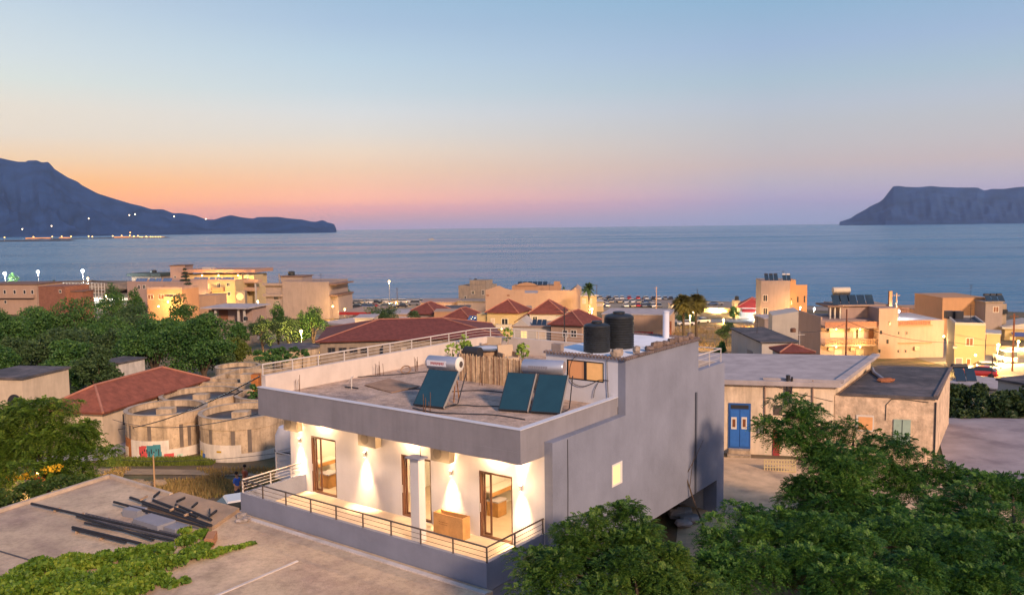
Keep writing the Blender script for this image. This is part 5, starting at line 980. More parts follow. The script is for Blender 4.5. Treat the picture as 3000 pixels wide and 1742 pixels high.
for za,zb,e in ((z3,z2,2.8),(z4-.6,z4+.5,1.5)): MB().box(q0.x+.05,q1.x+e,5.2,8.0,za,zb).build('balcony', mat('hotel_trim',(1,1,1)), b9.t)
cpil = MB(); cpil.box(q1.x+1.5,q1.x+1.9,5.4,5.8,0,z3); cpil.build('pillar', whitew, b9.t); cpil = MB(); cpil.box(q1.x-1,q1.x-.6,5.4,5.8,z2,zl+.4); cpil.build('pillar', whitew, b9.t)
MB().box(b9.hit(708,810,1,7.9).x,b9.hit(714,810,1,7.9).x,7.9,7.97,z2,z2+2.1).build('door', darkwin, b9.t); MB().box(b9.hit(704,835,1,7.9).x,b9.hit(712,835,1,7.9).x,7.9,7.97,z4+.5,z4+2.3).build('door', darkwin, b9.t)
ar = Bld('entrance_arch', 'lit arched entrance of the cream hotel', 689, 717, 852, 252, 252, 2, cat='entrance'); ar.wall(stonew); c_ = ar.on('f',703,868); MB().lathe([(.02,-.05),(1.1,-.05),(1.1,-.003),(.02,-.003)], (c_.x,0,c_.z), 20, axis='y', caps=False).build('arch', litw, ar.t)
tw = Bld('hotel_tower', 'square pinkish roof tower of the hotel', 498, 541, 779, 272, 272, 7, cat='tower'); tw.wall(pinkr); tw.slab(brownroof,.3,.2); tw.win('f',510,807,516,815,darkwin)
for px,D,pw,lab in ((592,264,500,'left'),(640,264,500,'middle'),(697,258,700,'right')): lamp_at(px,806,D,pw,'warm veranda lamp under the hotel eaves, '+lab,SOD,pole=False,r=.2,group='veranda lamps of the hotel',name='veranda_lamp',cat='lamp')
lamp_at(700,831,256.5,400,'warm lamp on the middle floor of the hotel wing',SOD,pole=False,r=.18,group='veranda lamps of the hotel',name='veranda_lamp',cat='lamp')
lamp_at(612,884,247,2000,'yellow lamp at the foot of the hotel facade',SODY,r=.15)
b9c = Bld('curved_annex', 'small pale annex before the hotel facade', 580, 632, 866, 240, 239, 6); b9c.wall(peach); b9c.slab(peach,.1,.2)
b11 = Bld('veranda_house', 'low house with a grey flat roof and pillared veranda below the hotel', 602, 722, 903, 188, 186, 9); b11.wall(pinkr, y0=2.5, z1=b11.h-.05)
b11.slab(greyroof,.8,.25); MB().box(0,b11.w,0,2.5,-.2,b11.h-3.0).build('terrace', stonew, b11.t)
for x in (630,697,714): c_ = b11.on('f',x,915); MB().box(c_.x-.2,c_.x+.2,.05,.45,b11.h-3.0,b11.h).build('pillar', whitew, b11.t)
for x0,x1 in ((612,626),(642,668)): a_ = b11.hit(x0,918,1,2.5); c_ = b11.hit(x1,918,1,2.5); MB().box(a_.x,c_.x,2.42,2.497,b11.h-2.8,b11.h-.6).build('door', shut, b11.t)
rooftank(Bld('pump_house', 'small dark shed below the veranda house', 674, 735, 941, 165, 165, 4, cat='shed'),712,724,928,941,1,'black tank beside the veranda house'); 
for o_ in list(bpy.data.objects):
    if o_.name.startswith('pump_house'): MB().box(0,4.0,0,4,-1,3.2).build('wall', stonew, o_); break
# 12 grey apartment block
b12 = Bld('apartment_block', 'plain grey pink apartment block with a roof room, near the shore', 826, 964, 829, 236, 233, 13); b12.wall(grey); b12.parapet(grey,.4,.2)
b12b = MB(); b12b.box(-5.4,-.003,.6,12,0,b12.h-.4); b12b.build('left_wing', grey, b12.t); MB().box(b12.w+.003,b12.w+1.7,2.0,12,0,b12.h-3.6).build('right_wing', grey, b12.t)
for z in (b12.h-.5,b12.h-3.6): MB().box(b12.w,b12.w+2.2,-.2,12,z,z+.35).build('balcony_slab', brownroof, b12.t); MB().box(-5.9,-.003,-.3,.597,z-.2,z+.5).build('balcony', grey, b12.t)
a_ = b12.hit(822,820,1,2); c_ = b12.hit(887,820,1,2); zt = b12.hit(850,808,1,2).z; MB().box(a_.x,c_.x,2,8,b12.h,zt-.2).build('roof_room', grey, b12.t); MB().box(a_.x-.4,c_.x+.4,1.6,8.4,zt-.2,zt).build('roof', brownroof, b12.t)
t = thing('roof_water_tank', 'black tank on the roof room of the grey apartment block', 'water tank', b12.P((a_.x+c_.x)/2-1,4,zt), 0, 'water tanks on the far roofs'); MB().lathe([(.95,0),(.95,1.1),(.3,1.3)], n=14).build('body', plast, t)
b_ = MB(); b_.box(-2.9,-1.5,.5,.597,b12.h-4.6,b12.h-3.3); b_.build('window', darkwin, b12.t); MB().box(-2.6,-1.3,.3,.597,b12.h-6.4,b12.h-5.3).build('ac_unit', whitew, b12.t); MB().tube([(-1.4,1.2,b12.h-.4),(-1.4,1.2,b12.h+2.6)],.14,6).build('flue', stonew, b12.t)
lamp_at(755,882,215,1500,'street lamp between the hotel and the grey apartment block',SODY); lamp_at(882,970,143,2200,'bright street lamp on a pole before the long red roof',SODY,r=.26)
lamp_at(1140,824,330,1800,'tall seafront lamp standing alone against the water',SODY,r=.4,em=14); lamp_at(975,897,228,500,'lamp at the right foot of the grey apartment block',SODY,pole=False)
lamp_at(38,1322,47,330,'street lamp glowing behind the leafy tree at the left edge',SODY,r=.16)
lamp_at(112,1385,42,60,'small garden lamp among the yellow flowers by the concrete roof',SODY,pole=False,r=.08,name='garden_lamp',cat='lamp')
# middle rows
b16 = Bld('canopy', 'low lit canopy roof with a dark red edge behind the olive trees', 994, 1090, 913, 214, 212, 15, cat='canopy'); MB().box(0,b16.w,0,b16.d,b16.h-.5,b16.h).build('roof', peach, b16.t); MB().box(-.05,b16.w+.05,-.06,-.003,b16.h-.75,b16.h-.02).build('edge_board', redaw, b16.t)
for i in range(5):
    MB().tube([(b16.w*(i+.1)/4.2,.3,0),(b16.w*(i+.1)/4.2,.3,b16.h-.5)],.12,6).build('post', stonew, b16.t)
b17 = Bld('sheet_roofed_store', 'store with a wavy grey sheet roof behind the long red roof', 952, 1046, 947, 172, 166, 14); b17.wall(peach); gz_ = MB()
for i in range(30): gz_.tube([(-.5+i*(b17.w+1)/29,-.4,b17.h+.08),(-.5+i*(b17.w+1)/29,b17.d,b17.h+.35)],.26,6)
gz_.build('sheet_roof', greyroof, b17.t)
b19 = Bld('red_roofed_villa', 'red hip roofed villa with blue panels, left of the stone house', 1192, 1276, 919, 184, 182, 9); b19.wall(grey); b19.hip(redroof,2.3,.5); roof_solar(b19,1194,1230,906,918,.3,3,solb,'pale blue panels on the red hip roof left of the stone house',tilt=30)
b20 = Bld('red_roofed_villa', 'red hip roofed villa with an orange lit wall behind the long red roof', 1278, 1384, 944, 158, 156, 10); b20.wall(orange); b20.hip(redroof,2.4,.4); roof_solar(b20,1362,1402,928,942,-1.5,4,solb,'dark blue panels beside the villa behind the long red roof',tilt=25)
b20b = Bld('orange_annex', 'low orange lit annex joining two red roofed villas', 1272, 1342, 914, 175, 175, 6); b20b.wall(orange); b20b.slab(peach,.1,.15)
# low roofs filling the middle of the town
for k,(x0,x1,yt,D,dep,mw,mr,lab) in enumerate(((1232,1342,887,248,12,pinkr,pinkr,'long low pinkish store left of the two storey stone house'),(1090,1190,921,178,9,peach,greyroof,'low peach store half hidden by the wide olive tree'),(1300,1372,906,206,9,grey,oldroof,'dark roofed shed between the red villas and the stone house'),(655,735,905,232,10,peach,peach,'low peach house between the hotel wing and the grey apartment block'),(1040,1092,933,150,6,whitew,greyroof,'small white shed above the left end of the long red roof'),(1518,1556,905,190,6,whitew,peach,'small white store between the two red pyramid roofs'),(1745,1768,884,262,7,yellow,whitew,'small lit kiosk between the palm and the parked cars'),(2240,2300,934,185,8,grey,greyroof,'grey store at the foot of the tall cream building'),(2680,2770,908,190,10,orange,orange,'low orange house seen over the roof of the pink apartments'),(1968,1996,893,268,6,whitew,peach,'little white beach kiosk left of the round headed palms'))):
    q_ = Bld('low_store', lab, x0, x1, yt, D, D, dep); q_.wall(mw); q_.slab(mr,.25,.18)
    for f in (.22,.5,.78):
        if (k+int(f*10))%3: xx = x0+(x1-x0)*f; q_.win('f',xx-3,yt+5,xx+3,yt+12,(litw,pale,darkwin)[(k+int(f*10))%3-1 if k%2 else 1])
for k,(px,py,D,pw) in enumerate(((1010,905,226,800),(1290,897,240,700),(1385,925,200,700),(1700,925,188,1100),(640,905,215,900),(2120,935,215,900),(2210,935,205,700),(2030,905,262,1200),(1160,885,300,1000),(560,900,215,700),(310,865,290,1200))):  # lamps added to spread more glow over the town ground
    lamp_at(px,py,D,pw,'added low warm lamp '+('by the canopy','by the pinkish store','behind the red villas','at the right end of the peach hotel','by the veranda house','on the dry field','before the tavern','by the beach kiosk','between the seafront cars','below the hotel','beside the sports court')[k],SODY if k%2 else SOD,r=.2,group='added low lamps brightening the town')
# long red roofed hall
b21 = Bld('long_hall', 'long low hall under a wide dark red tile roof, left of the roof terrace', 936, 1466, 1002, 109, 112, 15); b21.wall(stonew); b21.hip(redroof,2.0,.5)
for x0,x1,m_ in ((960,983,darkwin),(992,1016,darkwin),(1024,1048,darkwin),(1056,1079,darkwin),(1119,1142,pale),(1175,1192,pale)): b21.win('f',x0,1017,x1,1034,m_,whitew if m_ == pale else dsteel)
MB().box(8.2,9.6,-1.2,-.003,b21.h-2.4,b21.h-.5).build('porch', stonew, b21.t)
# grey stone house
b22 = Bld('stone_house', 'weathered grey two storey house left of the peach hotel', 1343, 1424, 839, 266, 263, 10); b22.wall(stonew); b22.parapet(stonew,.3,.2); a_ = b22.hit(1376,830,1,2); c_ = b22.hit(1424,830,1,2); zt = b22.hit(1400,821,1,2).z; MB().box(a_.x,c_.x,2,8,b22.h,zt).build('roof_room', stonew, b22.t)
b22.win('f',1381,851,1391,862,darkwin); b22.win('f',1411,849,1419,864,darkwin); b22.win('f',1360,866,1366,876,darkwin); rooftank(b22,1388,1396,815,822,4,'small black tank on the grey two storey house')
b22c = Bld('terrace_block', 'low grey block below the two storey stone house', 1340, 1421, 883, 246, 244, 8); b22c.wall(grey); b22c.slab(stonew,.4,.2)
# peach hotel
b23 = Bld('peach_hotel', 'wide peach hotel with wavy gables on its roof edge', 1422, 1698, 859, 216, 213, 12); b23.wall(peach); gp = [(0,0),(0,.9),(1.5,1.3),(3,1.9),(3.8,1.9),(5.0,1.3),(6.6,.9),(b23.w*.42,.9),(b23.w*.42,0)]
def vprism(bd, pts, y0, y1, name, m, z=None):
    z = bd.h if z is None else z; n = len(pts); vs = [(x,y0,z+h) for x,h in pts]+[(x,y1,z+h) for x,h in pts]
    return MB().add(vs, [tuple(range(n)), tuple(range(n,2*n))[::-1]]+[((i+1)%n,i,n+i,n+(i+1)%n) for i in range(n)]).build(name, m, bd.t)
vprism(b23,gp,.0,.25,'gable_edge',peach); vprism(b23,[(b23.w*.56,0),(b23.w*.56,.75),(b23.w*.985,.75),(b23.w*.985,0)],.0,.25,'gable_edge',peach)
vprism(b23,[(b23.w-2.0,0),(b23.w-2.0,.8),(b23.w-1,1.5),(b23.w,.8),(b23.w,0)],.3,11,'side_gable',peach); MB().box(.3,b23.w-2.2,.4,11.8,b23.h,b23.h+.08).build('roof', greyroof, b23.t)
a_ = b23.hit(1500,845,1,9); c_ = b23.hit(1640,845,1,9); zt = b23.hit(1570,837,1,9).z; MB().box(a_.x,c_.x,9,16,b23.h,zt).build('upper_storey', orange, b23.t)
vprism(b23,[(a_.x+1,0),(a_.x+2,.6),(a_.x+4,1.0),(a_.x+6,.6),(a_.x+7,0)],8.7,8.98,'gable_edge',orange,zt); MB().box(c_.x-1.6,c_.x,9.5,11,zt,zt+1.1).build('chimney', orange, b23.t)
t = thing('solar_panel_row', 'dark panels on the upper roof of the peach hotel', 'solar panels', b23.P(a_.x+1,11,zt), b23.rz, 'solar panels on the far roofs')
for i in range(6): MB().obox((.9+i*1.35,.5,.5),1.15,1.3,.1,(R(40),0,0)).build('panel', solm, t)
for x0,y0,x1,y1 in ((1424,862,1434,868),(1484,862,1494,868)): b23.win('f',x0,y0,x1,y1,shut,peach)
b23b = Bld('lit_annex', 'yellow lit annex at the right end of the peach hotel', 1700, 1748, 868, 218, 219, 14); b23b.wall(yellow); b23b.slab(whitew,.4,.25); b23b.win('f',1706,874,1716,889,pale); b23b.win('f',1724,874,1734,889,pale); lamp_at(1734,905,203,2600,'white glowing street lamp at the foot of the palm',SODY,r=.28)
# small villas behind the terrace rail
b24 = Bld('small_villa', 'yellow lit villa with a red pyramid roof and balcony, left of two', 1427, 1516, 916, 150, 148, 6.5); b24.wall(yellow); b24.hip(redroof,2.2,.35); MB().box(-2.2,-.003,.5,6,0,b24.h-.3).build('side_wing', yellow, b24.t)
b24.win('f',1438,932,1450,948,pale); b24.win('f',1469,932,1489,957,darkwin); balcony(b24,'f',1458,1500,948,958,1.0,whitew)
b25 = Bld('small_villa', 'cream villa with a red pyramid roof, right of two, before the peach hotel', 1553, 1647, 919, 150, 149, 7); b25.wall(whitew); b25.hip(redroof,2.3,.35); MB().box(b25.w+.003,b25.w+1.8,.8,6,0,b25.h-.2).build('side_wing', whitew, b25.t); b25.win('f',1560,926,1575,940,darkwin)
b26 = Bld('small_villa', 'grey pink villa under a low red roof beside the antenna mast', 1614, 1704, 951, 126, 124, 8); b26.wall(peach); b26.hip(redroof,1.9,.4); b26.win('f',1648,966,1664,988,darkwin); b26.win('f',1672,966,1690,988,darkwin)
b27 = Bld('gable_house', 'small white gabled house with panels below the two red pyramid roofs', 1502, 1612, 957, 128, 127, 7); b27.wall(whitew); b27.slab(peach,.2,.15)
vprism(b27,[(0,0),(b27.w*.22,1.1),(b27.w*.44,0)],-.1,6,'gable',whitew,b27.h+.15); MB().beam((b27.w*.05,3,b27.h+.75),(b27.w*.24,3,b27.h+1.45),6.5,.12).build('roof', redroof, b27.t); b27.win('f',1570,968,1599,992,pale); b27.win('f',1525,968,1545,1000,litw); roof_solar(b27,1557,1600,937,953,1,3,solm,'dark panels on the white gabled house',tilt=35)
t = thing('antenna_mast', 'thin mast with aerials behind the terrace rail', 'antenna', (W(1653,900,y=70).x,70,13), 0); h_ = W(1653,900,y=70).z-13; MB().tube([(0,0,0),(0,0,h_)],.05,6).build('mast', dark, t)
for i in range(3): MB().beam((-.7,0,h_-.2-.25*i),(.7,0,h_-.2-.25*i),.03,.03).build('aerial', dark, t)
for px in (1470,1600): lamp_at(px,962,138,450,'warm lamp below the '+('yellow' if px == 1470 else 'white')+' villa, hidden by its eaves',SODY,pole=False,r=.15)
# low peach building, wall and field on the right
b29 = Bld('low_peach_block', 'long low peach block with a flat grey roof behind the water tanks', 1764, 1962, 921, 182, 178, 12); b29.wall(peach); b29.slab(greyroof,.15,.25); MB().box(5,11,-.06,-.003,0,1.6).build('painted_base', redaw, b29.t); MB().box(b29.w-.5,b29.w+.4,-.4,-.003,0,b29.h-1.2).build('drain_box', mat('red_clay',(.35,.12,.06),var=.2), b29.t)
sheet('field', [((32,150),(62,150)),((36,205),(72,205))], mat('field_earth', (.3,.19,.09), var=.3, scale=.4, bump=.6, bscale=4, col2=(.16,.13,.05), c2scale=.25), 'dry lit field above the beach road', .06, 6)
sheet('beach_road', [((14,216),(14,226)),((80,220),(80,232))], mat('road_dust', (.3,.26,.22), var=.15), 'pale road along the shore', .1, 10)
wl = Bld('garden_wall', 'yellow lit garden wall beyond the dry field', 2056, 2142, 900, 262, 258, .6, cat='wall'); wl.wall(yellow)
for px,w_,lab in ((2092,.5,'left'),(2108,.5,'right')): lamp_at(px,908,259,1100,'glaring lamp before the yellow garden wall, '+lab+' of two',SODY,pole=False,r=.3,em=16)
lamp_at(2022,925,158,700,'warm lamp under the two round headed palms',SODY,r=.15)
lamp_at(2152,909,244,1100,'warm lamp among the bushes left of the tavern',SODY,r=.3,em=14)
b35 = Bld('tavern', 'beach tavern with a red roof and red awning beside the tall cream building', 2166, 2236, 900, 236, 234, 10); b35.wall(whitew); b35.hip(roofmat('bright_red_tile', (.3,.035,.03)),2.4,.8)
a_ = b35.on('f',2175,905); c_ = b35.on('f',2226,905); MB().obox(((a_.x+c_.x)/2,-1.1,b35.h-.75),c_.x-a_.x,2.2,.08,(R(18),0,0)).build('awning', redaw, b35.t); b35.win('f',2184,912,2194,928,pale); b35.win('f',2204,912,2216,928,litw); lamp_at(2216,914,230,600,'white lamp under the tavern awning',COOL,pole=False,r=.3,em=14)
b35b = Bld('stone_turret', 'small stone turret with a black tank left of the tavern roof', 2151, 2169, 880, 246, 246, 2.5, cat='turret'); b35b.wall(stonew); rooftank(b35b,2154,2166,867,879,.4,'black tank on the small stone turret')
b36 = Bld('tall_block', 'tall plain cream building with panels on top, standing before the sea', 2230, 2315, 824, 206, 205, 9); b36.wall(grey); b36.parapet(grey,.2,.2); MB().box(b36.w+.003,b36.w+1.9,3,9,0,b36.h+.15).build('lit_wing', orange, b36.t); MB().box(b36.w+1.903,b36.w+5.0,5,10,0,b36.h-1.8).build('rear_wing', orange, b36.t); MB().box(b36.w+1.9,b36.w+5.0,5,5.2,b36.h-1.8,b36.h-1.2).build('parapet', orange, b36.t)
for y0,y1 in ((863,883),(901,927)): b36.win('f',2235,y0,2249,y1,darkwin)
for x0,z0_,z1_ in ((b36.w+.7,5.5,7.2),(b36.w+2.6,6,7.4),(b36.w+3.2,3.5,5.0),(b36.w+4.2,6,7.6)): MB().box(x0,x0+.35,2.94 if x0 < b36.w+1.9 else 4.94,2.997 if x0 < b36.w+1.9 else 4.997,z0_,z1_).build('window', darkwin, b36.t)
roof_solar(b36,2240,2281,806,822,.6,3,solm,'dark panels on the tall cream building, left of two',tank=dark); roof_solar(b36,2293,2318,806,822,.6,2,solm,'dark panels on the tall cream building, right of two',tank=steel)
lamp_at(2345,900,200,1500,'orange lamp lighting the rear wing of the tall cream building',SOD,r=.2); lamp_at(2386,904,215,900,'white lamp behind the white house roof',COOL,r=.3,em=16)
b37 = Bld('white_shed', 'white shed roofed block before the tall cream building', 2263, 2340, 924, 165, 164, 8); b37.wall(whitew); vprism(b37,[(0,0),(b37.w,.9),(b37.w,0)],0,8,'roof',whitew)
b37b = Bld('white_house', 'flat roofed white house with a sagging grey roof behind the cottages', 2232, 2338, 1004, 108, 108, 15); b37b.wall(whitew); b37b.slab(oldroof,.25,.18); MB().box(-.06,-.003,4,6.5,.8,3.2).build('garage_door', mat('grey_door',(.25,.22,.2),var=.1,bump=0), b37b.t); b37b.win('f',2268,1012,2276,1024,pale); rooftank(b37b,2318,2334,965,975,10,'dark barrel on the white house roof',mat('barrel_brown',(.12,.06,.04),var=.2))
b42 = Bld('red_kiosk', 'little kiosk with a dark red hip roof behind the grey slab roof', 2290, 2378, 1034, 86, 86, 3, cat='kiosk'); b42.wall(whitew); b42.hip(redroof,.7,.3)
# big pink building on the right
b38 = Bld('pink_apartments', 'big pink apartment building with lit balconies and a stair tower', 2417, 2766, 941, 137, 137, 12); wv = lambda px: b38.on('f',px,980).x
xa, xb, xc = wv(2571), wv(2627), b38.w; zf = lambda py: b38.on('f',2500,py).z
MB().box(0,xa,1.6,12,0,b38.h).build('wall', pinkr, b38.t); MB().box(-.25,-.003,1.2,12,0,b38.h+.6).build('left_wall', pinkr, b38.t); MB().box(xa+.003,xb,-.4,7,0,zf(903)).build('stair_tower', pinkr, b38.t); MB().box(xb+.003,xc,0,12,0,b38.h).build('right_wing', pinkr, b38.t)
bal = mat('clay_balustrade', (.34,.16,.1), var=.2, scale=6, bump=.2)
MB().box(-.003,xa,-.1,1.597,zf(958)-.15,zf(958)).build('balcony_slab', pinkr, b38.t); MB().box(-.003,xa,-.1,.05,zf(958),zf(942)).build('balustrade', bal, b38.t)
MB().box(-.003,xa,-.1,1.597,zf(1013),zf(1010)).build('balcony_slab', pinkr, b38.t)
def balus(x0,x1,y,z0,z1,bd,m):
    b = MB(); b.box(x0,x1,y-.05,y+.05,z0,z0+.1); b.box(x0,x1,y-.06,y+.06,z1-.12,z1); n = max(3,int((x1-x0)/.28))
    for i in range(n): xx = x0+(x1-x0)*(i+.5)/n; b.box(xx-.06,xx+.06,y-.04,y+.04,z0+.1,z1-.12)
    return b.build('balustrade', m, bd.t)
balus(.05,xa-.05,-.05,zf(1010),zf(993),b38,orange); balus(xb+.1,xc-2.2,-.2,zf(953),zf(940),b38,bal); MB().box(xb+.1,xc-2.0,-.3,-.003,zf(956),zf(953)).build('ledge', bal, b38.t); MB().box(xb+.1,xc-2.0,-.25,-.003,zf(1008),zf(1005)).build('ledge', bal, b38.t)
for x0,y0,x1,y1 in ((2578,968,2584,978),(2597,994,2603,1006),(2573,1023,2579,1033),(2603,941,2609,951)):
    a_ = b38.hit(x0,y0,1,-.4); c_ = b38.hit(x1,y1,1,-.4); MB().box(a_.x,c_.x,-.45,-.403,c_.z,a_.z).build('window', darkwin, b38.t)
for x0,y0,x1,y1 in ((2629,970,2636,980),(2653,970,2660,980),(2627,1023,2635,1033),(2649,1023,2657,1033)): b38.win('f',x0,y0,x1,y1,darkwin,pinkr)
for x0,y0,x1,y1,m_ in ((2432,963,2472,988,pale),(2500,962,2530,990,pale),(2508,965,2513,990,darkwin),(2545,963,2566,990,shut),(2445,1022,2465,1040,pale),(2508,1022,2530,1040,pale)):
    a_ = b38.hit(x0,y0,1,1.6); c_ = b38.hit(x1,y1,1,1.6); MB().box(a_.x,c_.x,1.53,1.597,c_.z,a_.z).build('door', m_, b38.t)
for x,y in ((2434,966),(2494,965),(2432,1021),(2497,1021),(2684,1020)):
    yy = 1.6 if x < 2570 else 0; a_ = b38.hit(x,y,1,yy); MB().box(a_.x-.4,a_.x+.4,yy-.36,yy-.003,a_.z-.3,a_.z+.3).build('ac_unit', acw, b38.t)
MB().box(wv(2492),xa,4,10,b38.h,zf(903)).build('roof_room', pinkr, b38.t); MB().box(wv(2480),xb+.3,3.5,10.4,zf(903),zf(899)).build('roof', peach, b38.t)
for x in (2456,2470,2486): MB().box(wv(x)-.12,wv(x)+.12,3.6,3.85,b38.h,zf(905)).build('pillar', whitew, b38.t)
MB().box(wv(2446),wv(2492),3.3,9,zf(905),zf(900)).build('pergola_roof', brownroof, b38.t); MB().box(xb,xb+.5,3,3.5,b38.h,zf(858)).build('chimney', orange, b38.t); balus(xb+.8,xc-.3,11.5,b38.h,b38.h+.9,b38,bal); MB().box(xb+.5,xc-.2,.3,11.3,b38.h,b38.h+.05).build('roof_floor', greyroof, b38.t)
t = thing('solar_panel_row', 'row of five dark solar panels on the pink apartment building', 'solar panels', b38.P(wv(2466),4.2,zf(899)), 0, 'solar panels on the far roofs')
for i in range(5):
    MB().obox((.75+i*1.42,.55,.75),1.25,1.9,.1,(R(55),0,0)).build('panel', solm, t); MB().beam((.75+i*1.42,1.1,0),(.75+i*1.42,1.1,1.5),.07,.07).build('leg', steel, t)
t = thing('ribbed_tank', 'cream ribbed tank lying above the solar panels of the pink apartment building', 'tank', b38.P(wv(2475),5.8,zf(865)-.1), 0); MB().lathe([(.05,0)]+[(.52+.05*(i%2),.1+i*.19) for i in range(16)]+[(.05,3.1)], (0,0,.5), 16, axis='x').build('body', whitew, t); MB().box(.2,2.9,-.4,.4,-1.4,0).build('stand', dark, t)
for px,py,pw,D_ in ((2450,1016,90,136.2),(2520,1016,90,136.2),(2450,964,55,137.3),(2520,964,55,137.3)): lamp_at(px,py,D_,pw,'warm balcony lamp of the pink apartment building, '+('lower' if py > 1000 else 'upper')+(' left' if px < 2500 else ' right'),SODY,pole=False,r=.1,group='balcony lamps of the pink building',name='balcony_lamp',cat='lamp')
lamp_at(2631,911,139,260,'glaring white lamp on the stair tower of the pink building',COOL,pole=False,r=.3,em=14)
# yellow building and the street at the right
b39 = Bld('yellow_house', 'yellow lit house with a brown door beside the street', 2798, 2888, 951, 116.8, 115.4, 10); b39.wall(yellow); b39.parapet(whitew,.35,.2); MB().box(.2,b39.w-.2,.2,9.8,b39.h,b39.h+.06).build('roof', oldroof, b39.t)
b39.win('f',2829,989,2852,1013,shut); b39.win('f',2830,1049,2844,1083,mat('orange_door',(.4,.12,.04),var=.1,bump=0),name='door'); b39.win('f',2798,1047,2820,1073,mat('grey_shutter',(.25,.22,.22),var=.1,bump=0),name='shutter')
balcony(b39,'f',2790,2802,1012,1018,.8,whitew)
for x0,lab in ((2776,'left'),(2800,'right')):
    o = MB().box(-.6,.6,-.5,.5,0,1.1).build('roof_box', dark, None, b39.P(b39.hit(x0+6,925,1,8).x,8,b39.h+.07)); tag(o, 'black water box on the roof behind the yellow house, '+lab+' of two', 'water tank')
b40 = Bld('orange_block', 'wide orange block with a plain wall behind the yellow house', 2762, 2886, 874, 172, 172, 12); b40.wall(orange); b40.slab(orange,.1,.15); b40b = Bld('grey_block_house', 'grey house with dark rooftop panels joined to the orange block', 2888, 2938, 886, 168, 168, 13); b40b.wall(grey); b40b.slab(stonew,.3,.2); b40b.win('f',2909,897,2926,915,shut); roof_solar(b40b,2890,2946,866,884,1,3,solm,'dark panels and tanks on the grey house beside the orange block',tank=dark); MB().box(b40b.w+.003,b40b.w+1.4,1,6,b40b.h-4.5,b40b.h-.4).build('balcony', stonew, b40b.t)
for z in (b40b.h-2.4,b40b.h-5.5): MB().box(b40b.w+.003,b40b.w+1.3,.4,.97,z,z+.9).build('balustrade', darkwin, b40b.t)
b40c = Bld('garden_house', 'low cream house between the yellow house and the parked van', 2890, 2932, 978, 140, 139, 5); b40c.wall(yellow); b40c.slab(whitew,.15,.2)
b41 = Bld('corner_shop', 'white shop with a blue awning at the right edge', 2944, 3060, 962, 166, 164, 12); b41.wall(yellow); b41.slab(whitew,.6,.35); vprism(b41,[(0,0),(5,1.1),(9,0)],0,8,'canopy_roof',whitew,b41.h+.35); a_ = b41.on('f',2962,966); MB().obox((a_.x+4,-.9,b41.h-1.0),8,1.8,.08,(R(20),0,0)).build('awning', blueaw, b41.t); b41.win('f',2958,985,2975,1005,litw)
lanem = mat('street_asphalt', (.17,.15,.13), var=.15, scale=.5, bump=.2); sheet('street', [((60,92),(80,92)),((63,118),(80,118)),((70,160),(84,160)),((88,215),(100,215))], lanem, 'lit street running down to the sea at the right', .06, 6)
lamp_at(2925,1010,125,5500,'warm street lamp beside the yellow house',SODY,r=.22); lamp_at(2858,1040,108,1500,'low yellow lamp before the brown door of the yellow house',SODY,pole=False,r=.15); lamp_at(2984,1000,150,3000,'warm street lamp before the shop with the blue awning',SODY,r=.22); lamp_at(2765,985,128,500,'warm lamp at the corner of the pink and yellow houses',SODY,pole=False,r=.15)
b43 = Bld('flat_roof_store', 'low store whose grey roof carries two solar panels by the hedge', 2776, 2926, 1122, 90, 86, 6, cat='store'); b43.wall(grey); b43.slab(greyroof,.15,.15); 
t = thing('solar_heater', 'solar water heater with two dark panels on the low store by the hedge', 'solar heater', b43.P(.5,1.0,b43.h+.16), 0, None)
for i in range(2): MB().obox((.55+i*1.15,.4,.65),1.0,1.6,.09,(R(52),0,R(-8))).build('collector', solm, t)
MB().lathe([(.02,0),(.26,.03),(.26,1.7),(.02,1.75)], (0,1.15,1.45), 14, axis='x').build('tank', dark, t); MB().beam((.2,1.1,0),(.2,1.1,1.3),.05,.05).build('leg', steel, t); MB().beam((1.5,1.1,0),(1.5,1.1,1.3),.05,.05).build('leg', steel, t)
b44 = Bld('white_shed', 'white shed with a dark flat roof at the right edge by the hedge', 2924, 3060, 1114, 76, 72, 7, cat='shed'); b44.wall(whitew); b44.slab(oldroof,.15,.2)
def pole(px, pyt, D, label, r=.11, m=None, arm=True, base=None):
    c = W(px,pyt,y=D); gz = ground_z(c.x,D) if base is None else base; t = thing('utility_pole', label, 'pole', (c.x,D,gz), 0, 'utility poles'); h = c.z-gz
    MB().tube([(0,0,-.3),(0,0,h)], [r*1.15,r*.8], 8).build('shaft', m or bark, t)
    if arm: MB().beam((-.6,0,h-.4),(.6,0,h-.4),.08,.08).build('cross_arm', m or bark, t)
    return t
wdp = mat('pole_red_wood', (.16,.06,.035), var=.2)
pole(2481,905,112,'reddish wooden pole before the pink apartment building',.12,wdp,False); pole(2343,970,98,'thin pale pole by the dark red kiosk roof',.06,whitew); pole(2972,918,113,'wooden pole in the lit street at the right',.13,wdp); pole(2908,1040,100,'thin dark pole at the street corner by the red car',.06,dark,False)
pole(1163,842,300,'dark pole on the seafront right of the tall lamp'); pole(1923,840,262,'pale pole on the seafront by the parked cars',.14,mat('pole_pale',(.42,.26,.18),var=.1)); pole(1748,833,300,'thin dark pole right of the palm'); pole(449,1332,47,'thin wooden stake on the dry slope before the tanks',.05,mat('stake_wood',(.4,.25,.14),var=.1),False)
pole(2220+407,858,141,'orange lit pole behind the stair tower',.14,orange)
pole(2043,845,262,'short dark pole right of the seafront cars',.12,dark,False)
def wire(pts, label, r=.018):
    tag(MB().tube(pts, r, 4).build('overhead_wire', dark), label, 'wire')
def sag(a, b, s, n=10): a, b = Vector(a), Vector(b); return [a.lerp(b,i/n)-Vector((0,0,4*s*(i/n)*(1-i/n))) for i in range(n+1)]
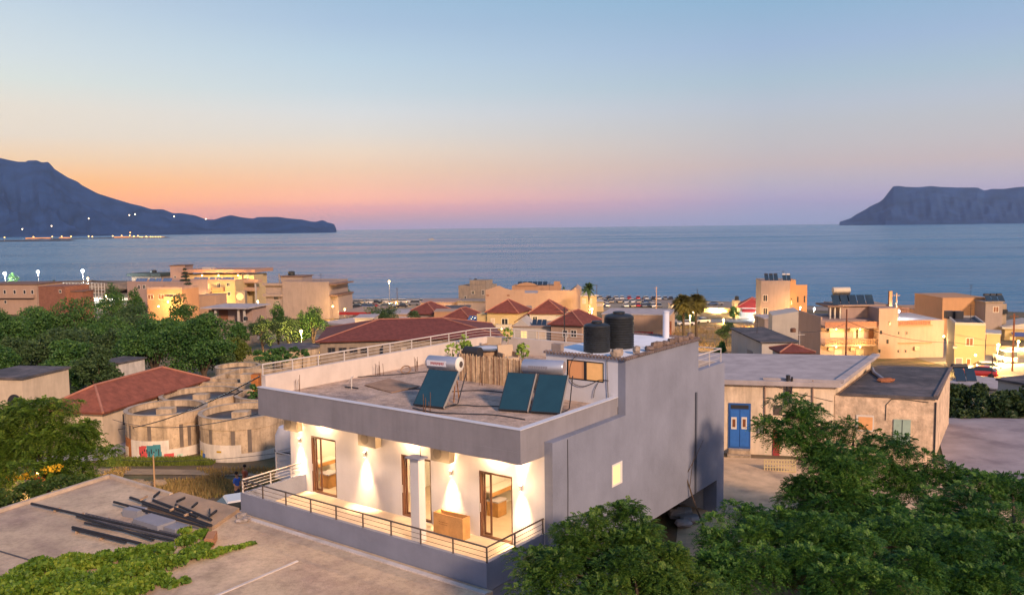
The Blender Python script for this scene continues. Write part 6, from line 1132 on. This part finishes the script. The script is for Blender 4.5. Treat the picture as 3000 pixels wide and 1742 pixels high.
wire(sag(W(2343,972,y=98),W(2481,945,y=112),.4), 'overhead wire between the pale and the reddish pole', .025); wire(sag(W(2481,940,y=112),W(2800,1003,y=113),.8), 'long overhead wire crossing the pink apartment building', .03); wire(sag(W(2800,1003,y=113),W(2972,1007,y=113),.3), 'overhead wire crossing the yellow house', .025)
wire(sag(HP(13.2,1.9,4.15),W(330,1258,y=64),.5), 'pale cable running from the roof corner down over the tanks', .03); wire(sag(HP(13.2,1.8,2.65),W(330,1228,y=60),.6), 'second cable from the white house to the shed', .02); wire(sag(W(330,1345,y=56),W(860,1320,y=45),.3), 'thin wire before the graffiti tank', .014)
for k,(bd,x,y,lab) in enumerate(((b8,4,5,'pink building with the blue panels'),(b12,9,6,'grey pink apartment block'),(b22,2,5,'weathered two storey stone house'),(b23,16,6,'peach hotel'),(b36,6,5,'tall cream building'),(b37b,2,9,'flat roofed white house behind the cottages'),(b38,14,6,'right wing of the pink apartment building'),(b39,2.6,6,'yellow lit house'),(b40,9,6,'wide orange block'),(b1,8,5,'pale house at the far left edge'),(b9,8,6,'cream hotel'))):
    t = thing('roof_aerial', 'television aerial on the roof of the '+lab, 'aerial', bd.P(x,y,bd.h), bd.rz, 'aerials on the town roofs'); MB().tube([(0,0,0),(0,0,2.4)],.04,5).build('mast', dark, t); a = MB()
    for i in range(4): a.beam((-.5+.08*i,0,2.35-.22*i),(.5-.08*i,0,2.35-.22*i),.035,.035)
    a.build('aerial', dark, t)
# ---------------------------------------------------------------- cars
cglass = mat('car_glass', (.02,.025,.03), rough=.08, var=0, bump=0, spec=.7); tyre = mat('tyre', (.02,.02,.02), var=.1, bump=0); hl = mat('headlight_glass', (.6,.6,.55), rough=.2, var=0, bump=0); tl = mat('tail_light', (.4,.02,.02), rough=.3, var=0, bump=0)
CARC = {'white':(.62,.6,.58),'silver':(.4,.4,.41),'red':(.42,.03,.025),'black':(.025,.025,.03),'blue':(.05,.09,.2),'grey':(.16,.16,.17),'beige':(.4,.33,.24),'yellow':(.6,.45,.05)}
def carmat(c): return mat('car_'+c, CARC[c], rough=.25, var=0, bump=0, spec=.5, coat=.6)
def car_body(van=False):
    """body and cabin as stacked cross sections, so that bonnet, screens and boot slope"""
    st = [(-2.05,.78,.35,.62),(-1.95,.86,.28,.78),(-1.2,.88,.25,.86),(-.95,.88,.25,.9),(1.3,.88,.25,.92),(1.9,.86,.28,.86),(2.05,.76,.36,.66)]
    if van: st = [(-2.15,.84,.35,.8),(-2.1,.9,.28,1.0),(-1.2,.92,.25,1.05),(1.9,.92,.25,1.05),(2.1,.9,.3,1.0),(2.15,.84,.36,.8)]
    b = MB(); vs = []
    for x,w,z0,z1 in st: vs += [(x,-w*.94,z0),(x,-w,(z0+z1)/2),(x,-w*.93,z1),(x,w*.93,z1),(x,w,(z0+z1)/2),(x,w*.94,z0)]
    n = len(st); fs = [(i*6+k,(i+1)*6+k,(i+1)*6+(k+1)%6,i*6+(k+1)%6) for i in range(n-1) for k in range(6)]+[tuple(range(6))[::-1],tuple((n-1)*6+k for k in range(6))]
    return b.add(vs, fs)
def make_car(c, label, loc, rz, group, van=False, full=True, head=False, tail=False):
    t = thing('parked_car', label, 'van' if van else 'car', loc, rz, group); m = carmat(c); car_body(van).build('body', m, t)
    def cab(x0,x1,x2,x3,w0,w1,z0,z1): return MB().add([(x0,-w0,z0),(x3,-w0,z0),(x3,w0,z0),(x0,w0,z0),(x1,-w1,z1),(x2,-w1,z1),(x2,w1,z1),(x1,w1,z1)],[(0,3,2,1),(4,5,6,7),(0,1,5,4),(1,2,6,5),(2,3,7,6),(3,0,4,7)])
    if van: cab(-1.35,-.7,2.0,2.12,.84,.76,1.04,1.85).build('cabin_glass', cglass, t); cab(-.72,-.66,1.95,2.0,.77,.74,1.83,1.93).build('roof', m, t)
    else: cab(-1.05,-.35,1.05,1.75,.8,.64,.88,1.38).build('cabin_glass', cglass, t); cab(-.4,-.32,1.0,1.1,.66,.6,1.36,1.44).build('roof', m, t)
    for x in (-1.3,1.28):
        for y in (-1,1): MB().lathe([(.05,-.1),(.31,-.1),(.33,-.05),(.33,.05),(.31,.1),(.05,.1)], (x,y*.82,.33), 14, axis='y').build('wheel', tyre, t)
    for y in (-1,1):
        MB().box(-2.07 if not van else -2.17,-1.9,y*.72-.16,y*.72+.16,.58,.72).build('headlight', glow('headlight_on',(1,.9,.7),30) if head else hl, t)
        MB().box(1.92,2.07 if not van else 2.17,y*.74-.12,y*.74+.12,.62,.78).build('tail_light', glow('tail_on',(1,.08,.02),14) if tail else tl, t)
    return t
def one_mesh_car(c):
    """a far car, only a few pixels wide: one mesh with several materials"""
    b = car_body(); b.cur = 1; b.add([(-1.05,-.8,.89),(1.75,-.8,.89),(1.75,.8,.89),(-1.05,.8,.89),(-.35,-.64,1.38),(1.05,-.64,1.38),(1.05,.64,1.38),(-.35,.64,1.38)],[(0,1,5,4),(1,2,6,5),(2,3,7,6),(3,0,4,7)])
    b.cur = 0; b.box(-.4,1.1,-.66,.66,1.375,1.44); b.cur = 2
    for x in (-1.3,1.28):
        for y in (-1,1): b.lathe([(.33,-.1),(.33,.1)], (x,y*.82,.33), 10, axis='y')
    o = b.build('parked_car', [carmat(c), cglass, tyre]); return o
PROTO = {}
ords = ['first','second','third','fourth','fifth','sixth','seventh','eighth','ninth','tenth','eleventh','twelfth','thirteenth','fourteenth','fifteenth','sixteenth','seventeenth','eighteenth']
def car_row(cars, D, side, rowname, group, seed):
    rg = random.Random(seed)
    for k,(px,c) in enumerate(cars):
        x = (px-1500)/FPX*D; y = D+rg.uniform(-1.2,1.2); rz = (PI/2 if not side else 0)+rg.uniform(-.14,.14)+(PI if rg.random() < .5 else 0)
        if c not in PROTO: o = PROTO[c] = one_mesh_car(c)
        else: o = PROTO[c].copy(); COL.objects.link(o)
        o.location = (x,y,ground_z(x,y)+.08); o.rotation_euler = (0,0,rz); tag(o, f'{c} car parked {rowname}, {ords[k]} from the left', 'car', group)
LOT = 'cars parked on the seafront right of the palm'
car_row([(1735,'grey'),(1758,'beige'),(1784,'black'),(1804,'silver'),(1824,'white'),(1845,'red'),(1872,'red'),(1893,'silver'),(1914,'black'),(1930,'white'),(1949,'grey'),(1966,'black')], 335, False, 'in the row nearest the sea', LOT, 1)
car_row([(1752,'silver'),(1773,'grey'),(1792,'beige'),(1816,'beige'),(1835,'silver'),(1854,'white'),(1872,'beige'),(1890,'blue'),(1904,'grey')], 310, False, 'in the middle seafront row', LOT, 2)
car_row([(1747,'yellow'),(1780,'white'),(1832,'white'),(1852,'beige'),(1871,'red'),(1886,'grey'),(1898,'black'),(1913,'white'),(1932,'grey')], 285, False, 'in the seafront row nearest the low peach block', LOT, 3)
LOT2 = 'cars parked on the seafront left of the tall lamp'
car_row([(1046,'grey'),(1060,'beige'),(1074,'silver'),(1090,'white'),(1104,'black'),(1119,'silver'),(1134,'white'),(1150,'beige'),(1168,'white'),(1184,'silver'),(1232,'grey')], 318, True, 'along the water beside the lone tall lamp', LOT2, 4)
car_row([(1040,'black'),(1062,'blue'),(1080,'blue'),(1100,'red'),(1122,'grey'),(1144,'silver'),(1176,'black')], 288, True, 'in the row behind the canopy', LOT2, 5)
car_row([(2070,'black'),(2088,'blue'),(2104,'grey')], 300, True, 'on the shore right of the round headed palms', 'cars on the shore by the garden wall', 6)
lamp_at(1808,906,262,1800,'left of two glaring car headlights beside the parked cars',SODY,r=.32,em=16); lamp_at(1817,906,262,1800,'right of two glaring car headlights beside the parked cars',SODY,r=.32,em=16)  # car headlights, built as a pair of low lamps on poles
lamp_at(1770,892,300,5000,'yellow lamp at the left end of the seafront cars',SODY,r=.25); lamp_at(1900,880,322,9000,'tall lamp in the middle of the seafront car park',SODY,r=.25)
make_car('black','black off road car parked under the round shore tree',(W(1008,895,y=258).x,258,ground_z(-51,258)+.1),.1,None,van=True)
make_car('grey','grey camper van among the cars left of the stone house',(W(1212,885,y=300).x,300,ground_z(-35,300)+.1),0,None,van=True)
make_car('white','white car parked at the edge of the dry field',(W(2010,942,y=208).x,208,ground_z(43,208)+.1),.05,None)
make_car('silver','pale car half hidden by scrub on the dry field',(W(2056,938,y=216).x,216,ground_z(48,216)+.1),.3,None)
make_car('silver','pale van parked in the street at the right',(W(2945,1030,y=128).x,128,ground_z(75,128)+.1),-PI/2-.1,None,van=True,)
make_car('red','red car with glowing tail lights turning into the street',(W(2868,1108,y=104).x,104,ground_z(57,104)+.1),-.5,None,tail=True)
make_car('white','white car in front of the yellow house',(W(2878,1085,y=112).x,112,ground_z(62,112)+.1),-.3,None)
make_car('white','white car parked below the left end of the balcony',(-14.0,41.0,ground_z(-14.0,41.0)+.12),R(28),None)
# ---------------------------------------------------------------- harbour, boat, far lights
pm = mat('mole_rock', (.045,.045,.05), var=.3, bump=.4)
for (x0,y0,x1,y1,D,hh,lab) in ((-40,708,214,708,3000,5,'long dark breakwater at the left edge of the bay'),(70,701,500,701,3900,4,'harbour mole carrying orange lights across the bay')):
    A_ = W(x0,y0,y=D); B_ = W(x1,y1,y=D); mb = MB(); n = 24; rg = random.Random(9); vs = []
    for i in range(n+1):
        q = A_.lerp(B_,i/n); e = 1 if 0 < i < n else .2; hz1 = hh*e*rg.uniform(.7,1.15); vs += [(q.x,D-30,-1),(q.x,D-12,hz1),(q.x,D+12,hz1),(q.x,D+30,-1)]
    mb.add(vs,[(i*4+k,(i+1)*4+k,(i+1)*4+k+1,i*4+k+1) for i in range(n) for k in range(3)]); tag(mb.build('mole', pm), lab, kind='structure')
lo = glow('harbour_orange',(1,.36,.07),9); ly = glow('harbour_yellow',(1,.55,.14),7)
ca = lambda x,y: (x/4.18, 650+y/4.18)
HL = [(55,190,'w'),(410,183,'y'),(640,180,'y'),(755,178,'y'),(870,178,'y'),(1085,175,'y'),(1130,180,'y'),(1380,172,'y'),(1490,168,'y'),(1595,130,'o'),(1590,165,'y'),(1640,175,'y'),(1690,170,'y'),(1740,185,'y'),(1790,180,'y'),(1845,182,'y'),(1905,182,'y'),(1965,184,'y'),(1715,205,'y'),(1800,208,'y'),(1870,205,'y'),(1940,205,'y')]
for k,(x,y,c_) in enumerate(HL):
    D = 3890; p = W(*ca(x,y),y=D); p.z = max(p.z,4.5); t = thing('harbour_lamp', 'distant harbour lamp on the mole, '+(ords+['nineteenth','twentieth','twenty first','twenty second'])[k]+' from its left end', 'lamp', (p.x,D,3), 0, 'lamps along the harbour mole'); h = p.z-3
    MB().tube([(0,0,0),(0,0,h)], .5, 5).build('pole', dark, t); MB().lathe([(.1,-2.4),(2.2,-1.2),(2.6,0),(2.2,1.2),(.1,2.4)], (0,0,h), 8).build('lamp_head', ly if c_ != 'o' else lo, t)
for k,(x0,x1,lab) in enumerate(((310,600,'orange lit sheds at the left of the harbour mole'),(720,840,'small orange lit shed on the harbour mole'),(1395,1560,'orange lit hall before the mole head'),(1570,2000,'long yellow lit quay wall at the head of the mole'))):
    p0, p1 = W(*ca(x0,195),y=3895), W(*ca(x1,195),y=3895); b_ = MB(); b_.box(p0.x,p1.x,3896,3912,2,7.5 if k != 3 else 5.5); o = thing('harbour_shed', lab, 'shed', (0,0,0)); b_.build('wall', mat('harbour_wall_glow', (.5,.3,.15), var=.2, bump=0, emit=.8, ecol=(1,.3,.06)) if k != 3 else mat('quay_glow', (.5,.35,.15), var=.2, bump=0, emit=1.2, ecol=(1,.5,.1)), o); b_ = MB(); b_.box(p0.x-1,p1.x+1,3895,3913,7.52 if k != 3 else 5.52,8.3 if k != 3 else 6); b_.build('roof', brownroof, o)  # walls glow by themselves in place of lamplight falling on them
for k,(x,y) in enumerate(((165,683),(380,660),(655,605),(955,580),(997,573),(1285,590),(1520,608))):
    p = W(x/2.52,400+y/2.52,y=6350); t = tag(MB().lathe([(.1,-4),(3,-2.5),(4.5,0),(3,2.5),(.1,4)], n=8).build('hillside_lamp', glow('hill_lamp',(1,.75,.45),9), None, p), 'far lamp on the dark mountainside, '+ords[k]+' from the left', 'lamp', 'lamps on the mountainside')
p = W(1264,704,y=2150); p.z = 0; t = thing('motor_boat', 'small white boat far out on the bay', 'boat', p); MB().add([(-9,0,.2),(-7,-2,-.3),(7,-2,-.3),(8,0,-.3),(7,2,-.3),(-7,2,-.3),(-11,0,2.6),(-7,-2.4,2.2),(8,-2.2,1.8),(8,2.2,1.8),(-7,2.4,2.2)],[(1,2,8,7),(4,5,10,9),(2,3,4,9,8),(0,1,7,6),(5,0,6,10),(6,7,8,9,10)]).build('hull', whitew, t); MB().box(-2,5,-1.5,1.5,2,4.6).build('cabin', whitew, t); MB().box(-2.05,5.05,-1.55,1.55,3.2,4.0).build('cabin_window', darkwin, t)
# ---------------------------------------------------------------- grass on the slope
rg = np.random.default_rng(3); n = 16000; P_ = []
def field_grass(name, label, x0,x1,y0,y1, n, h, m, seed, skip=None):
    rg = np.random.default_rng(seed); x = rg.uniform(x0,x1,n); y = rg.uniform(y0,y1,n); ns = np.sin(x*.9)+np.sin(y*1.1+x*.4)+np.sin(x*.33-y*.5); keep = ns > -.5
    if skip is not None: keep &= ~skip(x,y)
    x, y = x[keep], y[keep]; z = np.array([ground_z(a,b_) for a,b_ in zip(x,y)]); k = len(x); a = rg.uniform(0,2*PI,k); hh = h*rg.uniform(.5,1.5,k); w = .045; c, s = np.cos(a)*w, np.sin(a)*w; lx, ly_ = rg.normal(0,.12,k)*hh*2, rg.normal(0,.12,k)*hh*2
    V = np.stack([np.stack([x-c,y-s,z-.03],1),np.stack([x+c,y+s,z-.03],1),np.stack([x+lx+c*.2,y+ly_+s*.2,z+hh],1),np.stack([x+lx-c*.2,y+ly_-s*.2,z+hh],1)],1).reshape(-1,3)
    tag(mesh_np(name, V, np.arange(4*k).reshape(k,4), m), label, 'grass', kind='stuff')
dry = leafmat('dry_grass', (.2,.13,.05), (.34,.23,.085), (.2,.2,.055), .2, .25); wet = leafmat('green_grass', (.06,.09,.015), (.13,.17,.025), (.2,.22,.04), .25, .5)
field_grass('grass', 'dry yellow grass on the slope between the tanks and the house', -26,-9,44,56, 26000, .2, dry, 1, lambda x,y: (y > 53.5-(x+26)*.02) | ((y < 47) & (x > -14.5)))
field_grass('grass', 'green grass strip along the foot of the graffiti tank', -27.5,-20,54.6,56.6, 5000, .2, wet, 2, lambda x,y: np.hypot(x-T1c.x,y-T1c.y) < 2.9)
field_grass('grass', 'dry grass on the lit field above the beach road', 34,68,152,204, 9000, .7, dry, 3)
sheet('path', [((-30,52.5),(-30,54.2)),((-22,52.0),(-22,53.4)),((-13,51.0),(-13,52.2))], mat('path_dust',(.3,.22,.14),var=.2,bump=.3), 'trodden path below the tanks', .05, 6)
sheet('lane_left', [((-33,55),(-27.6,56.5)),((-31,62),(-27.5,62)),((-30,70),(-27.2,70))], greyroof, 'grey cement lane left of the tanks', .06, 6)
for k,(x,y,s) in enumerate(((-22.3,48.6,.5),(-21.6,48.2,.45),(-21.0,48.9,.4),(-22.9,49.0,.35))): tag(rock_mesh(s,s*.8,s*.6,90+k).build('boulder', mat('slope_rock',(.26,.19,.12),var=.3,bump=.5), None, (x,y,ground_z(x,y)-.05)), ('largest','second','third','smallest')[k]+' rock at the edge of the dry slope behind the concrete roof', 'rock', 'rocks on the dry slope')
# ---------------------------------------------------------------- two people by the white car
def person(loc, rz, label, shirt, shorts, H, pose):
    t = thing('person', label, 'person', loc, rz, 'people by the white car'); s = H/1.75
    def skin(name, verts, edges, rad, m, root=0):
        me = bpy.data.meshes.new(name); me.from_pydata([tuple(c*s for c in v) for v in verts], edges, []); o = bpy.data.objects.new(name, me); COL.objects.link(o); o.parent = t
        md = o.modifiers.new('skin','SKIN'); sv = me.skin_vertices[0].data
        for i,r in enumerate(rad): sv[i].radius = (r[0]*s, r[1]*s) if isinstance(r,tuple) else (r*s,r*s)
        sv[root].use_root = True; o.modifiers.new('sub','SUBSURF').levels = 2; o.modifiers['sub'].render_levels = 2; me.materials.append(m)
        for p in me.polygons: p.use_smooth = True
        return o
    l, r_ = pose
    V = [(0,0,.93),(0,0,1.12),(0,0,1.3),(0,-.01,1.44),(0,-.015,1.52),(0,-.03,1.62),(0,-.03,1.73), (-.17,0,1.4),(-.22,.02,1.13),l[0],l[1], (.17,0,1.4),(.22,.02,1.13),r_[0],r_[1], (-.09,0,.86),(-.1,-.02,.48),(-.1,.02,.09),(-.1,-.14,.03), (.09,0,.86),(.11,-.03,.48),(.11,.02,.09),(.12,-.14,.03)]
    E_ = [(0,1),(1,2),(2,3),(3,4),(4,5),(5,6),(3,7),(7,8),(8,9),(9,10),(3,11),(11,12),(12,13),(13,14),(0,15),(15,16),(16,17),(17,18),(0,19),(19,20),(20,21),(21,22)]
    rd = [(.15,.1),(.135,.095),(.16,.11),(.12,.09),(.052,.052),(.078,.095),(.06,.075),.062,.045,.036,.026,.062,.045,.036,.026,.09,.062,.042,.036,.09,.062,.042,.036]
    sk = mat('skin', (.36,.19,.12), rough=.55, var=.05, bump=0); skin('body', V, E_, rd, sk)
    skin('shirt', [(0,0,.95),(0,0,1.15),(0,0,1.32),(0,-.01,1.43),(-.18,0,1.4),(-.215,.015,1.2),(.18,0,1.4),(.215,.015,1.2)], [(0,1),(1,2),(2,3),(3,4),(4,5),(3,6),(6,7)], [(.165,.115),(.15,.11),(.172,.122),(.11,.09),.078,.07,.078,.07], shirt)
    skin('shorts', [(0,0,.97),(0,0,.9),(-.095,0,.84),(-.105,-.015,.52),(.095,0,.84),(.115,-.02,.52)], [(0,1),(1,2),(2,3),(1,4),(4,5)], [(.165,.115),(.16,.12),.105,.085,.105,.085], shorts)
    MB().add([], []); h = MB(); h.lathe([(.01,.13*s),(.06*s,.115*s),(.095*s,.06*s),(.1*s,0),(.088*s,-.04*s)], (0,.005*s,1.69*s), 16, caps=False); h.build('hair', mat('dark_hair', (.025,.016,.012), var=.1, bump=0), t)
    f = MB(); f.obox((0,-.125*s,1.64*s),.025*s,.03*s,.045*s)
    f.build('nose', sk, t)
    e = MB(); e.cur = 0
    for sx_ in (-1,1): MB().lathe([(.004*s,-.006),(.011*s,-.004),(.012*s,.004)], (sx_*.033*s,-.118*s,1.665*s), 8, axis='y').build('eye', dark, t)
    MB().box(-.028*s,.028*s,-.122*s,-.112*s,1.6*s,1.608*s).build('mouth', mat('lips',(.3,.1,.08),var=0,bump=0), t)
    for sx_ in (-1,1): MB().obox((sx_*.088*s,-.02*s,1.65*s),.018*s,.04*s,.06*s).build('ear', sk, t)
    # hands: palm with five fingers, each its own bent chain
    for si, (w_, hd) in ((-1,l),(1,r_)):
        pv_ = Vector(hd); wv_ = Vector(w_); d = (pv_-wv_).normalized(); side = Vector((si,0,0)) if abs(d.x) < .8 else Vector((0,1,0)); nrm = d.cross(side).normalized(); side = nrm.cross(d).normalized(); g = MB()
        g.tube([pv_*s, (pv_+d*.05)*s, (pv_+d*.09)*s], [.026*s,.036*s,.03*s], 8)
        for i,(o_,ln) in enumerate(((-.03,.065),(-.01,.08),(.01,.085),(.03,.075))):
            q = pv_+d*.085+side*o_; g.tube([q*s,(q+d*ln*.5+nrm*.01)*s,(q+d*ln*.85+nrm*.035)*s],[.009*s,.008*s,.006*s],6)
        q = pv_+d*.03-side*.03; g.tube([q*s,(q+d*.03-side*.03)*s,(q+d*.06-side*.035+nrm*.015)*s],[.011*s,.009*s,.007*s],6); g.build('hand', sk, t)
    return t
pz = lambda x,y: ground_z(x,y)
person((-15.0,44.6,pz(-15,44.6)), R(70), 'person in a blue shirt and dark shorts standing by the white car, arms bent forward', mat('blue_shirt',(.03,.09,.4),var=.08,bump=0), mat('navy_shorts',(.02,.025,.05),var=.05,bump=0), 1.78, (((-.2,-.2,1.03),(-.1,-.27,1.08)),((.2,-.2,1.03),(.1,-.27,1.08))))
person((-15.2,46.6,pz(-15.2,46.6)), R(-40), 'person in a reddish top half hidden behind the balcony rail', mat('red_top',(.28,.08,.05),var=.08,bump=0), mat('dark_trousers',(.05,.04,.04),var=.05,bump=0), 1.72, (((-.24,.0,.9),(-.24,-.03,.82)),((.24,-.02,.9),(.24,-.06,.82))))
